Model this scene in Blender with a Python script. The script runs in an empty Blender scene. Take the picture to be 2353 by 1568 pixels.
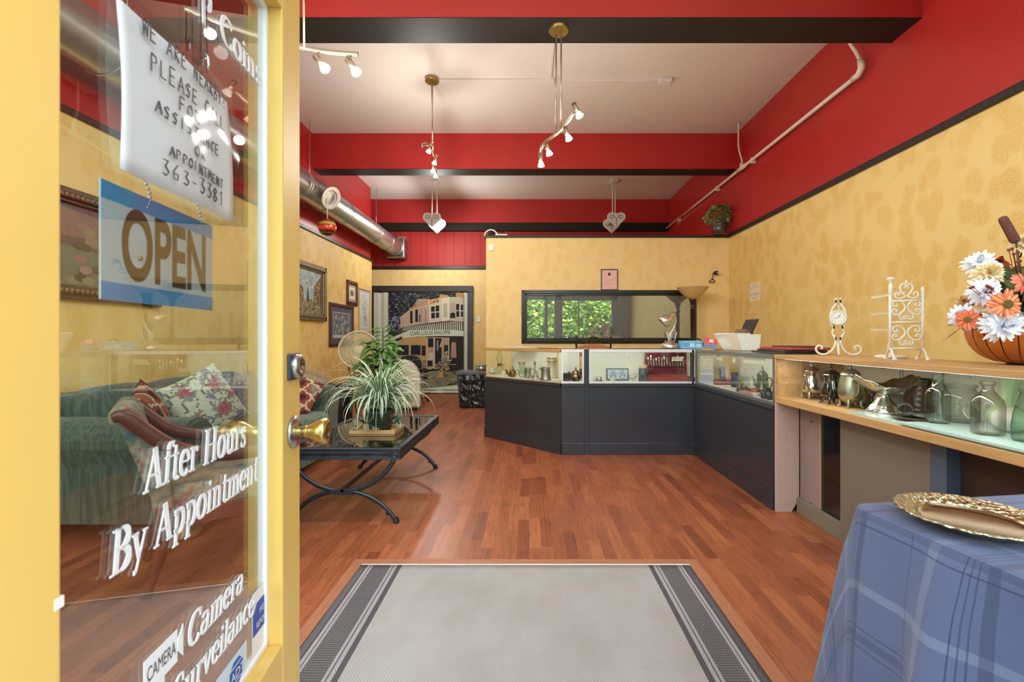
import bpy, math, random
from mathutils import Vector, Matrix, noise

R = random.Random(11)
PI = math.pi
SC = bpy.context.scene
COL = SC.collection
EYE = 1.15                      # camera height in metres

# ------------------------------------------------------------------ camera
cam_d = bpy.data.cameras.new('camera')
cam = bpy.data.objects.new('camera', cam_d)
COL.objects.link(cam)
cam.location = (0, 0, EYE)
cam.rotation_euler = (PI / 2, 0, 0)
cam_d.sensor_width = 36.0
cam_d.lens = 36.0 * 1046.0 / 2353.0
cam_d.shift_x = -(1216 - 1176.5) / 2353.0
cam_d.shift_y = -(784 - 777) / 2353.0
cam_d.clip_start = 0.02
cam_d.dof.use_dof = True
cam_d.dof.focus_distance = 3.6
cam_d.dof.aperture_fstop = 7.1
SC.camera = cam

# ------------------------------------------------------------------ view
SC.view_settings.view_transform = 'Standard'
SC.view_settings.look = 'None'
SC.view_settings.gamma = 1.0
SC.view_settings.use_curve_mapping = False
SC.view_settings.exposure = 0.0
SC.cycles.use_denoising = True
SC.cycles.max_bounces = 12
SC.cycles.diffuse_bounces = 6
SC.cycles.glossy_bounces = 6
SC.cycles.transmission_bounces = 8
SC.cycles.transparent_max_bounces = 24
SC.cycles.sample_clamp_indirect = 8.0
SC.cycles.caustics_reflective = False
SC.cycles.caustics_refractive = False

# ------------------------------------------------------------------ sky, sun and daylight through the windows
SKY = 6.6
world = bpy.data.worlds.new('sky')
SC.world = world
world.use_nodes = True
wn = world.node_tree
bg = wn.nodes['Background']
tc = wn.nodes.new('ShaderNodeTexCoord')
sp = wn.nodes.new('ShaderNodeSeparateXYZ')
rp = wn.nodes.new('ShaderNodeValToRGB')
rp.color_ramp.elements[0].position = 0.0
rp.color_ramp.elements[0].color = (0.90, 0.95, 1.0, 1)
rp.color_ramp.elements[1].position = 0.7
rp.color_ramp.elements[1].color = (0.74, 0.87, 1.0, 1)
wn.links.new(tc.outputs['Generated'], sp.inputs[0])
wn.links.new(sp.outputs['Z'], rp.inputs[0])
wn.links.new(rp.outputs[0], bg.inputs['Color'])
bg.inputs['Strength'].default_value = SKY

sun_d = bpy.data.lights.new('sun', 'SUN')
sun_d.energy = 11.0
sun_d.angle = math.radians(1.0)
sun_d.color = (1.0, 0.95, 0.86)
sun = bpy.data.objects.new('sun', sun_d)
COL.objects.link(sun)
sun.location = (3, 8, 12)
sun.rotation_euler = (math.radians(-42), math.radians(12), 0)   # from behind the shop, on the trees across the street


def portal(name, x0, x1, z0, z1, y):
    d = bpy.data.lights.new(name, 'AREA')
    d.shape = 'RECTANGLE'
    d.size = x1 - x0
    d.size_y = z1 - z0
    d.cycles.is_portal = True
    o = bpy.data.objects.new(name, d)
    COL.objects.link(o)
    o.location = ((x0 + x1) / 2, y, (z0 + z1) / 2)
    o.rotation_euler = (PI / 2, 0, 0)          # an area lamp shines along its -Z: into the room (+Y)
    return o


portal('sky_opening_left', -3.0, -0.62, 0.45, 2.28, 0.12)
portal('sky_opening_right', 0.5, 2.5, 0.45, 2.28, 0.12)
portal('sky_opening_door', -0.44, 0.45, 0.0, 2.28, 0.12)
portal('sky_opening_added_transom', -3.0, 2.9, 2.5, 4.05, 0.12)  # unseen transom, added for more daylight


# ------------------------------------------------------------------ pixel helper: a point of the place from where the photo shows it and its depth
def at(x, y, Y):
    return Vector(((x - 1216) * Y / 1046.0, Y, EYE - (y - 777) * Y / 1046.0))


# ------------------------------------------------------------------ materials
def srgb(r, g, b):
    f = lambda c: (c / 255.0) / 12.92 if c <= 10 else (((c / 255.0) + 0.055) / 1.055) ** 2.4
    return (f(r), f(g), f(b), 1.0)


MATS = {}


class NT:
    """small helper around a node tree"""

    def __init__(s, name):
        s.m = bpy.data.materials.new(name)
        s.m.use_nodes = True
        s.t = s.m.node_tree
        s.n = s.t.nodes
        s.b = s.n['Principled BSDF']
        s.out = s.n['Material Output']

    def new(s, kind, **kw):
        nd = s.n.new('ShaderNode' + kind)
        for k, v in kw.items():
            setattr(nd, k, v)
        return nd

    def link(s, a, b):
        s.t.links.new(a, b)

    def val(s, sock, v):
        if hasattr(v, 'is_linked') or isinstance(v, bpy.types.NodeSocket):
            s.link(v, sock)
        else:
            sock.default_value = v

    def math(s, op, a, b=None, c=None):
        nd = s.new('Math', operation=op)
        for i, v in enumerate((a, b, c)):
            if v is not None:
                s.val(nd.inputs[i], v)
        return nd.outputs[0]

    def mix(s, f, a, b, mode='MIX'):
        nd = s.new('Mix', data_type='RGBA', blend_type=mode)
        s.val(nd.inputs[0], f)
        s.val(nd.inputs[6], a)
        s.val(nd.inputs[7], b)
        return nd.outputs[2]

    def coord(s, kind='Object', scale=None):
        o = s.new('TexCoord').outputs[kind]
        if scale:
            mp = s.new('Mapping')
            mp.inputs['Scale'].default_value = scale
            s.link(o, mp.inputs[0])
            o = mp.outputs[0]
        return o

    def xyz(s, kind='Object'):
        sp = s.new('SeparateXYZ')
        s.link(s.coord(kind), sp.inputs[0])
        return sp.outputs

    def noise(s, vec, scale, detail=3, rough=0.5):
        nd = s.new('TexNoise')
        s.link(vec, nd.inputs['Vector'])
        nd.inputs['Scale'].default_value = scale
        nd.inputs['Detail'].default_value = detail
        nd.inputs['Roughness'].default_value = rough
        return nd.outputs['Fac']

    def ramp(s, f, stops, interp='LINEAR'):
        nd = s.new('ValToRGB')
        cr = nd.color_ramp
        cr.interpolation = interp
        while len(cr.elements) > 1:
            cr.elements.remove(cr.elements[-1])
        for i, (p, c) in enumerate(stops):
            e = cr.elements[0] if i == 0 else cr.elements.new(p)
            e.position = p
            e.color = c if len(c) == 4 else (*c, 1)
        s.link(f, nd.inputs[0])
        return nd.outputs[0]

    def bump(s, h, strength=0.2, dist=0.01):
        nd = s.new('Bump')
        nd.inputs['Strength'].default_value = strength
        nd.inputs['Distance'].default_value = dist
        s.link(h, nd.inputs['Height'])
        s.link(nd.outputs[0], s.b.inputs['Normal'])

    def set(s, color=None, rough=None, metal=None, spec=None):
        if color is not None:
            s.val(s.b.inputs['Base Color'], color)
        if rough is not None:
            s.val(s.b.inputs['Roughness'], rough)
        if metal is not None:
            s.b.inputs['Metallic'].default_value = metal
        if spec is not None:
            s.b.inputs['Specular IOR Level'].default_value = spec
        return s.m


def mat(name, rgb, rough=0.5, metal=0.0, spec=0.5, var=0.0, scale=20.0, bump=0.0, stretch=None):
    """one paint / metal / cloth: a base colour with a little mottling and grain"""
    if name in MATS:
        return MATS[name]
    n = NT(name)
    c = srgb(*rgb)
    if var or bump:
        v = n.coord('Object', stretch)
        f = n.noise(v, scale)
        if var:
            dark = tuple(x * (1 - var) for x in c[:3]) + (1,)
            lite = tuple(min(1, x * (1 + var)) for x in c[:3]) + (1,)
            col = n.ramp(f, [(0.3, dark), (0.7, lite)])
        else:
            col = c
        if bump:
            n.bump(f, bump, 0.004)
    else:
        col = c
    MATS[name] = n.set(col, rough, metal, spec)
    return MATS[name]


def emit(name, rgb, strength):
    n = NT(name)
    n.set(srgb(*rgb), 0.5)
    n.b.inputs['Emission Color'].default_value = srgb(*rgb)
    n.b.inputs['Emission Strength'].default_value = strength
    return n.m


def glass_mat(name, tint=(255, 255, 255), edge=None, rough=0.0, gain=1.0, ior=1.5):
    """thin clear glass: transparent, with the mirror reflection of its surface; the edge tint grows at grazing angles"""
    n = NT(name)
    n.n.remove(n.b)
    tr = n.new('BsdfTransparent')
    gl = n.new('BsdfGlossy')
    gl.inputs['Roughness'].default_value = rough
    fr = n.new('Fresnel')
    ge = n.new('NewGeometry')
    n.link(n.math('MULTIPLY_ADD', ge.outputs['Backfacing'], 1.0 / ior - ior, ior), fr.inputs['IOR'])
    if edge:
        lw = n.new('LayerWeight')
        lw.inputs['Blend'].default_value = 0.35
        col = n.mix(lw.outputs['Facing'], srgb(*tint), srgb(*edge))
        n.link(col, tr.inputs['Color'])
    else:
        tr.inputs['Color'].default_value = srgb(*tint)
    mx = n.new('MixShader')
    f = n.math('MULTIPLY', fr.outputs[0], gain)
    f = n.math('MINIMUM', f, 1.0)
    n.link(f, mx.inputs[0])
    n.link(tr.outputs[0], mx.inputs[1])
    n.link(gl.outputs[0], mx.inputs[2])
    n.link(mx.outputs[0], n.out.inputs['Surface'])
    return n.m


def art_mat(name, rough=0.6, spec=0.3, metal=0.0):
    """a printed or dyed surface: the colour of each patch is stored with its face"""
    n = NT(name)
    a = n.new('Attribute')
    a.attribute_name = 'Col'
    return n.set(a.outputs['Color'], rough, metal, spec)


M_ART = art_mat('printed_colours')
M_ART_MATT = art_mat('dyed_colours', 0.9, 0.1)
M_LEAFC = art_mat('leaf_colours', 0.45, 0.4)


# ------------------------------------------------------------------ mesh builder
class MB:
    def __init__(s):
        s.v = []
        s.f = []
        s.mi = []
        s.sm = []
        s.col = []
        s.uv = {}
        s.cur = 0
        s.c = (1, 1, 1, 1)
        s.smooth = False
        s.M = None

    def vert(s, p, uv=None):
        p = Vector(p)
        if s.M is not None:
            p = s.M @ p
        s.v.append(p)
        if uv is not None:
            s.uv[len(s.v) - 1] = uv
        return len(s.v) - 1

    def face(s, idx):
        s.f.append(tuple(idx))
        s.mi.append(s.cur)
        s.sm.append(s.smooth)
        s.col.append(s.c)

    def poly(s, pts):
        s.face([s.vert(p) for p in pts])
        return s

    def box(s, x0, x1, y0, y1, z0, z1):
        i = [s.vert(p) for p in ((x0, y0, z0), (x1, y0, z0), (x1, y1, z0), (x0, y1, z0),
                                 (x0, y0, z1), (x1, y0, z1), (x1, y1, z1), (x0, y1, z1))]
        for q in ((3, 2, 1, 0), (4, 5, 6, 7), (0, 1, 5, 4), (1, 2, 6, 5), (2, 3, 7, 6), (3, 0, 4, 7)):
            s.face([i[k] for k in q])
        return s

    def cbox(s, c, d):
        return s.box(c[0] - d[0] / 2, c[0] + d[0] / 2, c[1] - d[1] / 2, c[1] + d[1] / 2, c[2] - d[2] / 2, c[2] + d[2] / 2)

    def prism(s, pts, axis, a, b):
        """a 2-D outline pushed along an axis. axis 'x': pts are (y,z); 'y': (x,z); 'z': (x,y)"""
        def P(p, t):
            return {'x': (t, p[0], p[1]), 'y': (p[0], t, p[1]), 'z': (p[0], p[1], t)}[axis]
        lo = [s.vert(P(p, a)) for p in pts]
        hi = [s.vert(P(p, b)) for p in pts]
        s.face(lo[::-1])
        s.face(hi)
        n = len(pts)
        for k in range(n):
            s.face((lo[k], lo[(k + 1) % n], hi[(k + 1) % n], hi[k]))
        return s

    def lathe(s, prof, c=(0, 0, 0), n=20, sx=1.0, sy=1.0, axis=None, wob=None):
        """prof: list of (r, z) from bottom to top"""
        old = s.smooth
        s.smooth = True
        Q = Matrix.Translation(Vector(c))
        if axis is not None:
            Q = Q @ Vector((0, 0, 1)).rotation_difference(Vector(axis)).to_matrix().to_4x4()
        rows = []
        for r, z in prof:
            if r < 1e-6:
                rows.append([s.vert(Q @ Vector((0, 0, z)))])
            else:
                row = []
                for k in range(n):
                    a = 2 * PI * k / n
                    w = 1.0 if wob is None else wob(a, z)
                    row.append(s.vert(Q @ Vector((r * w * sx * math.cos(a), r * w * sy * math.sin(a), z))))
                rows.append(row)
        for p, q in zip(rows, rows[1:]):
            for k in range(n):
                j = (k + 1) % n
                if len(p) == 1 and len(q) == 1:
                    continue
                if len(p) == 1:
                    s.face((p[0], q[j], q[k]))
                elif len(q) == 1:
                    s.face((p[k], p[j], q[0]))
                else:
                    s.face((p[k], p[j], q[j], q[k]))
        s.smooth = old
        return s

    def tube(s, path, r, n=8, closed=False, flat=None, cap=True):
        """a round bar along a path; r is one radius or one per point; flat=(a,b) squashes it"""
        old = s.smooth
        s.smooth = True
        P = [Vector(p) for p in path]
        m = len(P)
        rr = r if isinstance(r, (list, tuple)) else [r] * m
        T = []
        for i in range(m):
            if closed:
                d = P[(i + 1) % m] - P[i - 1]
            else:
                d = P[min(i + 1, m - 1)] - P[max(i - 1, 0)]
            T.append(d.normalized() if d.length > 1e-9 else Vector((0, 0, 1)))
        up = Vector((0, 0, 1)) if abs(T[0].z) < 0.9 else Vector((1, 0, 0))
        N = (up - T[0] * up.dot(T[0])).normalized()
        rows = []
        for i in range(m):
            N = (N - T[i] * N.dot(T[i]))
            N = N.normalized() if N.length > 1e-9 else T[i].orthogonal().normalized()
            B = T[i].cross(N)
            fa, fb = flat if flat else (1, 1)
            rows.append([s.vert(P[i] + N * (math.cos(2 * PI * k / n) * rr[i] * fa) + B * (math.sin(2 * PI * k / n) * rr[i] * fb)) for k in range(n)])
        seq = list(zip(rows, rows[1:])) + ([(rows[-1], rows[0])] if closed else [])
        for p, q in seq:
            for k in range(n):
                j = (k + 1) % n
                s.face((p[k], p[j], q[j], q[k]))
        if not closed and cap:
            s.face(rows[0][::-1])
            s.face(rows[-1])
        s.smooth = old
        return s

    def bar(s, a, b, w, h=None):
        """a square bar between two points"""
        h = h or w
        a, b = Vector(a), Vector(b)
        t = (b - a).normalized()
        up = Vector((0, 0, 1)) if abs(t.z) < 0.95 else Vector((0, 1, 0))
        sx = t.cross(up).normalized()
        uz = sx.cross(t)
        i = []
        for p in (a, b):
            for u, v in ((-1, -1), (1, -1), (1, 1), (-1, 1)):
                i.append(s.vert(p + sx * u * w / 2 + uz * v * h / 2))
        for q in ((3, 2, 1, 0), (4, 5, 6, 7), (0, 1, 5, 4), (1, 2, 6, 5), (2, 3, 7, 6), (3, 0, 4, 7)):
            s.face([i[k] for k in q])
        return s

    def blob(s, c, rx, ry, rz, n=16, m=10, e=1.0, wob=None):
        """an ellipsoid; e < 1 makes it boxier (cushions)"""
        old = s.smooth
        s.smooth = True
        def pw(x):
            return math.copysign(abs(x) ** e, x)
        rows = []
        for i in range(m + 1):
            t = -PI / 2 + PI * i / m
            if i in (0, m):
                rows.append([s.vert((c[0], c[1], c[2] + pw(math.sin(t)) * rz))])
                continue
            row = []
            for k in range(n):
                a = 2 * PI * k / n
                w = 1 if wob is None else wob(a, t)
                row.append(s.vert((c[0] + pw(math.cos(t)) * pw(math.cos(a)) * rx * w, c[1] + pw(math.cos(t)) * pw(math.sin(a)) * ry * w, c[2] + pw(math.sin(t)) * rz * w)))
            rows.append(row)
        for p, q in zip(rows, rows[1:]):
            for k in range(n):
                j = (k + 1) % n
                if len(p) == 1:
                    s.face((p[0], q[j], q[k]))
                elif len(q) == 1:
                    s.face((p[k], p[j], q[0]))
                else:
                    s.face((p[k], p[j], q[j], q[k]))
        s.smooth = old
        return s

    def grid(s, fn, nu, nv, uvfn=None):
        """fn(u,v) with u,v in 0..1 gives a point"""
        old = s.smooth
        s.smooth = True
        I = [[s.vert(fn(i / nu, j / nv), (uvfn(i / nu, j / nv) if uvfn else (i / nu, j / nv))) for j in range(nv + 1)] for i in range(nu + 1)]
        for i in range(nu):
            for j in range(nv):
                s.face((I[i][j], I[i + 1][j], I[i + 1][j + 1], I[i][j + 1]))
        s.smooth = old
        return s

    def ribbon(s, path, widths, side, cols=None, fold=0.0):
        """a leaf blade along a path; cols gives the colour of each of its strips across"""
        old, oc = s.smooth, s.c
        s.smooth = True
        P = [Vector(p) for p in path]
        k = len(cols) if cols else 2
        rows = []
        for i, p in enumerate(P):
            t = (P[min(i + 1, len(P) - 1)] - P[max(i - 1, 0)])
            t = t.normalized() if t.length > 1e-9 else Vector((0, 0, 1))
            sd = Vector(side)
            sd = sd - t * sd.dot(t)
            sd = sd.normalized() if sd.length > 1e-6 else t.orthogonal().normalized()
            nn = t.cross(sd)
            row = []
            for q in range(k + 1):
                u = -1 + 2 * q / k
                row.append(s.vert(p + sd * (u * widths[i]) + nn * (abs(u) * widths[i] * fold)))
            rows.append(row)
        for a, b in zip(rows, rows[1:]):
            for q in range(k):
                if cols:
                    s.c = cols[q]
                s.face((a[q], a[q + 1], b[q + 1], b[q]))
        s.smooth, s.c = old, oc
        return s

    def mesh(s, name, mats):
        me = bpy.data.meshes.new(name)
        me.from_pydata([tuple(p) for p in s.v], [], s.f)
        for m in mats:
            me.materials.append(m)
        if len(mats) > 1:
            me.polygons.foreach_set('material_index', s.mi)
        me.polygons.foreach_set('use_smooth', s.sm)
        if any(c != (1, 1, 1, 1) for c in s.col):
            ca = me.color_attributes.new('Col', 'FLOAT_COLOR', 'CORNER')
            buf = []
            for f, c in zip(s.f, s.col):
                buf.extend(list(c) * len(f))
            ca.data.foreach_set('color', buf)
        if s.uv:
            ul = me.uv_layers.new(name='UVMap')
            buf = []
            for f in s.f:
                for i in f:
                    buf.extend(s.uv.get(i, (0, 0)))
            ul.data.foreach_set('uv', buf)
        me.update()
        return me

    def build(s, name, mats, parent=None, bevel=0.0, seg=2, sub=0, solid=0.0):
        if not isinstance(mats, (list, tuple)):
            mats = [mats]
        o = bpy.data.objects.new(name, s.mesh(name, mats))
        COL.objects.link(o)
        if parent is not None:
            o.parent = parent
        if solid:
            md = o.modifiers.new('thickness', 'SOLIDIFY')
            md.thickness = solid
            md.offset = 0
        if bevel:
            md = o.modifiers.new('edges', 'BEVEL')
            md.width = bevel
            md.segments = seg
            md.limit_method = 'ANGLE'
            md.angle_limit = math.radians(40)
        if sub:
            md = o.modifiers.new('soft', 'SUBSURF')
            md.levels = sub
            md.render_levels = sub
        return o


def tag(o, label, cat, group=None):
    o['label'] = label
    o['category'] = cat
    if group:
        o['group'] = group
    return o


def thing(name, label, cat, loc=(0, 0, 0), rz=0.0, group=None):
    o = bpy.data.objects.new(name, None)
    o.empty_display_size = 0.05
    COL.objects.link(o)
    o.location = loc
    o.rotation_euler = (0, 0, rz)
    return tag(o, label, cat, group)


def struct(name, mb, mats, **kw):
    o = mb.build(name, mats, **kw)
    if o.parent is None:
        o['kind'] = 'structure'
    return o


def copy_thing(root, loc, rz=None, label=None, group=None):
    """a copy of a thing with copies of its parts and their sub-parts"""
    r = root.copy()
    COL.objects.link(r)
    r.location = loc
    if rz is not None:
        r.rotation_euler = (0, 0, rz)
    if label:
        r['label'] = label
    if group:
        r['group'] = group
    for ch in list(root.children):
        c = ch.copy()
        COL.objects.link(c)
        c.parent = r
        for g in ch.children:
            d = g.copy()
            COL.objects.link(d)
            d.parent = c
    return r


def text(name, body, size, material, parent, M, align='CENTER', shear=0.0, extrude=0.0, spacing=1.0, xscale=1.0, bold=0.0):
    """lettering as a mesh; M places the text plane (x right, y up)"""
    cu = bpy.data.curves.new(name, 'FONT')
    cu.body = body
    cu.size = size
    cu.align_x = align
    cu.align_y = 'CENTER'
    cu.shear = shear
    cu.extrude = extrude
    cu.offset = bold
    cu.space_character = spacing
    tmp = bpy.data.objects.new('tmp', cu)
    COL.objects.link(tmp)
    me = bpy.data.meshes.new_from_object(tmp.evaluated_get(bpy.context.evaluated_depsgraph_get()))
    bpy.data.objects.remove(tmp)
    bpy.data.curves.remove(cu)
    me.materials.clear()
    me.materials.append(material)
    me.transform(M @ Matrix.Diagonal((xscale, 1, 1, 1)))
    o = bpy.data.objects.new(name, me)
    COL.objects.link(o)
    o.parent = parent
    return o


def frameM(o, x, y):
    """matrix with origin o and axes x (right) and y (up)"""
    x = Vector(x).normalized()
    y = Vector(y).normalized()
    z = x.cross(y)
    m = Matrix((x, y, z)).transposed().to_4x4()
    m.translation = Vector(o)
    return m


def arc(c, r, a0, a1, n, plane='xz', sx=1.0, sz=1.0):
    out = []
    for i in range(n + 1):
        a = math.radians(a0 + (a1 - a0) * i / n)
        u, v = math.cos(a) * r * sx, math.sin(a) * r * sz
        out.append({'xz': (c[0] + u, c[1], c[2] + v), 'xy': (c[0] + u, c[1] + v, c[2]), 'yz': (c[0], c[1] + u, c[2] + v)}[plane])
    return out


def spline(pts, n=6):
    """smooth path through points"""
    P = [Vector(p) for p in pts]
    out = []
    for i in range(len(P) - 1):
        p0, p1, p2, p3 = P[max(i - 1, 0)], P[i], P[i + 1], P[min(i + 2, len(P) - 1)]
        for k in range(n):
            t = k / n
            out.append(0.5 * ((2 * p1) + (p2 - p0) * t + (2 * p0 - 5 * p1 + 4 * p2 - p3) * t * t + (3 * p1 - p0 - 3 * p2 + p3) * t ** 3))
    out.append(P[-1])
    return out


class Art:
    """flat printed picture: coloured patches in one mesh, on the plane x right / z up, facing -y, each layer a hair above the last"""

    def __init__(s, y=0.0, step=0.0004):
        s.m = MB()
        s.y = y
        s.step = step

    def layer(s):
        s.y -= s.step
        return s

    def p(s, rgb, pts):
        s.y -= 1e-5
        s.m.c = srgb(*rgb)
        s.m.poly([(a, s.y, b) for a, b in pts])
        return s

    def r(s, rgb, x0, z0, x1, z1):
        return s.p(rgb, [(x0, z0), (x1, z0), (x1, z1), (x0, z1)])

    def e(s, rgb, cx, cz, rx, rz, n=14):
        return s.p(rgb, [(cx + rx * math.cos(2 * PI * k / n), cz + rz * math.sin(2 * PI * k / n)) for k in range(n)])

    def line(s, rgb, pts, w, w1=None):
        s.m.c = srgb(*rgb)
        for a, b in zip(pts, pts[1:]):
            s.y -= 1e-5
            dx, dz = b[0] - a[0], b[1] - a[1]
            L = math.hypot(dx, dz) or 1
            nx, nz = -dz / L * w / 2, dx / L * w / 2
            s.m.poly([(a[0] - nx, s.y, a[1] - nz), (b[0] - nx, s.y, b[1] - nz), (b[0] + nx, s.y, b[1] + nz), (a[0] + nx, s.y, a[1] + nz)])
        return s


def pick(*cs):
    return R.choice(cs)


def jit(c, a=12):
    k = R.randint(-a, a)
    return tuple(max(0, min(255, x + k)) for x in c)

# ================================================================== MATERIALS OF THE SHELL
def wall_paint(name, base, blot, cover=0.52):
    n = NT(name)
    v = n.coord('Object', (1.0, 1.0, 0.72))
    dist = n.new('TexNoise')
    n.link(v, dist.inputs['Vector'])
    dist.inputs['Scale'].default_value = 14
    va = n.new('VectorMath', operation='SCALE')
    n.link(dist.outputs['Color'], va.inputs[0])
    va.inputs['Scale'].default_value = 0.07
    vb = n.new('VectorMath', operation='ADD')
    n.link(v, vb.inputs[0])
    n.link(va.outputs[0], vb.inputs[1])
    vo = n.new('TexVoronoi')
    vo.inputs['Scale'].default_value = 7.2
    vo.inputs['Randomness'].default_value = 0.9
    n.link(vb.outputs[0], vo.inputs['Vector'])
    blob = n.ramp(vo.outputs['Distance'], [(cover * 0.62, (1, 1, 1)), (cover * 0.95, (0, 0, 0))])
    fine = n.ramp(n.noise(v, 120, 2), [(0.38, (0.15, 0.15, 0.15)), (0.60, (1, 1, 1))])
    big = n.ramp(n.noise(v, 1.3, 2), [(0.30, (0.5, 0.5, 0.5)), (0.6, (1, 1, 1))])
    f = n.mix(1.0, blob, fine, 'MULTIPLY')
    f = n.mix(1.0, f, big, 'MULTIPLY')
    col = n.mix(f, srgb(*base), srgb(*blot))
    soft = n.noise(v, 5, 3)
    col = n.mix(n.math('MULTIPLY', soft, 0.35), col, srgb(*blot))
    return n.set(col, 0.55, 0, 0.35)


M_YEL = wall_paint('sponged_yellow_paint', (240, 210, 140), (224, 182, 94), 0.60)
M_YELB = wall_paint('sponged_yellow_paint_pale', (243, 212, 150), (236, 198, 124), 0.56)
M_RED = mat('red_gloss_paint', (176, 41, 38), 0.36, 0, 0.5, 0.05, 3)
M_TRIMDK = mat('dark_brown_trim_paint', (44, 36, 32), 0.42, 0, 0.4)
M_BLACKB = mat('black_beam_paint', (30, 27, 25), 0.5, 0, 0.3, 0.15, 2)
M_CEIL = mat('ceiling_white', (222, 214, 206), 0.8, 0, 0.2, 0.02, 2)
M_WHITE = mat('white_paint', (236, 234, 228), 0.45)
M_DOORY = mat('yellow_door_paint', (230, 192, 104), 0.42, 0, 0.4, 0.03, 6)
M_DARKVOID = mat('dark_room_beyond', (20, 18, 17), 0.9)


def red_planks():
    n = NT('red_painted_planks')
    x = n.xyz()[0]
    row = n.math('FLOOR', n.math('MULTIPLY', x, 5.3))
    wn_ = n.new('TexWhiteNoise', noise_dimensions='1D')
    n.link(row, wn_.inputs['W'])
    fr = n.math('FRACT', n.math('MULTIPLY', x, 5.3))
    off = n.math('MULTIPLY_ADD', wn_.outputs['Value'], 0.5, 0.1)
    d = n.math('ABSOLUTE', n.math('SUBTRACT', fr, off))
    g = n.math('LESS_THAN', d, 0.022)
    col = n.mix(g, srgb(172, 46, 40), srgb(96, 18, 16))
    return n.set(col, 0.55, 0, 0.3)


M_PLANK = red_planks()


def floor_mat():
    n = NT('laminate_plank_floor')
    X, Y, Z = n.xyz()
    W, L = 0.066, 0.42
    row = n.math('FLOOR', n.math('DIVIDE', X, W))
    w1 = n.new('TexWhiteNoise', noise_dimensions='1D')
    n.link(row, w1.inputs['W'])
    yy = n.math('ADD', n.math('DIVIDE', Y, L), n.math('MULTIPLY', w1.outputs['Value'], 7.0))
    cell = n.math('FLOOR', yy)
    cb = n.new('CombineXYZ')
    n.link(row, cb.inputs[0])
    n.link(cell, cb.inputs[1])
    w2 = n.new('TexWhiteNoise', noise_dimensions='2D')
    n.link(cb.outputs[0], w2.inputs['Vector'])
    base = n.ramp(w2.outputs['Value'], [(0.0, srgb(128, 68, 44)), (0.14, srgb(146, 80, 50)), (0.6, srgb(160, 90, 56)), (1.0, srgb(174, 102, 64))])
    gv = n.coord('Object', (34.0, 3.2, 1.0))
    ad = n.new('VectorMath', operation='ADD')
    n.link(gv, ad.inputs[0])
    sc = n.new('VectorMath', operation='SCALE')
    n.link(w2.outputs['Color'], sc.inputs[0])
    sc.inputs['Scale'].default_value = 40
    n.link(sc.outputs[0], ad.inputs[1])
    grain = n.noise(ad.outputs[0], 2.2, 5, 0.65)
    k = n.ramp(grain, [(0.28, (0.55, 0.50, 0.47)), (0.5, (0.92, 0.92, 0.92)), (0.72, (1.1, 1.08, 1.05))])
    col = n.mix(1.0, base, k, 'MULTIPLY')
    fx = n.math('FRACT', n.math('DIVIDE', X, W * 3))
    seam = n.math('LESS_THAN', n.math('ABSOLUTE', n.math('SUBTRACT', fx, 0.5)), 0.006)
    col = n.mix(n.math('MULTIPLY', seam, 0.5), col, srgb(60, 32, 24))
    rg = n.math('MULTIPLY_ADD', grain, 0.16, 0.27)
    return n.set(col, rg, 0, 0.45)


M_FLOOR = floor_mat()

# ================================================================== SHELL
XL, XR = -3.12, 3.0
struct('floor', MB().box(-4.3, 3.2, 0.2, 10.05, -0.12, 0.0), M_FLOOR)
struct('ceiling', MB().box(-4.3, 3.2, 0.1, 10.05, 4.12, 4.3), M_CEIL)

TZ = 2.66          # top of the yellow dado
struct('wall_left', MB().box(-3.32, XL, 0.3, 9.02, 0, TZ), M_YEL)
struct('wall_left_upper', MB().box(-3.32, XL - 0.02, 0.3, 9.02, TZ, 4.12), M_RED)
struct('wall_right', MB().box(XR, 3.2, 0.1, 10.05, 0, TZ), M_YEL)
struct('wall_right_upper', MB().box(XR + 0.005, 3.2, 0.1, 10.05, TZ, 4.12), M_RED)
struct('wall_back', MB().box(-4.3, 3.0, 9.9, 10.05, 0, TZ - 0.02), M_YELB)
struct('wall_back_upper', MB().box(-4.3, 3.0, 9.905, 10.05, TZ - 0.02, 4.12), M_PLANK)
struct('wall_alcove', MB().box(-4.4, -4.3, 8.8, 10.05, 0, 4.12), M_YELB)
struct('wall_alcove_front', MB().box(-4.3, -3.32, 8.9, 9.0, 0, 4.12), M_YELB)
# partition with the long mirror
PY = 6.84
struct('wall_partition', MB().box(-0.647, 3.0, PY, PY + 0.16, 0, 2.655), M_YELB)
struct('trim_1', MB().box(-0.675, 3.0, PY - 0.025, PY + 0.185, 2.655, 2.69), M_TRIMDK, bevel=0.006)
struct('trim_2', MB().box(XL - 0.03, XL + 0.03, 0.3, 9.03, TZ, TZ + 0.045), M_TRIMDK, bevel=0.006)
struct('trim_3', MB().box(XR - 0.022, XR + 0.02, 0.3, PY, TZ - 0.01, TZ + 0.05), M_TRIMDK, bevel=0.006)
struct('trim_4', MB().box(-4.3, 3.0, 9.87, 9.92, TZ - 0.02, TZ + 0.05), M_TRIMDK, bevel=0.006)


def beam(name, y0, y1, z0):
    m = MB()
    m.box(XL - 0.02, XR + 0.005, y0, y1, z0 + 0.004, 4.12)
    m.cur = 1
    m.box(XL - 0.02, XR + 0.005, y0 + 0.001, y1 - 0.001, z0 - 0.002, z0 + 0.03)
    return struct(name, m, [M_RED, M_BLACKB])


beam('trim_5', 3.48, 3.78, 3.60)
beam('trim_6', 6.60, 6.86, 3.60)
m = MB()
m.box(-4.3, XR + 0.005, 9.74, 9.905, 3.62, 4.12)
m.cur = 1
m.box(-4.3, XR + 0.005, 9.76, 9.905, 3.46, 3.62)
struct('trim_7', m, [M_RED, M_BLACKB])

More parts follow.
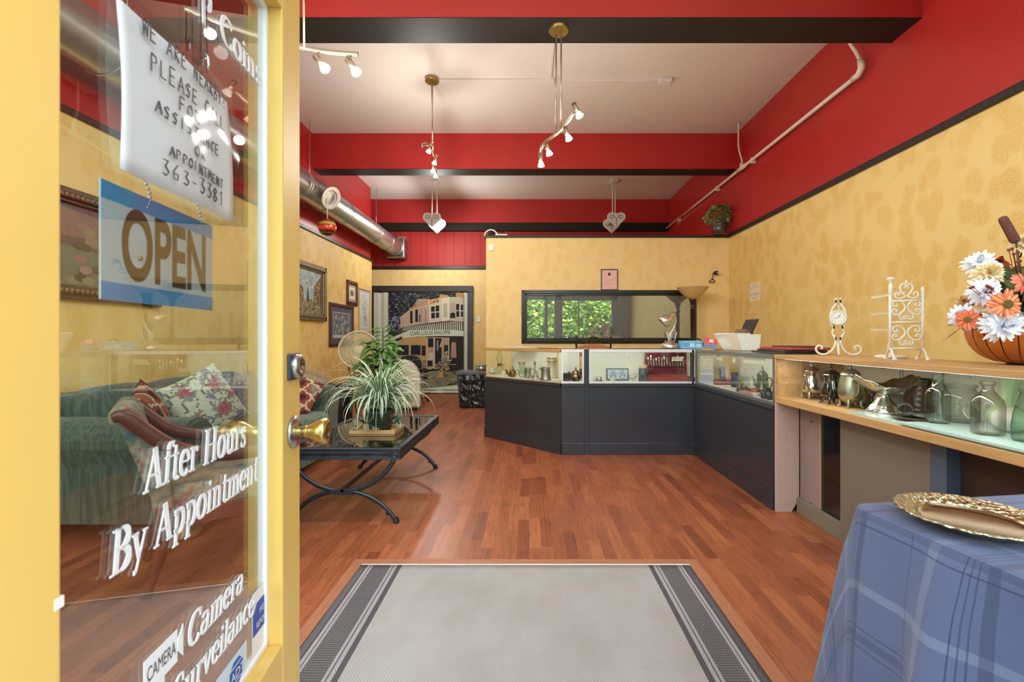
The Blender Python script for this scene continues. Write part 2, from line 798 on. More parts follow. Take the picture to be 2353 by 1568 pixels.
# baseboards
struct('baseboard_left', MB().box(XL, XL + 0.015, 0.3, 9.0, 0, 0.1), M_TRIMDK, bevel=0.004)
struct('baseboard_back', MB().box(-1.2, -0.65, 9.885, 9.9, 0, 0.1), M_TRIMDK, bevel=0.004)

# doorway in the back wall: dark casing round a hanging painted curtain
m = MB()
m.box(-3.46, -3.36, 9.84, 9.9, 0, 2.28)
m.box(-1.335, -1.22, 9.84, 9.9, 0, 2.28)
m.box(-3.46, -1.22, 9.835, 9.9, 2.14, 2.28)
struct('door_2', m, mat('charcoal_door_casing', (58, 54, 52), 0.35, 0, 0.5), bevel=0.006)

# ------------------------------------------------------------------ shop front behind the camera: door opening, sidelight, windows, plus unseen transoms added to let in more daylight
m = MB()
FY0, FY1 = 0.14, 0.28
for x0, x1, z0, z1 in ((-3.3, 3.2, 4.02, 4.3), (-3.3, -3.0, 0, 4.1), (-0.62, -0.44, 0, 2.5), (2.46, 3.2, 0, 4.1),
                       (-3.1, -0.5, 0, 0.45), (0.52, 2.6, 0, 0.45), (-3.1, 2.6, 2.28, 2.52), (0.45, 0.52, 0, 2.4), (0.77, 0.95, 0.3, 2.4)):
    m.box(x0, x1, FY0, FY1, z0, z1)
struct('wall_front', m, mat('shopfront_grey_paint', (120, 122, 124), 0.5))
GL_WIN = glass_mat('window_glass', (250, 253, 252))
for i, (x0, x1, z0, z1) in enumerate(((-3.0, -0.62, 0.45, 2.28), (0.52, 0.77, 0.45, 2.28), (0.95, 2.46, 0.45, 2.28), (-3.0, 2.46, 2.52, 4.02))):
    w = MB()
    t = 0.03
    w.box(x0, x1, 0.17, 0.23, z0, z0 + t).box(x0, x1, 0.17, 0.23, z1 - t, z1).box(x0, x0 + t, 0.17, 0.23, z0, z1).box(x1 - t, x1, 0.17, 0.23, z0, z1)
    if i == 2:
        w.box(1.44, 1.48, 0.17, 0.23, z0, z1)
    if i == 0:
        w.box(-1.83, -1.79, 0.17, 0.23, z0, z1)
    if i == 3:  # bars of the unseen transom added for daylight
        w.box(-1.2, -1.16, 0.17, 0.23, z0, z1).box(0.7, 0.74, 0.17, 0.23, z0, z1)
    o = struct('window_%d' % (i + 1), w, mat('window_frame_grey', (150, 150, 148), 0.4))
    MB().box(x0 + t, x1 - t, 0.198, 0.202, z0 + t, z1 - t).build('pane', GL_WIN, o)

# ------------------------------------------------------------------ the street outside, which the mirror and the door glass show
struct('ground', MB().box(-30, 30, -40, 0.2, -0.2, -0.12), mat('pavement_grey', (150, 148, 145), 0.85, 0, 0.2, 0.1, 3))


def leaf_cloud(rad, h, n, seed, cols, size):
    r = random.Random(seed)
    m = MB()
    for _ in range(n):
        while True:
            p = Vector((r.uniform(-1, 1), r.uniform(-1, 1), r.uniform(-1, 1)))
            if 0.35 < p.length < 1:
                break
        k = 1 + 0.25 * noise.noise(p * 2.5)
        c = Vector((p.x * rad * k, p.y * rad * k, p.z * h * k))
        a = Vector((r.uniform(-1, 1), r.uniform(-1, 1), r.uniform(-0.4, 0.4))).normalized()
        b = a.orthogonal().normalized()
        b.rotate(Matrix.Rotation(r.uniform(0, 6), 3, a))
        s_ = size * r.uniform(0.6, 1.3)
        m.c = srgb(*jit(r.choice(cols), 14))
        m.poly([c - a * s_, c + b * s_ * 0.5, c + a * s_, c - b * s_ * 0.5])
    return m


crown_me = leaf_cloud(1.7, 1.9, 3600, 5, [(150, 176, 62), (120, 156, 52), (92, 132, 44), (176, 196, 86)], 0.15).mesh('crown', [M_LEAFC])
trunk_me = MB().tube([(0, 0, -0.15), (0.05, 0.02, 1.0), (-0.03, 0, 2.2)], [0.17, 0.13, 0.08], 10).mesh('trunk', [mat('tree_bark', (96, 82, 68), 0.9)])
first = None
for i, (x, y, s_) in enumerate(((-7.4, -9.0, 1.0), (-3.7, -9.3, 1.0), (0.0, -8.8, 1.0), (3.7, -9.2, 1.0), (7.4, -8.9, 1.0), (-1.9, -14.6, 1.25), (2.9, -14.9, 1.25))):
    t = thing('tree', 'leafy bright green tree standing across the street from the shop front', 'tree', (x, y, -0.05), 0, 'trees across the street')
    for nm, me, z in (('trunk', trunk_me, 0), ('crown', crown_me, 1.95)):
        c = bpy.data.objects.new(nm, me)
        COL.objects.link(c)
        c.parent = t
        c.location = (0, 0, z)
    t.scale = (s_, s_, s_)
    t.location.z = -0.12 + 0.15 * s_

# ================================================================== ENTRANCE MAT AND ITS WELL
def rug_mat():
    n = NT('woven_entrance_mat')
    X, Y, Z = n.xyz()
    chk = n.math('MULTIPLY', n.math('SINE', n.math('MULTIPLY', X, 560)), n.math('SINE', n.math('MULTIPLY', Y, 420)))
    weave = n.ramp(n.math('MULTIPLY_ADD', chk, 0.5, 0.5), [(0.25, (0.80, 0.80, 0.80)), (0.7, (1.04, 1.04, 1.04))])
    # distance in from the nearer long edge
    d = n.math('MINIMUM', n.math('ADD', X, 0.84), n.math('SUBTRACT', 0.80, X))
    dk, lt, md, pl = srgb(92, 88, 90), srgb(166, 162, 162), srgb(112, 108, 110), srgb(172, 168, 164)
    band = n.ramp(n.math('MULTIPLY', d, 4.0), [(0.0, md), (0.10, dk), (0.14, lt), (0.19, dk), (0.205, lt), (0.25, dk), (0.60, lt), (0.645, dk), (0.665, lt), (0.73, dk), (0.82, pl)], 'CONSTANT')
    rib = n.math('GREATER_THAN', n.math('SINE', n.math('MULTIPLY', d, 760)), 0.2)
    rib2 = n.math('GREATER_THAN', n.math('SINE', n.math('MULTIPLY', Y, 520)), 0.1)
    inb = n.math('MULTIPLY', n.math('GREATER_THAN', d, 0.0625), n.math('LESS_THAN', d, 0.15))
    band = n.mix(n.math('MULTIPLY', n.math('MULTIPLY', rib, rib2), n.math('MULTIPLY', inb, 0.7)), band, lt)
    stain = n.ramp(n.noise(n.coord('Object', (2.4, 1.4, 1)), 1.6, 4, 0.6), [(0.3, (0.86, 0.84, 0.82)), (0.6, (1, 1, 1))])
    col = n.mix(1.0, n.mix(1.0, band, weave, 'MULTIPLY'), stain, 'MULTIPLY')
    n.bump(chk, 0.25, 0.002)
    return n.set(col, 0.95, 0, 0.1)


m = MB()
def rug_fn(u, v):
    x = -0.84 + 1.64 * u
    y = 0.32 + 1.96 * v
    z = 0.009 + 0.0016 * noise.noise(Vector((x * 4, y * 3, 0)))
    if u in (0.0,):
        x -= 0.004 * abs(noise.noise(Vector((y * 9, 2, 0))))
    return (x, y, z)
m.grid(rug_fn, 40, 40)
o = m.build('entrance_mat', rug_mat(), solid=0.008)
tag(o, 'grey woven entrance mat with dark striped borders set in the floor', 'mat')

m = MB()
m.box(-0.895, -0.845, 0.3, 2.294, -0.01, 0.010).box(0.806, 0.860, 0.3, 2.294, -0.01, 0.010).box(-0.895, 0.860, 2.294, 2.345, -0.01, 0.010)
struct('trim_8', m, mat('edging_strip_oak', (166, 108, 78), 0.5, 0, 0.4, 0.1, 9, stretch=(8, 1, 1)))
m = MB()
m.box(-0.844, 0.805, 2.280, 2.293, 0.0, 0.011)
struct('trim_9', m, mat('white_glue_line', (232, 234, 236), 0.7))

# ================================================================== THE OPEN GLAZED DOOR
door_d = Vector((-0.1280, 0.9918, 0))          # from hinge to latch
door_rz = math.atan2(door_d.y, door_d.x)
HX, HY = -0.4127, 0.30
SH = mat('door_edge_shadow', (150, 120, 66), 0.6)
DL = 0.7055                                    # door leaf width
s0, s1 = 0.118, 0.612                          # glazed opening along the leaf
zb, zt = 0.540, 1.806
DT = 0.048
m = MB()
m.box(0, s0, 0, DT, 0.012, 2.04)
m.box(s1, DL, 0, DT, 0.012, 2.04)
m.box(s0, s1, 0, DT, 0.012, zb)
m.box(s0, s1, 0, DT, zt, 2.04)
door = m.build('door_1', M_DOORY, bevel=0.0035)
door.location = (HX, HY, 0)
door.rotation_euler = (0, 0, door_rz)
door['kind'] = 'structure'
GY = 0.035                                     # depth of the pane inside the leaf
m = MB()
w_ = 0.010
m.box(s0, s0 + w_, GY - 0.009, GY + 0.008, zb, zt).box(s1 - w_, s1, GY - 0.009, GY + 0.008, zb, zt)
m.box(s0, s1, GY - 0.009, GY + 0.008, zb, zb + w_).box(s0, s1, GY - 0.009, GY + 0.008, zt - w_, zt)
m.build('glazing_bead', M_WHITE, door, bevel=0.002)
GL_DOOR = glass_mat('door_glass', (240, 245, 243), gain=2.2)
MB().box(s0 + 0.002, s1 - 0.002, GY - 0.002, GY + 0.002, zb + 0.002, zt - 0.002).build('pane', GL_DOOR, door)


def ds(x):
    """place along the leaf, on the pane, of a column of the photo"""
    Y = 0.4095 / ((1216 - x) / 1046.0 - 0.129)
    return (Y - HY + 0.0045) / 0.9918


def dz(x, y):
    Y = 0.4095 / ((1216 - x) / 1046.0 - 0.129)
    return EYE - (y - 777) * Y / 1046.0


# lock, knob
BRASSOLD = mat('worn_brass', (214, 188, 120), 0.28, 1.0, var=0.12, scale=40)
STEELOLD = mat('worn_steel', (176, 176, 176), 0.25, 1.0)
m = MB().box(DL - 0.072, DL - 0.010, -0.006, 0.001, 1.062, 1.118)
lock = m.build('deadbolt', mat('dark_lock_plate', (70, 76, 92), 0.35, 0.6), door, bevel=0.003)
MB().lathe([(0.0255, 0), (0.0255, 0.008), (0.021, 0.011), (0.012, 0.0115), (0.011, 0.009), (0, 0.009)], (DL - 0.038, -0.006, 1.09), 24, axis=(0, -1, 0)).build('lock_cylinder', STEELOLD, lock)
KZ = 0.952
KS = DL - 0.038
m = MB().lathe([(0, -0.001), (0.034, -0.001), (0.034, 0.003), (0.031, 0.007), (0.020, 0.012), (0.013, 0.013), (0, 0.013)], (KS, 0, KZ), 28, axis=(0, -1, 0))
kn = m.build('knob', STEELOLD, door)
MB().lathe([(0.011, 0.010), (0.0105, 0.022), (0.0135, 0.024), (0.012, 0.028), (0.015, 0.034), (0.021, 0.046), (0.0265, 0.058), (0.0275, 0.064), (0.025, 0.069), (0.012, 0.071), (0.010, 0.0695), (0, 0.0695)], (KS, 0, KZ), 28, axis=(0, -1, 0)).build('knob_handle', BRASSOLD, kn)
m = MB().lathe([(0.034, 0), (0.031, 0.007), (0.013, 0.013), (0.011, 0.03), (0.024, 0.05), (0.027, 0.064), (0.012, 0.07), (0, 0.07)], (KS, DT, KZ), 24, axis=(0, 1, 0))
m.build('knob', BRASSOLD, door)
m = MB()
for hz in (0.25, 1.05, 1.8):
    m.tube([(0, DT + 0.004, hz), (0, DT + 0.004, hz + 0.09)], 0.006, 8)
m.build('hinge', STEELOLD, door)

# ------------------------------------------------------------------ lettering: thick-and-thin serif strokes of our own
def ser(x, y, w=0.26, t=0.05):
    return ('s', [(x - w / 2, y), (x + w / 2, y)], t, t)


def ring(cx, cy, rx, ry, a0, a1, thick=0.14, thin=0.05, n=16):
    """an oval stroke, thick at its sides, thin at top and foot"""
    pts, ws = [], []
    for i in range(n + 1):
        a = math.radians(a0 + (a1 - a0) * i / n)
        pts.append((cx + rx * math.cos(a), cy + ry * math.sin(a)))
        ws.append(thin + (thick - thin) * abs(math.cos(a)))
    return ('r', pts, ws, None)


def st(x0, y0, x1, y1, w=0.14, w1=None):
    return ('s', [(x0, y0), (x1, y1)], w, w if w1 is None else w1)


X_ = 0.66           # x height
GLY = {
    'A': (0.86, [st(0.12, 0.02, 0.42, 1.0, 0.05), st(0.40, 1.0, 0.72, 0.02, 0.16), st(0.23, 0.36, 0.6, 0.36, 0.05), ser(0.12, 0.025, 0.22), ser(0.73, 0.025, 0.3)]),
    'B': (0.76, [st(0.2, 0, 0.2, 1, 0.15), ser(0.16, 0.025, 0.3), ser(0.16, 0.975, 0.3), ring(0.34, 0.755, 0.25, 0.22, -95, 95, 0.15), ring(0.36, 0.27, 0.30, 0.245, -95, 95, 0.16), st(0.2, 0.525, 0.38, 0.525, 0.05), st(0.2, 0.025, 0.38, 0.025, 0.05), st(0.2, 0.975, 0.36, 0.975, 0.05)]),
    'C': (0.80, [ring(0.46, 0.5, 0.36, 0.485, 48, 318, 0.16), st(0.70, 0.72, 0.70, 0.97, 0.06)]),
    'H': (0.92, [st(0.2, 0, 0.2, 1, 0.15), st(0.7, 0, 0.7, 1, 0.15), st(0.2, 0.52, 0.7, 0.52, 0.05), ser(0.2, 0.025, 0.32), ser(0.2, 0.975, 0.32), ser(0.7, 0.025, 0.32), ser(0.7, 0.975, 0.32)]),
    'P': (0.74, [st(0.2, 0, 0.2, 1, 0.15), ser(0.2, 0.025, 0.32), ser(0.14, 0.975, 0.26), ring(0.34, 0.72, 0.29, 0.255, -95, 95, 0.15), st(0.2, 0.47, 0.36, 0.47, 0.05), st(0.2, 0.975, 0.36, 0.975, 0.05)]),
    'S': (0.66, [ring(0.34, 0.745, 0.22, 0.235, 40, 240, 0.11), ('r', [(0.17, 0.68), (0.25, 0.57), (0.42, 0.46), (0.52, 0.34)], [0.12, 0.17, 0.17, 0.12], None), ring(0.33, 0.255, 0.23, 0.235, -145, 55, 0.11), st(0.53, 0.72, 0.53, 0.95, 0.05), st(0.10, 0.05, 0.10, 0.28, 0.05)]),
    'a': (0.60, [ring(0.27, 0.50, 0.19, 0.14, 20, 165, 0.09), st(0.45, 0.06, 0.45, 0.52, 0.13), ring(0.27, 0.20, 0.19, 0.185, 75, 340, 0.12), ser(0.52, 0.03, 0.16)]),
    'c': (0.52, [ring(0.29, 0.33, 0.22, 0.32, 55, 315, 0.14), ('s', [(0.41, 0.53), (0.43, 0.53)], 0.12, 0.12)]),
    'e': (0.55, [ring(0.29, 0.33, 0.22, 0.32, 5, 318, 0.13), st(0.10, 0.36, 0.50, 0.36, 0.05)]),
    'f': (0.40, [st(0.19, 0, 0.19, 0.80, 0.13), ring(0.35, 0.82, 0.16, 0.17, 55, 180, 0.12), st(0.04, X_ - 0.02, 0.36, X_ - 0.02, 0.05), ser(0.19, 0.025, 0.27), ('s', [(0.41, 0.90), (0.45, 0.90)], 0.10, 0.10)]),
    'i': (0.34, [st(0.18, 0, 0.18, X_, 0.13), ser(0.18, 0.025, 0.27), ser(0.11, X_ - 0.025, 0.16), ('r', ring(0.17, 0.88, 0.03, 0.03, 0, 360)[1], [0.07] * 17, None)]),
    'l': (0.34, [st(0.18, 0, 0.18, 1.0, 0.13), ser(0.18, 0.025, 0.27), ser(0.11, 0.975, 0.16)]),
    'm': (0.98, [st(0.18, 0, 0.18, X_, 0.13), st(0.50, 0, 0.50, 0.45, 0.13), st(0.82, 0, 0.82, 0.45, 0.13), ring(0.35, 0.45, 0.15, 0.19, 0, 150, 0.12), ring(0.67, 0.45, 0.15, 0.19, 0, 150, 0.12), ser(0.18, 0.025, 0.26), ser(0.50, 0.025, 0.24), ser(0.82, 0.025, 0.24), ser(0.10, X_ - 0.025, 0.16)]),
    'n': (0.68, [st(0.18, 0, 0.18, X_, 0.13), st(0.50, 0, 0.50, 0.45, 0.13), ring(0.35, 0.45, 0.15, 0.19, 0, 150, 0.12), ser(0.18, 0.025, 0.26), ser(0.50, 0.025, 0.24), ser(0.10, X_ - 0.025, 0.16)]),
    'o': (0.60, [ring(0.30, 0.33, 0.23, 0.325, 0, 360, 0.14, n=24)]),
    'p': (0.64, [st(0.18, -0.30, 0.18, X_, 0.13), ring(0.32, 0.33, 0.22, 0.32, -150, 150, 0.14), ser(0.18, -0.28, 0.28), ser(0.10, X_ - 0.025, 0.16)]),
    'r': (0.48, [st(0.18, 0, 0.18, X_, 0.13), ring(0.34, 0.44, 0.14, 0.18, 50, 155, 0.10), ser(0.18, 0.025, 0.28), ser(0.10, X_ - 0.025, 0.16), ('s', [(0.40, 0.56), (0.45, 0.56)], 0.12, 0.12)]),
    's': (0.48, [ring(0.25, 0.50, 0.15, 0.15, 40, 235, 0.09), ('r', [(0.13, 0.45), (0.2, 0.37), (0.3, 0.31), (0.37, 0.22)], [0.09, 0.13, 0.13, 0.09], None), ring(0.24, 0.165, 0.16, 0.15, -145, 50, 0.09), st(0.37, 0.48, 0.37, 0.64, 0.05), st(0.10, 0.02, 0.10, 0.18, 0.05)]),
    't': (0.40, [st(0.18, 0.10, 0.18, 0.88, 0.13, 0.10), ring(0.29, 0.13, 0.11, 0.12, 180, 320, 0.10), st(0.04, X_ - 0.02, 0.35, X_ - 0.02, 0.05)]),
    'u': (0.68, [st(0.17, 0.20, 0.17, X_, 0.13), st(0.50, 0, 0.50, X_, 0.13), ring(0.32, 0.20, 0.15, 0.19, 180, 330, 0.12), ser(0.10, X_ - 0.025, 0.18), ser(0.43, X_ - 0.025, 0.18), ser(0.56, 0.025, 0.18)]),
    'v': (0.60, [st(0.10, X_, 0.30, 0, 0.13, 0.10), st(0.50, X_, 0.31, 0, 0.05), ser(0.11, X_ - 0.025, 0.25), ser(0.50, X_ - 0.025, 0.2)]),
    'y': (0.60, [st(0.10, X_, 0.32, 0.02, 0.13, 0.10), st(0.52, X_, 0.22, -0.26, 0.05), ser(0.11, X_ - 0.025, 0.25), ser(0.51, X_ - 0.025, 0.2), ('s', [(0.13, -0.25), (0.21, -0.25)], 0.11, 0.11)]),
    ' ': (0.34, []),
}


def lettering(mb, body, x0, z0, cap, width, y, slant=0.10, depth=0.0012):
    """serif letters on the plane y, reading along +x"""
    adv = sum(GLY[c][0] for c in body)
    k = width / adv
    cx = 0.0
    for ch in body:
        a, strokes = GLY[ch]
        for kind, pts, w0, w1 in strokes:
            ws = w0 if kind == 'r' else [w0, w1]
            P = [Vector(((cx + px) * k + slant * py * cap, 0, py * cap)) for px, py in pts]
            kx = k
            L, Rr = [], []
            for i, p in enumerate(P):
                t = (P[min(i + 1, len(P) - 1)] - P[max(i - 1, 0)]).normalized()
                n_ = Vector((-t.z, 0, t.x))
                hw = ws[i] * 0.5 * (kx * abs(n_.x) + cap * abs(n_.z)) * 0.98
                L.append(p + n_ * hw)
                Rr.append(p - n_ * hw)
            for i in range(len(P) - 1):
                q = [L[i], L[i + 1], Rr[i + 1], Rr[i]]
                fr_ = [mb.vert((x0 + v.x, y - depth, z0 + v.z)) for v in q]
                bk_ = [mb.vert((x0 + v.x, y, z0 + v.z)) for v in q]
                mb.face(fr_)
                mb.face(bk_[::-1])
                for e in range(4):
                    mb.face((fr_[e], bk_[e], bk_[(e + 1) % 4], fr_[(e + 1) % 4]))
        cx += a


M_LET = mat('white_sign_paint', (240, 240, 240), 0.5)
LY = GY - 0.0042
for body, xa, ya, xb, cap, nm, sl in (
        ('After Hours', 318, 1138, 558, 0.053, 'AH', 0.10), ('By Appointment', 240, 1332, 586, 0.051, 'BA', 0.10),
        ('Camera', 420, 1500, 551, 0.046, 'CA', 0.16), ('Surveilance', 384, 1652, 577, 0.046, 'SU', 0.14),
        ('P', 452, 48, 482, 0.064, 'P', -0.05), ('Coins', 499, 88, 595, 0.047, 'CO', -0.05)):
    m = MB()
    sa, sb = ds(xa), ds(xb)
    lettering(m, body, sa, dz(xa, ya), cap, sb - sa, LY, sl)
    m.build('lettering', M_LET, door)
# camera pictogram
m = MB()
ca, cb_ = ds(320), ds(398)
m.prism([(ca, 0.704), (cb_, 0.704), (cb_, 0.748), (ca, 0.748)], 'y', LY - 0.001, LY)
m.prism([(cb_ + 0.001, 0.718), (cb_ + 0.013, 0.703), (cb_ + 0.013, 0.748), (cb_ + 0.001, 0.732)], 'y', LY - 0.001, LY)
m.prism([((ca + cb_) / 2 - 0.006, 0.65), ((ca + cb_) / 2 + 0.006, 0.65), ((ca + cb_) / 2 + 0.006, 0.705), ((ca + cb_) / 2 - 0.006, 0.705)], 'y', LY - 0.001, LY)
m.prism([((ca + cb_) / 2 - 0.04, 0.640), ((ca + cb_) / 2 + 0.04, 0.640), ((ca + cb_) / 2 + 0.03, 0.652), ((ca + cb_) / 2 - 0.03, 0.652)], 'y', LY - 0.001, LY)
pic = m.build('camera_pictogram', M_LET, door)
M_INK = mat('dark_ink', (52, 52, 56), 0.6)
M_FACE = Matrix.Identity(4)
text('lettering', 'CAMERA', 0.026, M_INK, pic, frameM(((ca + cb_) / 2, LY - 0.0016, 0.726), (1, 0, 0), (0, 0, 1)), xscale=(cb_ - ca) / 0.118)

# stickers low on the pane
a = Art(LY)
sx0, sx1 = ds(573), ds(612)
a.r((238, 238, 240), sx0, 0.552, sx1, 0.672)
a.layer().r((60, 92, 176), sx0 + 0.003, 0.590, sx1 - 0.003, 0.648)
a.layer().p((238, 238, 240), [(sx0 + 0.003, 0.648), (sx0 + 0.003, 0.632), (sx0 + 0.018, 0.648)])
stk = a.m.build('sticker', M_ART, door)
stk['label'] = 'white sticker with a blue band reading WE REPORT'
for k, t_ in enumerate(('WE', 'REPORT')):
    text('lettering', t_, 0.017, M_LET, stk, frameM(((sx0 + sx1) / 2, LY - 0.002, 0.628 - 0.022 * k), (1, 0, 0), (0, 0, 1)), xscale=0.72)
a = Art(LY)
qx0, qx1 = ds(490), ds(561)
a.r((206, 220, 232), qx0, 0.542, qx1, 0.604)
qc, qz, qr = (qx0 + qx1) / 2 + 0.012, 0.572, 0.027
oct_ = lambda r_: [(qc + r_ * math.cos(PI / 8 + k * PI / 4), qz + r_ * math.sin(PI / 8 + k * PI / 4)) for k in range(8)]
a.layer().p((226, 234, 242), oct_(qr))
a.layer().p((54, 100, 176), oct_(qr * 0.92))
a.layer().line((226, 234, 242), [(qc - 0.022, qz + 0.014), (qc + 0.022, qz + 0.014)], 0.002).line((226, 234, 242), [(qc - 0.022, qz - 0.014), (qc + 0.022, qz - 0.014)], 0.002)
stk = a.m.build('sticker', M_ART, door)
stk['label'] = 'pale sticker with a blue octagon reading ADT'
text('lettering', 'ADT', 0.022, M_LET, stk, frameM((qc, LY - 0.0028, qz), (1, 0, 0), (0, 0, 1)))

# white chip on the hinge stile
MB().box(s0 - 0.008, s0 + 0.001, -0.0008, 0.004, 0.904, 0.914).build('paint_chip', M_WHITE, door)

# ------------------------------------------------------------------ things hanging behind / on the pane
def door_thing(name, label, cat, group=None):
    return thing(name, label, cat, (HX, HY, 0), door_rz, group)


SIGN_Y = GY + 0.006
t = door_thing('open_sign', 'blue and white OPEN sign hanging on bead chains behind the door glass', 'sign')
ox0, ox1, oz0, oz1 = ds(245), ds(497), 1.194, 1.330
m = MB()
m.box(ox0, ox1, SIGN_Y, SIGN_Y + 0.002, oz0, oz1)
m.build('board', mat('sign_white_plastic', (240, 244, 252), 0.4), t)
a = Art(SIGN_Y)
a.r((98, 176, 242), ox0, oz1 - 0.021, ox1, oz1).r((98, 176, 242), ox0, oz0, ox1, oz0 + 0.021)
a.m.build('blue_band', M_ART, t)
M_OPEN = mat('brown_sign_letters', (112, 76, 40), 0.5)
text('lettering', 'OPEN', 0.120, M_OPEN, t, frameM(((ox0 + ox1) / 2 + 0.006, SIGN_Y - 0.0008, (oz0 + oz1) / 2 - 0.002), (1, 0, 0), (0, 0, 1)), xscale=0.565, bold=0.003)
M_CHROME = mat('chrome', (226, 226, 228), 0.12, 1.0)
for x in (ox0 + 0.075, ox1 - 0.035):
    m = MB()
    for k in range(12):
        m.blob((x + 0.006 * math.sin(k * 0.55), SIGN_Y + 0.001, oz1 - 0.012 + k * 0.0050), 0.0022, 0.0022, 0.0022, 8, 6)
    m.build('bead_chain', M_CHROME, t)
MB().lathe([(0.003, 0), (0.003, 0.002), (0, 0.002)], (ox0 + 0.06, SIGN_Y - 0.0005, 1.25), 10, axis=(0, -1, 0)).build('rivet', BRASSOLD, t)

# handwritten notice in a plastic sleeve
t = door_thing('handwritten_notice', 'handwritten WE ARE NEARBY notice in a clear plastic sleeve hung over the OPEN sign', 'notice')
nx0, nx1, nz0, nz1 = ds(252), ds(512), 1.345, 1.540
NY = GY - 0.010


def bow(x):
    return 0.010 * math.sin(PI * (x - nx0) / (nx1 - nx0)) ** 2


m = MB()
m.grid(lambda u, v: (nx0 + (nx1 - nx0) * u - 0.006 * (1 - v) * (0.5 - u) * 2 + 0.012 * (1 - v), NY + 0.004 - bow(nx0 + (nx1 - nx0) * u) * 0.5 - 0.004 * math.sin(PI * v), nz0 + (nz1 - nz0) * v), 16, 10)
m.build('paper', mat('notice_paper', (228, 228, 226), 0.6), t, solid=0.0006)
sl_m = glass_mat('plastic_sleeve', (246, 248, 250), rough=0.08, gain=0.6)
m = MB()
m.grid(lambda u, v: (nx0 - 0.006 + (nx1 - nx0 + 0.014) * u + 0.012 * (1 - v), NY - 0.0025 - bow(nx0 + (nx1 - nx0) * u) * 0.5 - 0.005 * math.sin(PI * v) + 0.0015 * math.sin(9 * u + 5 * v), nz0 - 0.004 + (nz1 - nz0 + 0.018) * v), 24, 16)
m.build('sleeve', sl_m, t)
# one-line hand lettering
HND = {
    'A': [[(0, 0), (.35, 1), (.7, 0)], [(.15, .4), (.55, .4)]], 'B': [[(.05, 0), (.05, 1), (.5, .85), (.45, .6), (.08, .52), (.6, .4), (.5, .05), (.05, 0)]],
    'C': [[(.6, .85), (.3, 1), (.05, .5), (.3, 0), (.62, .15)]], 'E': [[(.6, 1), (.05, 1), (.05, 0), (.6, 0)], [(.05, .52), (.5, .52)]],
    'F': [[(.6, 1), (.05, 1), (.05, 0)], [(.05, .52), (.45, .52)]], 'G': [[(.6, .85), (.3, 1), (.05, .5), (.3, 0), (.6, .2), (.6, .45), (.35, .45)]],
    'I': [[(.3, 0), (.3, 1)]], 'L': [[(.08, 1), (.08, 0), (.6, 0)]], 'M': [[(0, 0), (.1, 1), (.35, .3), (.6, 1), (.7, 0)]], 'N': [[(.05, 0), (.05, 1), (.6, 0), (.6, 1)]],
    'O': [[(.32, 1), (.05, .7), (.05, .3), (.32, 0), (.6, .3), (.6, .7), (.32, 1)]], 'P': [[(.08, 0), (.08, 1), (.55, .9), (.55, .6), (.08, .48)]],
    'R': [[(.08, 0), (.08, 1), (.55, .9), (.5, .6), (.08, .5), (.62, 0)]], 'S': [[(.58, .85), (.3, 1), (.08, .78), (.5, .4), (.4, .05), (.05, .12)]],
    'T': [[(0, 1), (.65, 1)], [(.32, 1), (.32, 0)]], 'W': [[(0, 1), (.18, 0), (.36, .7), (.54, 0), (.72, 1)]], 'Y': [[(0, 1), (.32, .5), (.65, 1)], [(.32, .5), (.32, 0)]],
    '3': [[(.08, .95), (.5, .95), (.28, .58), (.58, .3), (.35, 0), (.05, .1)]], '6': [[(.5, 1), (.1, .5), (.15, .05), (.5, .05), (.52, .4), (.12, .4)]],
    '8': [[(.3, .52), (.08, .75), (.3, 1), (.52, .75), (.3, .52), (.05, .25), (.3, 0), (.58, .25), (.3, .52)]], '1': [[(.3, 0), (.3, 1), (.15, .85)]],
    '-': [[(.1, .45), (.55, .45)]], '!': [[(.3, 1), (.3, .35)], [(.3, .1), (.3, 0)]], ' ': [],
}


def handwrite(mb, body, cx, z, h, adv, y, w=0.0022, rng=R):
    x = cx - len(body) * adv / 2
    for ch in body:
        dx, dzz, hh = rng.uniform(-.05, .05) * adv, rng.uniform(-.06, .06) * h, h * rng.uniform(0.9, 1.1)
        for st_ in HND.get(ch, []):
            pts = [(x + dx + px * adv * 1.05, y(x + dx + px * adv), z + dzz + py * hh) for px, py in st_]
            for p, q in zip(pts, pts[1:]):
                mb.bar(p, q, w, 0.0004)
        x += adv


m = MB()
ny_ = lambda x: NY - 0.0008 - bow(x) * 0.5 - 0.003
nc = (nx0 + nx1) / 2
wd = nx1 - nx0
for body, fx, fz, h, adv in (('WE ARE NEARBY!', 0.50, 0.885, 0.020, 0.0138), ('PLEASE CALL', 0.52, 0.70, 0.021, 0.0158), ('FOR', 0.47, 0.575, 0.017, 0.0165),
                             ('ASSISTANCE', 0.50, 0.455, 0.016, 0.0150), ('OR', 0.58, 0.335, 0.015, 0.017), ('APPOINTMENT', 0.58, 0.22, 0.014, 0.0125), ('363-3381', 0.56, 0.075, 0.021, 0.0195)):
    handwrite(m, body, nx0 + wd * fx + 0.006, nz0 + (nz1 - nz0) * fz, h, adv, ny_)
m.build('handwriting', mat('pencil_grey_ink', (92, 90, 84), 0.7), t)
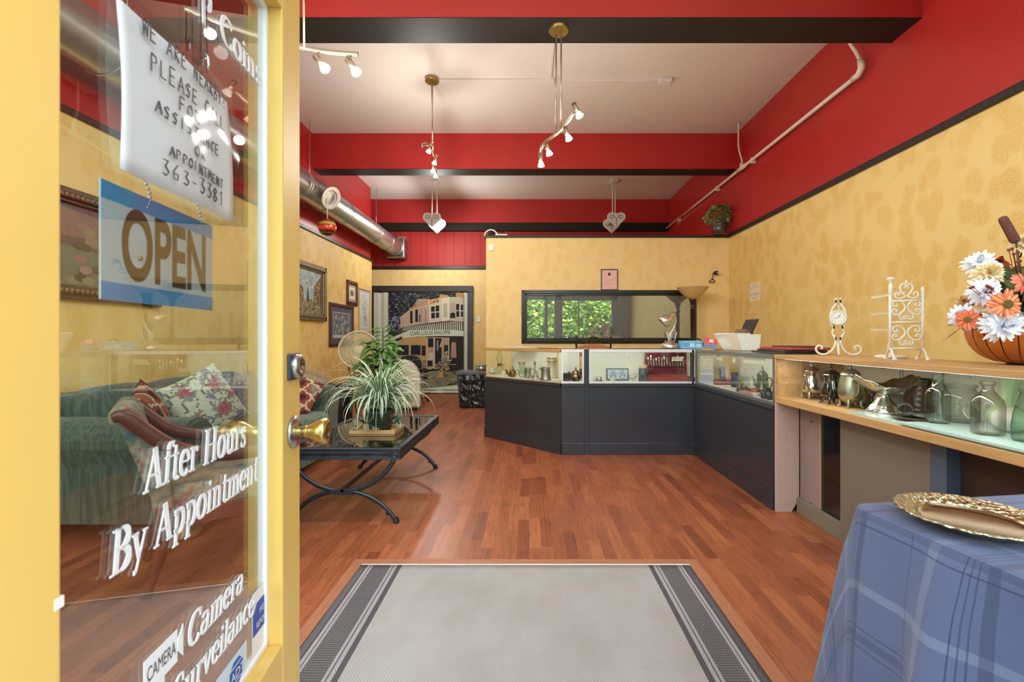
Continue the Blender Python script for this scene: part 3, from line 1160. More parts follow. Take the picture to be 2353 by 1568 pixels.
# suction hook that carries them
t = door_thing('suction_hook', 'clear suction hook with a thin cord on the door glass above the notice', 'hook')
hx = ds(448)
MB().lathe([(0.019, 0), (0.017, 0.003), (0.008, 0.006), (0.006, 0.010), (0, 0.011)], (hx, GY - 0.0025, 1.575), 20, axis=(0, -1, 0)).build('suction_cup', glass_mat('clear_vinyl', (226, 232, 226), (150, 160, 150), 0.1, 1.3), t)
MB().tube([(hx, GY - 0.012, 1.578), (hx, GY - 0.018, 1.568), (hx - 0.002, GY - 0.020, 1.556), (hx + 0.002, GY - 0.016, 1.552)], 0.0018, 6).build('hook', M_CHROME, t)
m = MB()
for dx in (-0.008, 0.008):
    m.tube([(hx + dx, GY - 0.012, 1.55), (hx + dx * 0.7, GY - 0.012, 1.80)], 0.0008, 5)
m.build('cord', mat('dark_cord', (70, 56, 56), 0.8), t)

# ================================================================== SEATING AREA ON THE LEFT
def cord_mat(name, rgb, rgb2):
    n = NT(name)
    f = n.noise(n.coord('Object', (55, 55, 3.5)), 1.0, 2)
    g = n.noise(n.coord('Object'), 6, 3)
    col = n.mix(n.ramp(f, [(0.4, (0, 0, 0)), (0.6, (1, 1, 1))]), srgb(*rgb), srgb(*rgb2))
    col = n.mix(n.math('MULTIPLY', g, 0.5), col, srgb(*[int(c * 0.7) for c in rgb]))
    n.bump(f, 0.5, 0.004)
    m = n.set(col, 0.95, 0, 0.1)
    n.b.inputs['Sheen Weight'].default_value = 0.25
    return m


M_SOFA = cord_mat('green_corduroy', (84, 98, 86), (112, 126, 110))
sofa = thing('sofa', 'dark green corduroy sofa with rolled arms along the left wall', 'sofa', (-2.5, 3.55, 0))


def arm_profile(sg):
    """outline in (y,z) of a rolled arm; sg gives the side"""
    pts = [(0.78, 0.10), (0.78, 0.50)]
    for i in range(13):
        a = math.radians(205 - i * 19.5)
        pts.append((0.905 + 0.135 * math.cos(a), 0.555 + 0.135 * math.sin(a)))
    pts += [(1.0, 0.42), (0.99, 0.10)]
    return [(sg * y, z) for y, z in pts]


m = MB().box(-0.55, 0.585, -0.80, 0.80, 0.10, 0.29)
m.build('base', M_SOFA, sofa, bevel=0.03, seg=3)
m = MB()
for i in range(24):
    y0, y1 = -0.985 + i * 1.97 / 24, -0.985 + (i + 1) * 1.97 / 24
    m.box(0.588 + 0.004 * (i % 2), 0.600, y0, y1 - 0.002, 0.055, 0.125)
m.build('skirt', M_SOFA, sofa, bevel=0.004)
for k in range(3):
    MB().blob((0.13, -0.52 + k * 0.52, 0.365), 0.51, 0.262, 0.105, 32, 16, 0.32).build('seat_cushion', M_SOFA, sofa)
MB().prism([(-0.58, 0.10), (-0.30, 0.10), (-0.36, 0.74), (-0.42, 0.80), (-0.52, 0.80), (-0.57, 0.75)], 'y', -0.98, 0.98).build('back', M_SOFA, sofa, bevel=0.03, seg=3)
for k in range(3):
    b = MB()
    b.M = Matrix.Translation((-0.26, -0.52 + k * 0.52, 0.635)) @ Matrix.Rotation(-0.2, 4, 'Y')
    b.blob((0, 0, 0), 0.12, 0.265, 0.205, 28, 16, 0.5)
    b.build('back_cushion', M_SOFA, sofa)
for sg in (-1, 1):
    o = MB().prism(arm_profile(sg), 'x', -0.50, 0.57).build('arm', M_SOFA, sofa, bevel=0.02, seg=3)
    f = MB().prism([(sg * 0.905 + (y - sg * 0.905) * 0.9, 0.36 + (z - 0.36) * 0.94) for y, z in arm_profile(sg)], 'x', 0.565, 0.592)
    f.build('arm_front', cord_mat('olive_corduroy_front' + str(sg), (92, 98, 74), (70, 78, 60)), o, bevel=0.008)
for x, y in ((0.53, -0.92), (0.53, 0.92), (-0.5, -0.92), (-0.5, 0.92)):
    MB().lathe([(0.03, 0), (0.055, 0.01), (0.065, 0.04), (0.055, 0.075), (0.04, 0.10)], (x, y, 0), 18).build('foot', mat('blond_bun_foot', (206, 166, 112), 0.4), sofa)


def pillow(name, label, size, thick, loc, normal, spin, pattern, n=22, fringe=None):
    t = thing(name, label, 'pillow', loc)
    nz = Vector(normal).normalized()
    x = Vector((0, 0, 1)).cross(nz).normalized()
    y = nz.cross(x)
    Q = Matrix((x, y, nz)).transposed().to_4x4() @ Matrix.Rotation(spin, 4, 'Z')
    m = MB()
    m.M = Q
    m.smooth = True
    for sg in (1, -1):
        I = []
        for i in range(n + 1):
            row = []
            for j in range(n + 1):
                u, v = -1 + 2 * i / n, -1 + 2 * j / n
                h = ((1 - u * u) * (1 - v * v)) ** 0.42
                pin = 1 - 0.07 * (1 - u * u) - 0.0
                pin2 = 1 - 0.07 * (1 - v * v)
                row.append(m.vert((u * size / 2 * pin2, v * size / 2 * pin, sg * h * thick / 2)))
            I.append(row)
        for i in range(n):
            for j in range(n):
                m.c = srgb(*pattern(-1 + (2 * i + 1) / n, -1 + (2 * j + 1) / n))
                q = (I[i][j], I[i + 1][j], I[i + 1][j + 1], I[i][j + 1])
                m.face(q if sg > 0 else q[::-1])
    m.build('cover', M_ART_MATT, t)
    if fringe:
        f = MB()
        f.M = Q
        f.c = srgb(*fringe)
        for k in range(46):
            u = -1 + 2 * k / 45
            f.tube([(u * size / 2 * 0.97, size / 2 * 0.94, 0), (u * size / 2 + R.uniform(-.004, .004), size / 2 + 0.05, R.uniform(-.006, .006))], 0.0022, 5)
        f.build('fringe', M_ART_MATT, t)
    return t


def floral(u, v):
    c = (204, 202, 178)
    for fx, fy, r in ((0.45, 0.45, 0.30), (-0.45, 0.62, 0.24), (0.25, -0.45, 0.30), (-0.6, -0.35, 0.22), (0.75, -0.1, 0.16)):
        d = math.hypot(u - fx, v - fy)
        if d < r * (0.75 + 0.25 * math.sin(7 * math.atan2(v - fy, u - fx))):
            return jit((172, 96, 100), 16)
        if d < r * 1.35 and R.random() < 0.5:
            return jit((142, 150, 126), 12)
    if noise.noise(Vector((u * 3.1, v * 3.1, 3))) > 0.28:
        return jit((136, 132, 152), 12)
    if abs(noise.noise(Vector((u * 2.2, v * 2.2, 9)))) < 0.05:
        return (128, 126, 104)
    return jit(c, 6)


def kilim(u, v):
    rust, dark, cream, grey = (128, 66, 52), (74, 40, 40), (190, 172, 142), (126, 124, 112)
    if v > 0.72:
        return jit((134, 120, 104), 8)
    w = (u + v * 0.6) * 1.15
    z = (u * 0.5 - v) * 1.25
    a, b = abs((w % 1) - 0.5), abs((z % 1) - 0.5)
    if a + b < 0.25:
        return jit(dark, 8)
    if a + b < 0.46:
        return jit(rust, 8)
    if a + b < 0.60:
        return jit(cream, 8)
    return jit(grey if int(w) % 2 else (150, 84, 62), 8)


pillow('throw_pillow', 'cream floral throw pillow on the sofa seen through the door glass', 0.44, 0.17, (-2.235, 3.13, 0.70), (0.86, -0.45, 0.28), 0.42, floral, 30)
pillow('throw_pillow', 'rust and cream kilim pillow with a fringe against the far sofa arm', 0.42, 0.16, (-2.13, 4.15, 0.655), (0.20, -0.90, 0.38), -0.42, kilim, 30, (150, 134, 112))
pillow('throw_pillow', 'brown kilim pillow on the near half of the sofa behind the wooden armchair', 0.40, 0.15, (-2.30, 2.78, 0.66), (0.8, 0.42, 0.35), 0.3, lambda u, v: jit(kilim(u, v * 0.7) if abs(u) < 0.6 else (96, 58, 48), 6), 26)
pillow('throw_pillow', 'mauve grey pillow beside the cream floral pillow', 0.42, 0.16, (-2.24, 3.62, 0.67), (0.92, 0.0, 0.35), 0.1, lambda u, v: jit((130, 118, 122), 14), 24)

# ------------------------------------------------------------------ wooden armchair with floral cover
def tapestry():
    n = NT('floral_tapestry')
    v = n.coord('Object')
    a = n.noise(v, 9, 4, 0.6)
    b = n.noise(v, 17, 2)
    col = n.ramp(a, [(0.32, srgb(84, 108, 112)), (0.42, srgb(130, 128, 112)), (0.52, srgb(172, 160, 134)), (0.60, srgb(164, 104, 92)), (0.68, srgb(128, 66, 66)), (0.76, srgb(186, 172, 148))])
    col = n.mix(n.ramp(b, [(0.5, (0, 0, 0)), (0.62, (0.7, 0.7, 0.7))]), col, srgb(108, 122, 104))
    return n.set(col, 0.9, 0, 0.15)


M_TAP = tapestry()
M_MAHOG = mat('mahogany', (112, 58, 44), 0.32, 0, 0.5, 0.18, 8, stretch=(6, 6, 1))
ch = thing('armchair', 'mahogany armchair with scrolled floral upholstery in front of the green sofa', 'chair', (-1.59, 2.37, 0), 0.68)
ch.scale = (0.94, 0.94, 0.96)
MB().blob((0.03, 0, 0.425), 0.275, 0.265, 0.065, 32, 14, 0.35).build('seat', M_TAP, ch)
outl = [(-0.20, 0.34), (-0.235, 0.50), (-0.29, 0.66), (-0.335, 0.78), (-0.345, 0.84), (-0.375, 0.885), (-0.425, 0.895), (-0.46, 0.86), (-0.455, 0.81), (-0.42, 0.79), (-0.40, 0.74), (-0.355, 0.60), (-0.31, 0.46), (-0.285, 0.30)]
MB().prism(outl, 'y', -0.235, 0.235).build('backrest', M_TAP, ch, bevel=0.018, seg=3)
m = MB()
for sg in (-1, 1):
    m.bar((-0.27, sg * 0.255, 0.345), (0.29, sg * 0.265, 0.345), 0.035, 0.075)
m.bar((0.29, -0.27, 0.345), (0.29, 0.27, 0.345), 0.035, 0.075).bar((-0.27, -0.25, 0.345), (-0.27, 0.25, 0.345), 0.035, 0.07)
m.build('seat_rail', M_MAHOG, ch, bevel=0.004)
for sg in (-1, 1):
    a = spline([(-0.44, sg * 0.265, 0.845), (-0.40, sg * 0.268, 0.85), (-0.34, sg * 0.27, 0.79), (-0.22, sg * 0.275, 0.685), (-0.05, sg * 0.285, 0.632), (0.12, sg * 0.29, 0.622), (0.25, sg * 0.285, 0.628), (0.285, sg * 0.28, 0.605)], 5)
    m = MB().tube(a, [0.018 + 0.012 * min(1, i / 8) for i in range(len(a))], 10, flat=(1.15, 0.8))
    m.tube(spline([(0.21, sg * 0.282, 0.62), (0.16, sg * 0.275, 0.53), (0.20, sg * 0.27, 0.44), (0.25, sg * 0.265, 0.35)], 5), 0.018, 8)
    m.build('arm', M_MAHOG, ch)
for sg in (-1, 1):
    m = MB()
    m.M = Matrix.Identity(4)
    m.tube(spline([(0.275, sg * 0.25, 0.36), (0.280, sg * 0.25, 0.18), (0.285, sg * 0.25, 0.0)], 4), [0.030, 0.029, 0.028, 0.027, 0.026, 0.024, 0.022, 0.020, 0.019], 4)
    m.build('leg', M_MAHOG, ch)
    m = MB().tube(spline([(-0.26, sg * 0.24, 0.40), (-0.275, sg * 0.24, 0.20), (-0.33, sg * 0.24, 0.0)], 4), [0.032, 0.031, 0.030, 0.029, 0.028, 0.026, 0.024, 0.022, 0.020], 4)
    m.build('leg', M_MAHOG, ch)

# ------------------------------------------------------------------ coffee table
M_IRON = mat('blue_black_iron', (62, 66, 74), 0.34, 0.65, 0.5, 0.08, 30)
TX0, TX1, TY0, TY1, TH = -1.52, -0.80, 2.82, 4.03, 0.466
tb = thing('coffee_table', 'dark iron coffee table with a glass top and curved crossed legs', 'table', ((TX0 + TX1) / 2, (TY0 + TY1) / 2, 0))
hx, hy = (TX1 - TX0) / 2, (TY1 - TY0) / 2
m = MB()
fw, ah = 0.03, 0.072
m.box(-hx, hx, -hy, -hy + fw, TH - ah, TH).box(-hx, hx, hy - fw, hy, TH - ah, TH).box(-hx, -hx + fw, -hy + fw, hy - fw, TH - ah, TH).box(hx - fw, hx, -hy + fw, hy - fw, TH - ah, TH)
# raised mouldings on the apron
for yy, s_ in ((-hy, -1), (hy, 1)):
    for z0, z1 in ((TH - 0.014, TH), (TH - ah, TH - ah + 0.010)):
        m.box(-hx - 0.004, hx + 0.004, yy - 0.004, yy + 0.004, z0, z1)
    for z_ in (TH - 0.026, TH - 0.054):
        m.box(-hx + 0.07, hx - 0.07, yy - 0.003, yy + 0.003, z_ - 0.003, z_ + 0.003)
for xx in (-hx, hx):
    for z0, z1 in ((TH - 0.014, TH), (TH - ah, TH - ah + 0.010)):
        m.box(xx - 0.004, xx + 0.004, -hy, hy, z0, z1)
    for z_ in (TH - 0.026, TH - 0.054):
        m.box(xx - 0.003, xx + 0.003, -hy + 0.07, hy - 0.07, z_ - 0.003, z_ + 0.003)
m.build('frame', M_IRON, tb, bevel=0.003)
for k in range(5):
    m = MB()
    for q in range(4):
        x = -hx + 0.10 + k * 0.128 + q * 0.012
        m.bar((x, -hy - 0.003, TH - 0.050), (x + 0.012, -hy - 0.003, TH - 0.030), 0.005, 0.005)
    m.build('apron_ornament', M_IRON, tb)
for k in range(9):
    m = MB()
    for q in range(4):
        y = -hy + 0.10 + k * 0.125 + q * 0.012
        m.bar((hx + 0.003, y, TH - 0.050), (hx + 0.003, y + 0.012, TH - 0.030), 0.005, 0.005)
    m.build('apron_ornament', M_IRON, tb)
for x in (-hx + 0.03, hx - 0.03):
    m = MB()
    m.lathe([(0.020, 0), (0.020, 0.004), (0.014, 0.004), (0.014, 0.002), (0.008, 0.002), (0.006, 0.006), (0, 0.006)], (x, -hy, TH - 0.040), 18, axis=(0, -1, 0))
    m.build('corner_rosette', M_IRON, tb)
GL_TAB = glass_mat('table_glass', (196, 212, 200), gain=1.5)
MB().box(-hx + fw - 0.006, hx - fw + 0.006, -hy + fw - 0.006, hy - fw + 0.006, TH - 0.010, TH - 0.004).build('glass_top', GL_TAB, tb)
for yy in (-hy + 0.012, hy - 0.012):
    m = MB()
    up = arc((0, yy, 0.530), hx - 0.01, 202, 338, 26, 'xz', 1.0, 0.95)
    m.tube(up, 0.0125, 8, flat=(1.15, 0.9))
    lo = arc((0, yy, -0.150), hx * 1.0, 154, 26, 26, 'xz', 1.03, 0.97)
    m.tube(lo, 0.0125, 8, flat=(1.15, 0.9))
    m.cbox((0, yy, 0.193), (0.13, 0.024, 0.032))
    for sg in (-1, 1):
        e = Vector(lo[0] if sg < 0 else lo[-1])
        m.lathe([(0.018, 0), (0.020, 0.006), (0.014, 0.03)], (e.x, yy, 0.0), 12)
        m.cbox((e.x - sg * 0.055, yy, 0.065), (0.01, 0.03, 0.03))
    m.build('leg', M_IRON, tb)
MB().bar((0, -hy, 0.205), (0, hy, 0.205), 0.02, 0.02).build('stretcher', M_IRON, tb)

# ------------------------------------------------------------------ spider plant on its tray
def wood(name, rgb, rough=0.5, axis='x', var=0.14):
    s_ = {'x': (2, 22, 22), 'y': (22, 2, 22), 'z': (22, 22, 2)}[axis]
    return mat(name, rgb, rough, 0, 0.4, var, 1.6, 0.05, s_)


GZ = TH - 0.004
t = thing('plant_tray', 'small square light wooden tray on the glass coffee table', 'tray', (-1.11, 3.33, GZ))
m = MB().box(-0.16, 0.16, -0.12, 0.12, 0.004, 0.012)
for a in ((-0.16, 0.16, -0.12, -0.108), (-0.16, 0.16, 0.108, 0.12), (-0.16, -0.148, -0.108, 0.108), (0.148, 0.16, -0.108, 0.108)):
    m.box(*a, 0.0, 0.036)
m.build('tray', wood('light_tray_wood', (206, 160, 104)), t, bevel=0.002)
sp_ = thing('spider_plant', 'variegated spider plant with arching striped leaves on the coffee table', 'plant', (-1.09, 3.33, GZ + 0.013))
MB().lathe([(0, 0), (0.075, 0), (0.095, 0.13), (0.102, 0.135), (0.102, 0.15), (0.09, 0.15), (0.085, 0.13), (0, 0.125)], (0, 0, 0), 24).build('pot', mat('dark_green_pot', (60, 72, 64), 0.5), sp_)
WH, GR, LG = srgb(214, 224, 202), srgb(78, 122, 66), srgb(126, 160, 110)
rl = random.Random(3)
m = MB()


def spider(m, c, n, L0, L1, rise, w, rl, droop=1.0):
    for k in range(n):
        a = rl.uniform(0, 2 * PI)
        L = rl.uniform(L0, L1)
        up = rl.uniform(0.25, 1.0)
        d = Vector((math.cos(a), math.sin(a), 0))
        P, W = [], []
        p = Vector(c) + d * 0.012
        el = math.radians(25 + 62 * up)
        for i in range(12):
            P.append(p.copy())
            tt = i / 11
            W.append(w * (0.55 + 0.45 * math.sin(PI * min(1, tt * 1.3 + 0.15))) * (1 - max(0, tt - 0.55) / 0.47))
            p = p + (d * math.cos(el) + Vector((0, 0, math.sin(el)))) * (L / 11)
            el -= (0.10 + 0.32 * tt) * droop * (0.75 + 0.5 * (1 - up))
            if p.z < rise and el < 0:
                el = -1.25
                p.z = max(p.z, 0.004)
        m.ribbon(P, W, d.cross(Vector((0, 0, 1))), (WH, GR, WH) if rl.random() < 0.8 else (LG, WH, LG), 0.25)


spider(m, (0, 0, 0.17), 150, 0.36, 0.62, 0.02, 0.0115, rl)
spider(m, (0, 0, 0.16), 80, 0.30, 0.42, 0.0, 0.010, rl, 2.0)
m.build('foliage', M_LEAFC, sp_)
m = MB()
for x, y, l in ((-0.13, -0.13, 1), (-0.04, -0.155, 1), (0.16, -0.07, 1), (0.02, -0.15, 1)):
    m.c = srgb(190, 204, 150)
    m.tube(spline([(0, 0, 0.17), (x * 0.7, y * 0.7, 0.20), (x * 1.0, y * 1.0, 0.10), (x * 1.05, y * 1.05, 0.035)], 5), 0.0018, 5)
    spider(m, (x * 1.05, y * 1.05, 0.03), 12, 0.03, 0.07, 0.0, 0.004, rl, 0.6)
m.build('plantlet_runner', M_LEAFC, sp_)

# ------------------------------------------------------------------ green potted plants behind
def broad_leaf(m, base, tip, w, cols, nrm=(0, -0.5, 1), droop=0.12, lobes=0):
    b, t_ = Vector(base), Vector(tip)
    P, W = [], []
    for i in range(9):
        u = i / 8
        P.append(b.lerp(t_, u) + Vector((0, 0, droop * (math.sin(PI * u * 0.8) - 0.5 * u))))
        ww = w * (math.sin(PI * min(1, u * 0.92 + 0.05)) ** 0.7)
        if lobes and i % 2:
            ww *= 0.66
        W.append(max(ww, 0.002))
    side = (t_ - b).cross(Vector(nrm))
    m.ribbon(P, W, side, cols, -0.18)


def leafy(m, c, n, rad, h0, h1, w, cols, rl, lobes=0, lmin=0.10, lmax=0.2):
    for k in range(n):
        a = rl.uniform(0, 2 * PI)
        r_ = rad * math.sqrt(rl.uniform(0.05, 1))
        z = rl.uniform(h0, h1)
        b = Vector((c[0] + r_ * math.cos(a), c[1] + r_ * math.sin(a), z))
        L = rl.uniform(lmin, lmax)
        d = Vector((math.cos(a) + rl.uniform(-.4, .4), math.sin(a) + rl.uniform(-.4, .4), rl.uniform(-0.9, 0.25))).normalized()
        cc = [srgb(*jit(x, 16)) for x in cols]
        broad_leaf(m, b, b + d * L, w * rl.uniform(0.7, 1.2), cc, (d.x * 0.3, -0.6, 1), 0.05, lobes)


def stems(m, c, n, rad, h, rl, rgb=(80, 110, 54)):
    m.c = srgb(*rgb)
    for k in range(n):
        a = rl.uniform(0, 2 * PI)
        e = Vector((c[0] + rad * math.cos(a), c[1] + rad * math.sin(a), h * rl.uniform(0.6, 1)))
        m.tube(spline([c, (c[0] + rad * 0.3 * math.cos(a), c[1] + rad * 0.3 * math.sin(a), (c[2] + e.z) * 0.55), e], 4), 0.004, 5)


rl = random.Random(8)
t = thing('potted_plant', 'tall bushy split-leaf plant behind the spider plant, beside the sofa', 'plant', (-1.80, 5.44, 0))
MB().lathe([(0, 0), (0.12, 0), (0.15, 0.24), (0.16, 0.25), (0.16, 0.27), (0.14, 0.27), (0.13, 0.24), (0, 0.23)], (0, 0, 0), 24).build('pot', mat('black_plastic_pot', (28, 28, 28), 0.35), t)
m = MB()
stems(m, (0, 0, 0.23), 14, 0.14, 1.0, rl)
leafy(m, (0, 0, 0), 70, 0.16, 0.28, 0.86, 0.052, [(52, 100, 40), (96, 146, 62), (46, 92, 36), (72, 124, 50)], rl, 1, 0.14, 0.26)
leafy(m, (0.02, 0, 0), 34, 0.10, 0.80, 1.08, 0.045, [(70, 118, 52), (120, 160, 84), (60, 104, 46)], rl, 1, 0.12, 0.22)
leafy(m, (-0.05, -0.05, 0), 18, 0.12, 0.40, 0.80, 0.030, [(120, 150, 104), (206, 214, 190), (110, 146, 96)], rl, 0, 0.10, 0.18)
m.build('foliage', M_LEAFC, t)
t = thing('climbing_plant', 'single climbing stem with paired round leaves in front of the pale curtain edge', 'plant', (-1.93, 6.0, 0))
MB().lathe([(0, 0), (0.09, 0), (0.11, 0.18), (0.10, 0.18), (0, 0.17)], (0, 0, 0), 20).build('pot', mat('clay_pot', (150, 92, 66), 0.8), t)
m = MB()
m.c = srgb(90, 104, 60)
m.tube([(0, 0, 0.16), (0.01, 0, 0.7), (0, 0, 1.28)], 0.006, 6)
for k in range(9):
    z = 1.26 - k * 0.055
    for sg in (-1, 1):
        b = Vector((0, 0, z))
        broad_leaf(m, b, b + Vector((sg * rl.uniform(0.09, 0.15), -0.05, rl.uniform(-0.02, 0.03))), 0.032, [srgb(*jit((72, 120, 46))), srgb(*jit((104, 150, 66)))], (0, -0.7, 1), 0.03)
m.build('foliage', M_LEAFC, t)
# black wrapped planter next to the sofa
BAG = mat('black_plastic_film', (16, 16, 18), 0.22, 0, 0.6, 0, 30, 0.6)
t = thing('wrapped_planter', 'black plastic wrapped planter squeezed beside the far sofa arm', 'planter', (-2.03, 4.80, 0))
MB().lathe([(0, 0), (0.13, 0), (0.155, 0.1), (0.15, 0.35), (0.16, 0.55), (0.15, 0.66), (0.12, 0.67), (0, 0.63)], (0, 0, 0), 40, wob=lambda a, z: 1 + 0.06 * noise.noise(Vector((3 * math.cos(a), 3 * math.sin(a), z * 4))) + 0.03 * math.sin(a * 13 + 9 * z)).build('film', BAG, t)

# ------------------------------------------------------------------ round wicker disc on bamboo legs
t = thing('wicker_disc_stand', 'round woven wicker disc standing on bamboo legs against the yellow wall', 'stand', (-2.33, 6.22, 0))
ax = Vector((0.25, -0.92, 0.22)).normalized()
Q = frameM((0, 0, 0.99), Vector((0, 0, 1)).cross(ax), ax.cross(Vector((0, 0, 1)).cross(ax)))
M_WICK = mat('cream_wicker', (206, 196, 164), 0.7, 0, 0.3, 0.1, 60)
m = MB()
m.M = Q
m.tube([(0.255 * math.cos(a), 0.255 * math.sin(a), 0) for a in [2 * PI * k / 40 for k in range(40)]], 0.014, 8, closed=True)
m.build('rim', M_WICK, t)
m = MB()
m.M = Q
for k in range(72):
    a = 2 * PI * k / 72
    sec = (k // 9) % 2
    r0 = 0.07
    m.tube([(r0 * math.cos(a), r0 * math.sin(a), -0.012), (0.17 * math.cos(a + 0.03), 0.17 * math.sin(a + 0.03), -0.008), (0.25 * math.cos(a), 0.25 * math.sin(a), 0)], 0.0042 if sec else 0.0028, 4)
for r_ in (0.07, 0.085, 0.10, 0.16, 0.205, 0.23):
    m.tube([(r_ * math.cos(a), r_ * math.sin(a), -0.010) for a in [2 * PI * k / 32 for k in range(32)]], 0.0035, 5, closed=True)
for k in (0, 2, 4, 6):
    for j in range(6):
        r_ = 0.11 + j * 0.022
        m.tube([(r_ * math.cos(a), r_ * math.sin(a), -0.007) for a in [2 * PI * (k + q / 8) / 8 for q in range(9)]], 0.0055, 4)
m.lathe([(0, -0.016), (0.07, -0.014), (0.06, -0.006), (0, -0.004)], (0, 0, 0), 24)
m.build('weave', M_WICK, t)
m = MB()
for x0, x1, y1 in ((-0.16, -0.02, 0.06), (-0.10, 0.04, -0.06), (-0.02, 0.08, 0.02), (0.10, 0.14, 0.08)):
    m.tube([(x0, 0.04, 0.80), ((x0 + x1) / 2, 0.03, 0.42), (x1, y1, 0.0)], 0.014, 8)
m.build('leg', mat('orange_bamboo', (150, 78, 36), 0.4, 0, 0.4, 0.2, 12), t)

# ------------------------------------------------------------------ portable air conditioner
t = thing('portable_air_conditioner', 'cream portable air conditioner standing on the wooden floor', 'air conditioner', (-1.965, 7.32, 0), 0.18)
M_AC = mat('cream_plastic', (218, 216, 196), 0.4)
prof = [(-0.20, 0.045), (0.215, 0.045), (0.215, 0.48), (0.195, 0.58), (0.155, 0.67), (0.09, 0.745), (0.02, 0.785), (-0.06, 0.80), (-0.14, 0.795), (-0.185, 0.76), (-0.20, 0.70)]
MB().prism(prof, 'y', -0.16, 0.16).build('body', M_AC, t, bevel=0.03, seg=4)
MB().prism([(-0.17, 0.075), (0.17, 0.075), (0.17, 0.45), (0.13, 0.56), (0.04, 0.66), (-0.06, 0.70), (-0.17, 0.68)], 'y', -0.172, -0.158).build('front_panel', mat('cream_plastic_panel', (208, 208, 178), 0.45), t, bevel=0.008)
pts = [(-0.14, 0.47), (-0.14, 0.525), (-0.10, 0.535), (-0.04, 0.52), (0.02, 0.475), (0.03, 0.455)]
MB().prism(pts, 'y', -0.176, -0.171).build('air_slot', mat('grey_slot', (104, 104, 94), 0.6), t)
for k in range(7):
    m = MB()
    m.cbox((0.045 + 0.024 * k, -0.10, 0.772 - 0.0052 * k * k - 0.010 * k), (0.016, 0.035, 0.012))
    m.build('button', mat('grey_buttons', (150, 148, 138), 0.4), t)
m = MB()
for k in range(8):
    m.box(-0.02, 0.11, -0.178, -0.170, 0.15 + k * 0.02, 0.158 + k * 0.02)
m.build('vent_grille', mat('grey_slot', (104, 104, 94), 0.6), t)
MB().box(-0.17, 0.19, -0.13, 0.13, 0, 0.05).build('base', mat('black_plastic_pot', (28, 28, 28), 0.35), t, bevel=0.01)
m = MB()
hp = spline([(-0.12, 0.10, 0.62), (-0.24, 0.14, 0.66), (-0.34, 0.16, 0.58), (-0.40, 0.18, 0.40), (-0.42, 0.22, 0.2), (-0.44, 0.26, 0.08)], 12)
m.tube(hp, [0.066 + 0.006 * (i % 2) for i in range(len(hp))], 16)
m.build('exhaust_hose', mat('white_hose', (214, 212, 204), 0.5), t)

# ------------------------------------------------------------------ desk and office chair far back
t = thing('desk', 'dark topped wooden desk in front of the painted curtain', 'desk', (-2.55, 8.65, 0))
MB().box(-0.42, 0.16, -0.28, 0.28, 0.64, 0.68).build('desktop', mat('dark_desk_top', (58, 48, 40), 0.4), t, bevel=0.006)
MB().box(-0.40, -0.34, -0.25, 0.25, 0, 0.64).build('side_panel', wood('desk_brown', (132, 92, 46), axis='z'), t, bevel=0.004)
MB().box(-0.24, 0.14, -0.24, 0.25, 0.0, 0.64).build('pedestal', wood('desk_brown', (132, 92, 46), axis='z'), t, bevel=0.004)
for k in range(3):
    d = MB().box(-0.22, 0.12, -0.256, -0.24, 0.06 + k * 0.19, 0.23 + k * 0.19).build('drawer', wood('desk_drawer', (146, 100, 50)), t, bevel=0.004)
    MB().box(-0.08, -0.02, -0.268, -0.256, 0.14 + k * 0.19, 0.15 + k * 0.19).build('drawer_pull', BRASSOLD, d)
t = thing('pump_bottle', 'small white pump bottle on the dark desk', 'bottle', (-2.62, 8.55, 0.68))
MB().lathe([(0, 0), (0.04, 0), (0.04, 0.10), (0.02, 0.13), (0.012, 0.135), (0.012, 0.16), (0, 0.16)], (0, 0, 0), 16).build('bottle', M_WHITE, t)
MB().tube([(0, 0, 0.15), (0, 0, 0.18), (0.04, 0, 0.175)], 0.006, 8).build('pump', M_WHITE, t)
t = thing('office_chair', 'black office chair with a rounded back behind the air conditioner', 'chair', (-2.06, 7.98, 0))
b = MB()
b.M = Matrix.Translation((0.0, -0.10, 0.63))
b.blob((0, 0, 0), 0.20, 0.05, 0.22, 24, 14, 0.7)
MK = mat('black_mesh_fabric', (26, 25, 26), 0.8)
b.build('backrest', MK, t)
MB().blob((0, 0.16, 0.44), 0.23, 0.23, 0.045, 24, 10, 0.5).build('seat', MK, t)
MB().tube([(0, 0.14, 0.06), (0, 0.14, 0.42)], 0.025, 10).build('column', M_BLACKB, t)
m = MB()
for k in range(5):
    a = 2 * PI * k / 5 + 0.3
    m.tube([(0, 0.14, 0.085), (0.24 * math.cos(a), 0.14 + 0.24 * math.sin(a), 0.06)], 0.018, 8)
    m.blob((0.25 * math.cos(a), 0.14 + 0.25 * math.sin(a), 0.028), 0.022, 0.022, 0.028, 10, 8)
m.build('star_base', M_BLACKB, t)
t = thing('paper_bag', 'crumpled white bag on the floor behind the bushy plant', 'bag', (-2.12, 6.55, 0))
MB().lathe([(0, 0), (0.11, 0), (0.13, 0.2), (0.12, 0.45), (0.08, 0.55), (0, 0.5)], (0, 0, 0), 26, wob=lambda a, z: 1 + 0.12 * noise.noise(Vector((2.5 * math.cos(a), 2.5 * math.sin(a), z * 6)))).build('bag', mat('white_film', (212, 206, 196), 0.6), t)

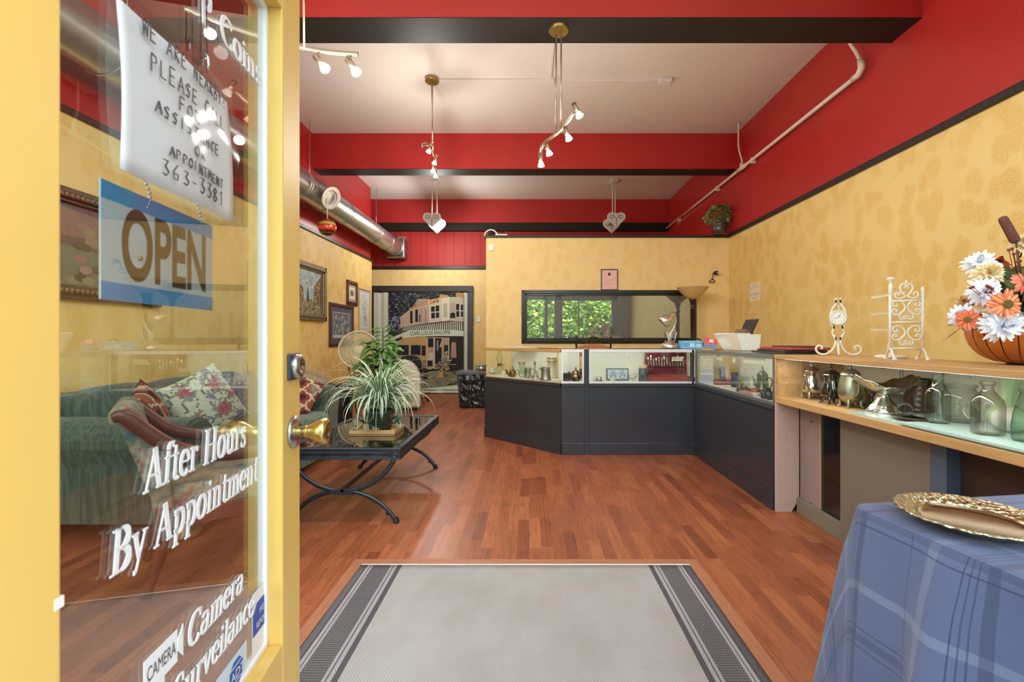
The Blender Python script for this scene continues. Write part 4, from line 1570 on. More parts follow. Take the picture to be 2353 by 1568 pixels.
# ------------------------------------------------------------------ lidded bin wrapped with a black bag, and canister
t = thing('waste_bin', 'grey lidded bin with a black garbage bag hanging over it by the counter', 'bin', (-0.955, 7.72, 0))
MB().prism([(-0.21, 0.0), (0.21, 0.0), (0.245, 0.54), (-0.245, 0.54)], 'y', -0.16, 0.2).build('body', mat('grey_bin_plastic', (76, 80, 82), 0.5), t, bevel=0.02)
m = MB().box(-0.26, 0.26, -0.19, 0.22, 0.535, 0.60)
m.build('lid', mat('smoky_lid', (98, 104, 106), 0.25, 0, 0.6), t, bevel=0.01)
m = MB()


def bagfn(u, v):
    x = -0.19 + 0.46 * u
    y = -0.20 - 0.035 * (1 - v) - 0.035 * abs(noise.noise(Vector((u * 5, v * 3, 1)))) - 0.016 * noise.noise(Vector((u * 16 + v * 9, v * 8, 4)))
    return (x + 0.02 * noise.noise(Vector((u * 3, v * 3, 8))), y, 0.02 + 0.525 * v)


m.grid(bagfn, 46, 40)
m.build('garbage_bag', mat('black_plastic_film', (16, 16, 18), 0.22), t)
t = thing('canister', 'round steel canister with a teal lid on the waste bin', 'canister', (-0.80, 7.66, 0.60))
MB().lathe([(0, 0), (0.10, 0), (0.10, 0.085), (0, 0.085)], (0, 0, 0), 28).build('tin', M_CHROME, t)
MB().lathe([(0.104, 0.08), (0.104, 0.105), (0.09, 0.115), (0, 0.118)], (0, 0, 0), 28).build('lid', mat('teal_lid', (122, 170, 154), 0.5), t)

# ================================================================== PAINTED CURTAIN IN THE BACK DOORWAY
CU = 9.80
cur = thing('painted_curtain', 'curtain painted with a French cafe street corner hanging in the back doorway', 'curtain', (0, 0, 0))


def cloth_fn(u, v):
    x = -3.35 + (-1.335 + 3.35) * u
    fold = 0.02 * math.sin(x * 21) + 0.015 * math.sin(x * 47 + 1)
    edge = max(0.0, 1 - min(abs(u), abs(1 - u)) * 6)
    if v < 0.25:
        k = v / 0.25
        return (x, CU + 0.045 - 0.42 * (1 - k) + 0.03 * noise.noise(Vector((x * 5, k * 4, 0))), 0.012 + 0.02 * abs(noise.noise(Vector((x * 6, k * 5, 3)))) * (1 - k) + 0.045 * max(0, math.sin(x * 9)) * k * (1 - k) * 3)
    k = (v - 0.25) / 0.75
    return (x, CU + 0.03 + fold * edge, 0.012 + 2.125 * k)


m = MB()
m.grid(cloth_fn, 90, 40)
m.build('cloth', mat('greenish_white_cloth', (206, 210, 196), 0.85, 0, 0.2), cur)
MB().tube([(-3.36, CU + 0.03, 2.145), (-1.33, CU + 0.03, 2.145)], 0.012, 8).build('rod', M_BLACKB, cur)
a = Art(CU + 0.008, 0.0008)
PX = lambda cx, cy: (-3.03 + (cx - 205) / 980.0 * 1.615, 2.13 - (cy - 125) / 1375.0 * 2.09)
q = lambda *p: [PX(*z) for z in p]
DKN, PEACH, CREAM, BRN = (26, 28, 34), (186, 160, 142), (198, 190, 166), (96, 72, 56)
GREENW, OCH = (206, 212, 192), (196, 156, 82)
a.p((44, 46, 46), q((205, 1500), (1185, 1500), (1185, 125), (205, 125)))
a.layer().p((34, 38, 46), q((205, 125), (1185, 125), (1185, 240), (700, 300), (430, 400), (360, 640), (205, 680)))
rr = random.Random(21)
a.layer()
for k in range(260):
    cx, cy = rr.uniform(210, 640), rr.uniform(130, 640)
    if cx > 460 and cy > 260 + (640 - cx) * 0.3:
        continue
    c = rr.choice([(54, 64, 74), (92, 108, 104), (134, 146, 142), (28, 32, 40), (70, 86, 72), (116, 124, 150)])
    a.e(jit(c, 10), *PX(cx, cy), rr.uniform(0.008, 0.03), rr.uniform(0.006, 0.022), 6)
for k in range(110):
    a.e(jit(rr.choice([(50, 56, 52), (30, 34, 36), (100, 104, 86)]), 10), *PX(rr.uniform(560, 1180), rr.uniform(128, 235)), 0.02, 0.015, 6)
for k in range(60):
    a.e(jit((128, 132, 160), 16), *PX(rr.uniform(208, 360), rr.uniform(480, 660)), 0.016, 0.016, 6)
a.layer().line((20, 20, 24), q((215, 240), (330, 430), (420, 470)), 0.02).line((20, 20, 24), q((300, 130), (420, 330), (440, 600)), 0.014)
# facade
a.layer().p(PEACH, q((360, 640), (360, 470), (480, 370), (690, 290), (745, 300), (745, 560), (400, 640)))
a.p((170, 140, 120), q((480, 370), (600, 215), (735, 215), (745, 300), (690, 300)))
a.p(CREAM, q((735, 560), (735, 230), (905, 195), (985, 190), (985, 520)))
a.p((186, 178, 158), q((985, 520), (985, 190), (1085, 190), (1185, 150), (1185, 545)))
a.p((214, 204, 178), q((900, 560), (900, 205), (1000, 180), (1000, 530)))
a.p((190, 144, 92), q((880, 150), (985, 165), (990, 195), (870, 210)))
a.p((180, 132, 80), q((1085, 130), (1185, 130), (1185, 200), (1085, 180)))
a.layer()
a.p((222, 170, 104), q((722, 240), (880, 210), (905, 245), (725, 300)))
a.p((186, 140, 92), q((470, 350), (560, 300), (585, 340), (480, 378)))
for x0, x1, y0, y1 in ((762, 810, 325, 400), (822, 868, 312, 395), (765, 812, 415, 495), (824, 868, 408, 485), (1088, 1135, 290, 375), (1150, 1182, 300, 385), (1090, 1135, 390, 472), (1152, 1182, 395, 475), (488, 520, 390, 565), (555, 590, 370, 545), (605, 622, 440, 545)):
    a.p(DKN, q((x0, y1), (x1, y1 - 4), (x1, y0 - 4), (x0, y0)))
a.p((36, 34, 34), q((1010, 490), (1080, 488), (1080, 425), (1045, 405), (1010, 425)))
a.p((178, 176, 156), q((925, 470), (970, 465), (970, 280), (925, 285))).p((168, 166, 146), q((1015, 410), (1070, 410), (1070, 285), (1015, 280)))
for x in (620, 640, 690, 700):
    a.line((120, 104, 92), q((x, 560), (x, 350)), 0.008)
a.layer()
for x0, x1, y0, y1 in ((925, 970, 285, 468), (1015, 1070, 283, 410), (640, 680, 345, 520)):
    a.line((94, 92, 80), q((x0, y0), (x1, y0), (x1, y1), (x0, y1), (x0, y0)), 0.004)
for x0, x1, y0, y1 in ((755, 875, 310, 500), (1083, 1185, 285, 480)):
    a.line((206, 198, 184), q((x0, y0), (x1, y0 - 8), (x1, y1 - 8), (x0, y1), (x0, y0)), 0.010)
    a.line((206, 198, 184), q(((x0 + x1) / 2, y0), ((x0 + x1) / 2, y1)), 0.010).line((206, 198, 184), q((x0, (y0 + y1) / 2), (x1, (y0 + y1) / 2)), 0.008)
# awning
a.layer().p((84, 76, 66), q((210, 690), (420, 610), (700, 560), (1000, 525), (1180, 540), (1188, 660), (1060, 640), (760, 665), (480, 660), (390, 700)))
a.p((60, 60, 54), q((205, 780), (390, 690), (400, 740), (205, 850)))
a.layer()
for k in range(28):
    t0 = k / 28
    xt, xb = 430 + t0 * 750, 380 + t0 * 800 + (12 if t0 < 0.7 else 14)
    yt = 605 - t0 * 78 if t0 < 0.76 else 530 + (t0 - 0.76) * 60
    a.p(jit((196, 204, 182), 10), q((xb - 8, 665 - t0 * 4), (xb + 7, 664 - t0 * 4), (xt + 7, yt), (xt - 3, yt + 2)))
for k in range(7):
    a.p(jit((198, 206, 186), 8), q((205, 800 + k * 8 - 20), (205, 806 + k * 8 - 20), (395, 700 + k * 6 + 4), (395, 697 + k * 6)))
a.layer().p(GREENW, q((385, 700), (480, 662), (1040, 655), (1188, 668), (1188, 745), (900, 742), (600, 750), (385, 775)))
# ground floor
a.layer().p((186, 150, 108), q((400, 775), (640, 752), (700, 752), (700, 860), (300, 865), (330, 810)))
a.p((188, 152, 86), q((430, 790), (640, 760), (640, 850), (470, 855)))
a.p(PEACH, q((205, 1075), (205, 870), (320, 865), (320, 1075)))
a.p((170, 138, 110), q((320, 1080), (320, 862), (700, 855), (700, 1080)))
a.p((190, 150, 96), q((635, 1080), (635, 760), (715, 760), (715, 1080)))
a.p((176, 150, 126), q((700, 1225), (715, 762), (915, 762), (1000, 765), (1000, 1130), (800, 1225)))
a.p((40, 36, 36), q((1005, 1260), (1010, 765), (1186, 765), (1186, 1260)))
a.p((168, 138, 118), q((1020, 1050), (1030, 830), (1085, 830), (1095, 1050)))
a.p((150, 120, 106), q((580, 1200), (590, 1070), (705, 1070), (705, 1200)))
a.layer()
for x0, x1, y0, y1 in ((318, 470, 872, 1010), (500, 625, 872, 1010), (200, 222, 880, 1075), (245, 270, 880, 1060), (640, 690, 878, 1020), (722, 792, 775, 900), (815, 900, 775, 1180), (930, 985, 870, 1010), (1015, 1090, 1080, 1140), (715, 780, 1090, 1170)):
    a.p(jit(DKN, 5), q((x0, y1), (x1, y1), (x1, y0), (x0, y0)))
a.layer()
a.p((120, 126, 150), q((835, 950), (860, 950), (860, 800), (835, 800))).p((198, 190, 168), q((728, 1085), (790, 1075), (790, 980), (728, 975))).p((200, 156, 96), q((870, 900), (905, 900), (900, 800), (885, 850)))
a.p((180, 168, 120), q((935, 1000), (980, 995), (975, 950), (940, 970))).line((206, 196, 178), q((800, 1225), (808, 765)), 0.016).line((206, 196, 178), q((705, 1160), (718, 765)), 0.012).line((206, 196, 178), q((995, 1060), (995, 765)), 0.014).line((202, 190, 168), q((485, 1010), (485, 870)), 0.016)
a.line((206, 196, 178), q((1012, 1145), (1092, 1145)), 0.010).p((190, 182, 142), q((590, 1100), (670, 1090), (640, 1080), (600, 1082)))
for k in range(24):
    a.e(jit((70, 88, 108), 20), *PX(rr.uniform(360, 440), rr.uniform(900, 1000)), 0.012, 0.010, 6)
# street
a.layer().p((122, 124, 100), q((205, 1500), (600, 1230), (1000, 1240), (1120, 1300), (1120, 1500)))
a.p((36, 38, 36), q((600, 1200), (800, 1225), (860, 1180), (700, 1265), (600, 1275))).p((40, 40, 40), q((900, 1440), (1115, 1385), (1115, 1420), (1000, 1440)))
for k in range(70):
    cx, cy = rr.uniform(620, 1100), rr.uniform(1245, 1430)
    a.line(jit(rr.choice([(150, 146, 108), (96, 102, 88), (170, 160, 120), (110, 84, 60)]), 8), q((cx, cy), (cx + rr.uniform(30, 80), cy + rr.uniform(-8, 8))), 0.012)
a.layer().p((196, 150, 82), q((860, 1330), (925, 1330), (920, 1250), (865, 1250))).p((104, 80, 58), q((925, 1330), (980, 1320), (975, 1245), (920, 1250)))
a.layer()
for k in range(130):
    a.e(jit(rr.choice([(182, 176, 140), (70, 84, 66), (196, 150, 120), (44, 54, 46)]), 12), *PX(rr.gauss(925, 42), rr.gauss(1180, 45)), 0.016, 0.014, 6)
for k in range(60):
    a.e(jit(rr.choice([(40, 56, 56), (90, 110, 96), (190, 200, 190)]), 12), *PX(rr.gauss(945, 26), rr.gauss(1090, 28)), 0.012, 0.012, 6)
a.p((206, 214, 190), q((620, 1500), (620, 1490), (1120, 1440), (1120, 1500)))
a.m.build('painted_scene', M_ART, cur)
yy_ = a.y - 0.001
text('lettering', 'CAFE LOUIS PHILIPPE', 0.115, mat('grey_green_letters', (92, 96, 84), 0.8), cur, frameM((*[PX(752, 697)[0]], yy_, PX(752, 700)[1]), (1, 0, 0.028), (0, 0, 1)), xscale=0.80)
text('lettering', 'CAFE', 0.10, mat('dark_brown_letters', (58, 42, 34), 0.8), cur, frameM((PX(805, 252)[0], yy_, PX(805, 255)[1]), (1, 0, 0.20), (0, 0, 1)), xscale=0.85)
a2 = Art(yy_, 0.0)
for k in range(6):
    a2.line((58, 42, 34), q((490 + k * 14, 352 - k * 7), (496 + k * 14 + (k % 3) * 4, 318 - k * 7)), 0.008)
a2.m.build('lettering', M_ART, cur)

# ================================================================== LONG MIRROR AND WHAT HANGS ROUND IT
mir = thing('mirror', 'long black framed dark mirror on the partition wall above the counters', 'mirror', (0, PY, 0))
mx0, mx1, mz0, mz1 = -0.115, 2.505, 1.068, 1.868
m = MB()
for k, (ins, dep, wd_) in enumerate(((0.0, 0.030, 0.028), (0.026, 0.050, 0.030), (0.054, 0.034, 0.030))):
    a0, a1, b0, b1 = mx0 + ins, mx1 - ins, mz0 + ins, mz1 - ins
    m.box(a0, a1, -dep, 0, b1 - wd_, b1).box(a0, a1, -dep, 0, b0, b0 + wd_).box(a0, a0 + wd_, -dep, 0, b0, b1).box(a1 - wd_, a1, -dep, 0, b0, b1)
m.build('frame', mat('black_lacquer', (34, 33, 31), 0.28, 0, 0.6), mir, bevel=0.007, seg=3)
n = NT('dark_mirror_pane')
f = n.noise(n.coord('Object', (90, 1, 14)), 1.0, 2)
col = n.mix(n.math('MULTIPLY', f, 0.4), srgb(112, 118, 118), srgb(84, 90, 92))
n.set(col, 0.5, 0, 0.2)
gl = n.new('BsdfGlossy')
gl.inputs['Roughness'].default_value = 0.0
gl.inputs['Color'].default_value = srgb(236, 240, 238)
mx = n.new('MixShader')
mx.inputs[0].default_value = 0.42
n.link(n.b.outputs[0], mx.inputs[1])
n.link(gl.outputs[0], mx.inputs[2])
n.link(mx.outputs[0], n.out.inputs['Surface'])
MB().box(mx0 + 0.075, mx1 - 0.075, -0.012, -0.004, mz0 + 0.075, mz1 - 0.075).build('pane', n.m, mir)

c = at(1400, 643, PY)
t = thing('framed_certificate', 'pink certificate in a thin dark frame resting on top of the mirror', 'certificate', (c.x, PY, 1.868))
w2, hh = 0.127, 0.315
m = MB()
for x0, x1, z0, z1 in ((-w2, w2, 0, 0.012), (-w2, w2, hh - 0.012, hh), (-w2, -w2 + 0.012, 0.012, hh - 0.012), (w2 - 0.012, w2, 0.012, hh - 0.012)):
    m.box(x0, x1, -0.020, -0.002, z0, z1)
m.build('frame', mat('thin_dark_frame', (66, 44, 40), 0.4), t, bevel=0.002)
a = Art(-0.006)
a.r((238, 190, 176), -w2 + 0.010, 0.010, w2 - 0.010, hh - 0.010)
a.layer().e((92, 62, 66), 0, hh - 0.075, 0.024, 0.024, 20)
for z_, w_ in ((0.17, 0.05), (0.15, 0.07), (0.135, 0.04), (0.105, 0.085), (0.09, 0.08), (0.06, 0.04)):
    a.line((196, 146, 138), [(-w_, z_), (w_, z_)], 0.0035)
a.m.build('certificate', M_ART, t)

c = at(1129, 570, PY)
MBp = MB().box(-0.035, 0.035, -0.02, 0, -0.05, 0.05)
o = MBp.build('wall_thermostat_box', M_WHITE, bevel=0.01)
o.location = (c.x, PY, c.z)
o.name = 'door_chime'
tag(o, 'small white box on the partition near its top left corner', 'chime')

# security camera
c = at(1640, 633, PY)
t = thing('security_camera', 'small dark webcam on a wire stand fixed to the partition wall', 'camera', (c.x, PY, c.z))
MB().lathe([(0.026, -0.03), (0.030, -0.02), (0.030, 0.03), (0.022, 0.04), (0, 0.04)], (0.005, -0.075, 0.025), 18, axis=(0.25, -1, -0.1)).build('camera_body', mat('black_plastic_pot', (28, 28, 28), 0.35), t)
MB().lathe([(0.017, 0), (0.017, 0.006), (0.010, 0.008), (0.010, 0.004), (0, 0.004)], (0.018, -0.115, 0.021), 18, axis=(0.25, -1, -0.1)).build('lens', mat('pale_lens_ring', (200, 206, 214), 0.2, 0.3), t)
m = MB()
m.tube([(-0.03, -0.06, 0.02), (-0.035, -0.045, -0.03), (-0.035, -0.035, -0.065)], 0.006, 8)
m.tube(spline([(-0.035, -0.035, -0.055), (-0.065, -0.03, -0.085), (-0.075, -0.02, -0.105), (-0.03, -0.012, -0.112), (0.005, -0.02, -0.105), (-0.005, -0.03, -0.085), (-0.035, -0.035, -0.055)], 5), 0.006, 8)
m.tube([(-0.03, -0.06, 0.02), (-0.01, -0.002, 0.02)], 0.008, 8)
m.build('wire_stand', mat('dark_bronze_wire', (60, 44, 30), 0.4, 0.5), t)

# ================================================================== TORCHIERE
tl = thing('torchiere_lamp', 'tall bronze torchiere with a wide amber glass bowl in front of the mirror', 'lamp', (2.335, 6.50, 0))
M_BRZ = mat('dark_bronze', (70, 52, 42), 0.32, 0.7)
MB().lathe([(0, 0), (0.15, 0), (0.15, 0.02), (0.10, 0.035), (0.04, 0.05), (0.02, 0.07), (0, 0.07)], (0, 0, 0), 28).build('base', M_BRZ, tl)
m = MB().lathe([(0.022, 0.05), (0.022, 0.55), (0.030, 0.56), (0.030, 0.59), (0.020, 0.60), (0.024, 1.54), (0.034, 1.55), (0.034, 1.58), (0.024, 1.59), (0.030, 1.63), (0.045, 1.68), (0.05, 1.70), (0.03, 1.71), (0, 1.71)], (0, 0, 0), 20)
for k in range(6):
    a_ = 2 * PI * k / 6
    m.tube([(0.023 * math.cos(a_), 0.023 * math.sin(a_), 0.62), (0.025 * math.cos(a_), 0.025 * math.sin(a_), 1.53)], 0.005, 6)
m.build('pole', M_BRZ, tl)
n = NT('amber_frosted_glass')
n.set(srgb(218, 180, 118), 0.22)
n.b.inputs['Subsurface Weight'].default_value = 0.0
n.b.inputs['Emission Color'].default_value = srgb(255, 214, 150)
n.b.inputs['Emission Strength'].default_value = 0.0
AMB = n.m
MB().lathe([(0.035, 1.70), (0.06, 1.705), (0.11, 1.745), (0.17, 1.805), (0.215, 1.865), (0.222, 1.872), (0.213, 1.872), (0.165, 1.81), (0.10, 1.752), (0.05, 1.715), (0, 1.712)], (0, 0, 0), 40).build('bowl_shade', AMB, tl)

# ================================================================== PLANT ON THE PARTITION AND CABLE BITS
t = thing('potted_plant', 'small pothos plant in a brown pot standing on top of the partition corner', 'plant', (2.83, 6.77, 2.69))
MB().lathe([(0, 0), (0.075, 0), (0.10, 0.05), (0.105, 0.11), (0.095, 0.15), (0.10, 0.16), (0.088, 0.16), (0.08, 0.13), (0, 0.12)], (0, 0, 0), 24).build('pot', mat('brown_glazed_pot', (70, 54, 48), 0.3, 0, 0.6, 0.2, 12), t)
m = MB()
rl = random.Random(4)
stems(m, (0, 0, 0.12), 16, 0.10, 0.36, rl)
for k in range(120):
    a_ = rl.uniform(0, 2 * PI)
    el = rl.uniform(-0.5, 1.3)
    r_ = rl.uniform(0.10, 0.19)
    b = Vector((min(r_ * math.cos(a_) * math.cos(el), 0.09), r_ * math.sin(a_) * math.cos(el), 0.245 + 0.17 * math.sin(el)))
    d = Vector((min(math.cos(a_), 0.2), math.sin(a_), rl.uniform(-0.8, 0.4))).normalized()
    broad_leaf(m, b, b + d * 0.065, 0.028, [srgb(*jit((92, 134, 70), 14)), srgb(*jit((120, 156, 96), 20))], (d.x, -0.8, 0.9), 0.01)
m.build('foliage', M_LEAFC, t)
t = thing('cable_coil', 'white and black cable coil lying on the left end of the partition top', 'cable', (-0.58, 6.9, 2.69))
m = MB().tube(arc((0, 0, 0.005), 0.095, 0, 180, 18, 'xz'), 0.011, 8)
m.build('white_cable', M_WHITE, t)
MB().blob((0.02, 0.03, 0.035), 0.07, 0.05, 0.04, 14, 8).tube(spline([(0.06, 0.02, 0.03), (0.14, 0, 0.04), (0.2, 0, 0.07), (0.27, 0, 0.09)], 4), 0.006, 6).build('black_cable', MK, t)
o = MB().box(-0.09, 0.09, -0.03, 0.03, 0, 0.022).build('power_adapter', M_WHITE, bevel=0.005)
o.location = (-0.42, 6.86, 2.69)
tag(o, 'flat white plastic strip lying on top of the partition beside the cable coil', 'adapter')
# switch on back wall
c = at(1100, 734, 9.9)
o = MB().box(-0.04, 0.04, -0.012, 0, -0.062, 0.062).build('light_switch', M_WHITE, bevel=0.006)
o.location = (c.x, 9.9, c.z)
tag(o, 'white light switch on the yellow back wall right of the curtain', 'switch')

# note on the right wall
t = thing('paper_note', 'handwritten ALL RETURNS FINAL SALE style note taped to the right wall', 'note', (XR, 6.05, 1.765), -PI / 2)
t['label'] = 'white handwritten paper note taped to the yellow right wall'
a = Art(-0.001)
a.p((240, 226, 196), [(-0.145, -0.13), (0.145, -0.12), (0.145, 0.125), (-0.145, 0.12)])
a.m.build('paper', M_ART, t)
m = MB()
for z, h, w_ in ((0.092, 0.016, 0.05), (0.055, 0.026, 0.115), (0.030, 0.004, 0.04), (-0.035, 0.042, 0.12), (-0.085, 0.024, 0.075)):
    x = -w_
    while x < w_:
        pts = [(x + R.uniform(-0.006, 0.010), -0.0022, z + h * R.uniform(-0.5, 0.5)) for _ in range(R.choice((3, 4)))]
        for p_, q_ in zip(pts, pts[1:]):
            m.bar(p_, q_, 0.003, 0.0006)
        x += 0.017
m.build('handwriting', mat('faded_grey_ink', (150, 138, 124), 0.7), t)

# ================================================================== PICTURES ON THE LEFT WALL  (local x runs away from the viewer along the wall)
def picture(name, label, y0, y1, z0, z1, fw, fm, artfn, depth=0.03, matw=0.0, matc=(200, 200, 190), cat='picture', orn=None):
    t = thing(name, label, cat, (XL, (y0 + y1) / 2, (z0 + z1) / 2), PI / 2)
    W, Hh = (y1 - y0) / 2, (z1 - z0) / 2
    m = MB()
    for k, (ins, dp, ww) in enumerate(((0, depth * 0.7, fw * 0.5), (fw * 0.42, depth, fw * 0.34), (fw * 0.70, depth * 0.6, fw * 0.3))):
        a0, a1 = W - ins, Hh - ins
        m.box(-a0, a0, -dp, 0, a1 - ww, a1).box(-a0, a0, -dp, 0, -a1, -a1 + ww).box(-a0, -a0 + ww, -dp, 0, -a1, a1).box(a0 - ww, a0, -dp, 0, -a1, a1)
    m.build('frame', fm, t, bevel=min(0.006, fw * 0.12))
    if orn:
        m = MB()
        nW, nH = int(2 * W / 0.035), int(2 * Hh / 0.035)
        for k in range(nW):
            x = -W + (k + 0.5) * 2 * W / nW
            for s_ in (-1, 1):
                m.blob((x, -depth, s_ * (Hh - fw * 0.55)), 0.014, 0.008, fw * 0.22, 7, 5)
        for k in range(nH):
            z = -Hh + (k + 0.5) * 2 * Hh / nH
            for s_ in (-1, 1):
                m.blob((s_ * (W - fw * 0.55), -depth, z), fw * 0.22, 0.008, 0.014, 7, 5)
        m.build('carved_ornament', orn, t)
    a = Art(-0.006)
    iw, ih = W - fw * 0.9, Hh - fw * 0.9
    a.r(matc, -iw, -ih, iw, ih)
    a.layer()
    artfn(a, iw - matw, ih - matw)
    a.m.build('print', M_ART, t)
    return t


rp_ = random.Random(5)


def street_art(a, w, h):
    a.r((168, 184, 184), -w, -h, w, h)
    a.layer()
    for k in range(90):
        a.e(jit(rp_.choice([(178, 192, 190), (150, 168, 172), (196, 200, 190)]), 8), rp_.uniform(-w, w) * 0.94, rp_.uniform(0.1, 0.95) * h, 0.05, 0.03, 7)
    a.layer().p((150, 138, 112), [(-w, -h), (w, -h), (w, -h * 0.35), (-w, -h * 0.35)])
    a.p((118, 92, 66), [(-w, -h * 0.7), (-w * 0.1, -h * 0.4), (-w * 0.1, h * 0.1), (-w * 0.4, h * 0.35), (-w * 0.6, h * 0.3), (-w, h * 0.7)])
    a.p((134, 110, 78), [(w, -h * 0.7), (w * 0.5, -h * 0.4), (w * 0.5, h * 0.3), (w * 0.7, h * 0.55), (w, h * 0.9)])
    a.layer()
    for k in range(60):
        s_ = rp_.choice([-1, 1])
        x = s_ * w * rp_.uniform(0.55 if s_ > 0 else 0.15, 0.95)
        a.r(jit(rp_.choice([(196, 176, 120), (74, 60, 48), (160, 132, 96)]), 12), x - 0.010, (z := rp_.uniform(-0.4, 0.4) * h), x + 0.010, z + 0.03)
    a.p((70, 76, 54), [(w * 0.08, -h * 0.45), (w * 0.22, -h * 0.45), (w * 0.15, h * 0.35)])
    for k in range(120):
        a.e(jit(rp_.choice([(84, 70, 54), (196, 180, 130), (110, 104, 70), (150, 130, 96)]), 12), rp_.uniform(-0.95, 0.95) * w, -h * rp_.uniform(0.35, 0.95), 0.014, 0.020, 6)


def print_art(a, w, h):
    a.r((190, 190, 184), -w, -h, w, h)
    a.layer()
    a.r((112, 116, 120), -w + 0.012, -h + 0.05, w - 0.012, h - 0.012)
    a.layer()
    for k in range(120):
        a.e(jit(rp_.choice([(150, 154, 158), (84, 86, 96), (190, 190, 186), (120, 116, 118)]), 10), rp_.uniform(-0.85, 0.85) * w, rp_.uniform(-0.6, 0.85) * h, 0.022, 0.03, 6)


def seal_art(a, w, h):
    a.r((226, 222, 206), -w, -h, w, h)
    a.layer().e((96, 78, 62), 0, 0, w * 0.62, h * 0.5, 22).layer().e((150, 130, 106), 0, 0, w * 0.4, h * 0.34, 18)


def flower_art(a, w, h):
    a.r((214, 214, 204), -w, -h, w, h)
    a.layer()
    for cx, cz, n_, sp in ((0, 0.45, 30, 0.22), (0, -0.1, 26, 0.15), (0.05, -0.62, 40, 0.2)):
        for k in range(n_):
            a.e(jit(rp_.choice([(120, 122, 110), (146, 140, 112), (100, 104, 92)]), 12), rp_.gauss(cx * w, sp * w * 1.4), rp_.gauss(cz * h, sp * h), 0.010, 0.014, 6)


def landscape_art(a, w, h):
    a.r((92, 70, 76), -w, -h, w, h)
    a.layer().p((124, 92, 92), [(-w, h * 0.1), (w, h * 0.3), (w, h), (-w, h)]).p((104, 108, 92), [(-w, -h), (w, -h), (w, -h * 0.2), (-w * 0.2, 0), (-w, -h * 0.1)])
    a.layer()
    for k in range(70):
        a.e(jit(rp_.choice([(70, 66, 56), (130, 122, 96), (146, 112, 104)]), 10), rp_.uniform(-0.9, 0.9) * w, rp_.uniform(-0.9, 0.6) * h, 0.05, 0.03, 7)


M_GOLDF = mat('aged_silver_gold_frame', (136, 124, 98), 0.35, 0.6, 0.5, 0.15, 20)
M_BRNF = mat('red_brown_frame', (92, 48, 36), 0.38, 0, 0.5, 0.12, 10)
picture('framed_painting', 'street scene painting in a silver gold frame on the left wall beside the door edge', 5.72, 6.93, 1.40, 2.21, 0.10, M_GOLDF, street_art, 0.06, 0.0)
picture('framed_print', 'grey print in a wide red brown frame hanging lower than its neighbours', 7.08, 8.06, 1.01, 1.71, 0.055, M_BRNF, print_art, 0.03, 0.09, (86, 92, 108))
picture('framed_seal', 'small brown frame with an oval seal above the grey print', 7.76, 8.24, 1.72, 2.15, 0.07, M_BRNF, seal_art, 0.03, 0.05, (190, 168, 128))
picture('framed_floral', 'tall pale framed floral picture nearest the curtain corner', 8.30, 8.92, 1.25, 2.08, 0.035, mat('pale_wood_frame', (196, 180, 140), 0.5), flower_art, 0.025, 0.05, (196, 202, 194))
picture('framed_painting', 'dark landscape painting in a carved dark frame seen through the door glass above the sofa', 2.35, 3.82, 1.41, 2.16, 0.10, mat('dark_carved_frame', (72, 58, 44), 0.4, 0.3, 0.5, 0.2, 30), landscape_art, 0.06, 0.0, (84, 66, 70), 'picture', mat('dark_carved_gilt', (120, 96, 62), 0.35, 0.5))

# ================================================================== AIR DUCT WITH ITS ROUND DIFFUSER
M_GALV = mat('galvanised_steel', (188, 190, 188), 0.31, 0.95, 0.5, 0.08, 5)
t = thing('air_duct', 'round galvanised air duct running along the top of the left wall', 'duct', (-2.82, 5.0, 3.06))
MB().lathe([(0.172, -4.6), (0.172, 4.62)], (0, 0, 0), 40, axis=(0, 1, 0)).build('pipe', M_GALV, t)
for y in (-2.6, -1.0, 0.55, 1.85, 3.2, 4.5):
    m = MB()
    m.tube([(0.174 * math.cos(a_), y, 0.174 * math.sin(a_)) for a_ in [2 * PI * k / 36 for k in range(36)]], 0.005, 6, closed=True)
    m.tube([(0.174 * math.cos(a_), y + 0.05, 0.174 * math.sin(a_)) for a_ in [2 * PI * k / 36 for k in range(36)]], 0.004, 6, closed=True)
    m.build('seam', M_GALV, t)
m = MB()
m.box(-0.19, 0.19, 4.58, 4.893, -0.22, 0.20)
m.build('boot', mat('crumpled_foil', (150, 152, 152), 0.22, 0.9, 0.5, 0.35, 6, 0.8), t, bevel=0.02)
MB().box(-0.02, 0.16, 4.82, 4.893, 0.20, 0.28).build('wall_opening', mat('raw_wood_opening', (150, 112, 72), 0.7), t)
ax = Vector((0.86, -0.28, -0.42)).normalized()
dc = Vector((0.16, 0.95, -0.05))
m = MB().lathe([(0.085, -0.05), (0.085, 0.07), (0.145, 0.085), (0.150, 0.10), (0.145, 0.108), (0.10, 0.100)], dc, 36, axis=ax)
dif = m.build('diffuser', mat('warm_white_plastic', (220, 210, 200), 0.4), t)
m = MB()
for r_ in (0.088, 0.066, 0.044, 0.022):
    m.lathe([(r_, 0.088), (r_ - 0.014, 0.100), (r_ - 0.017, 0.098), (r_ - 0.006, 0.084)], dc, 30, axis=ax)
m.build('louvre', mat('warm_white_plastic', (220, 210, 200), 0.4), dif)
MB().lathe([(0, 0.06), (0.098, 0.06), (0.098, 0.07), (0, 0.07)], dc, 30, axis=ax).build('throat', MK, dif)
for y in (-2.0, 1.2, 3.9):
    m = MB()
    m.tube([(0.178 * math.cos(a_), y, 0.178 * math.sin(a_)) for a_ in [PI * (0.9 + 1.2 * k / 20) for k in range(21)]], 0.006, 6)
    m.tube([(-0.17, y, 0.05), (-0.17, y, 1.05)], 0.004, 6)
    m.tube([(0.17, y, 0.05), (0.17, y, 1.05)], 0.004, 6) if y == -2.0 else None
    m.build('strap', M_GALV, t)
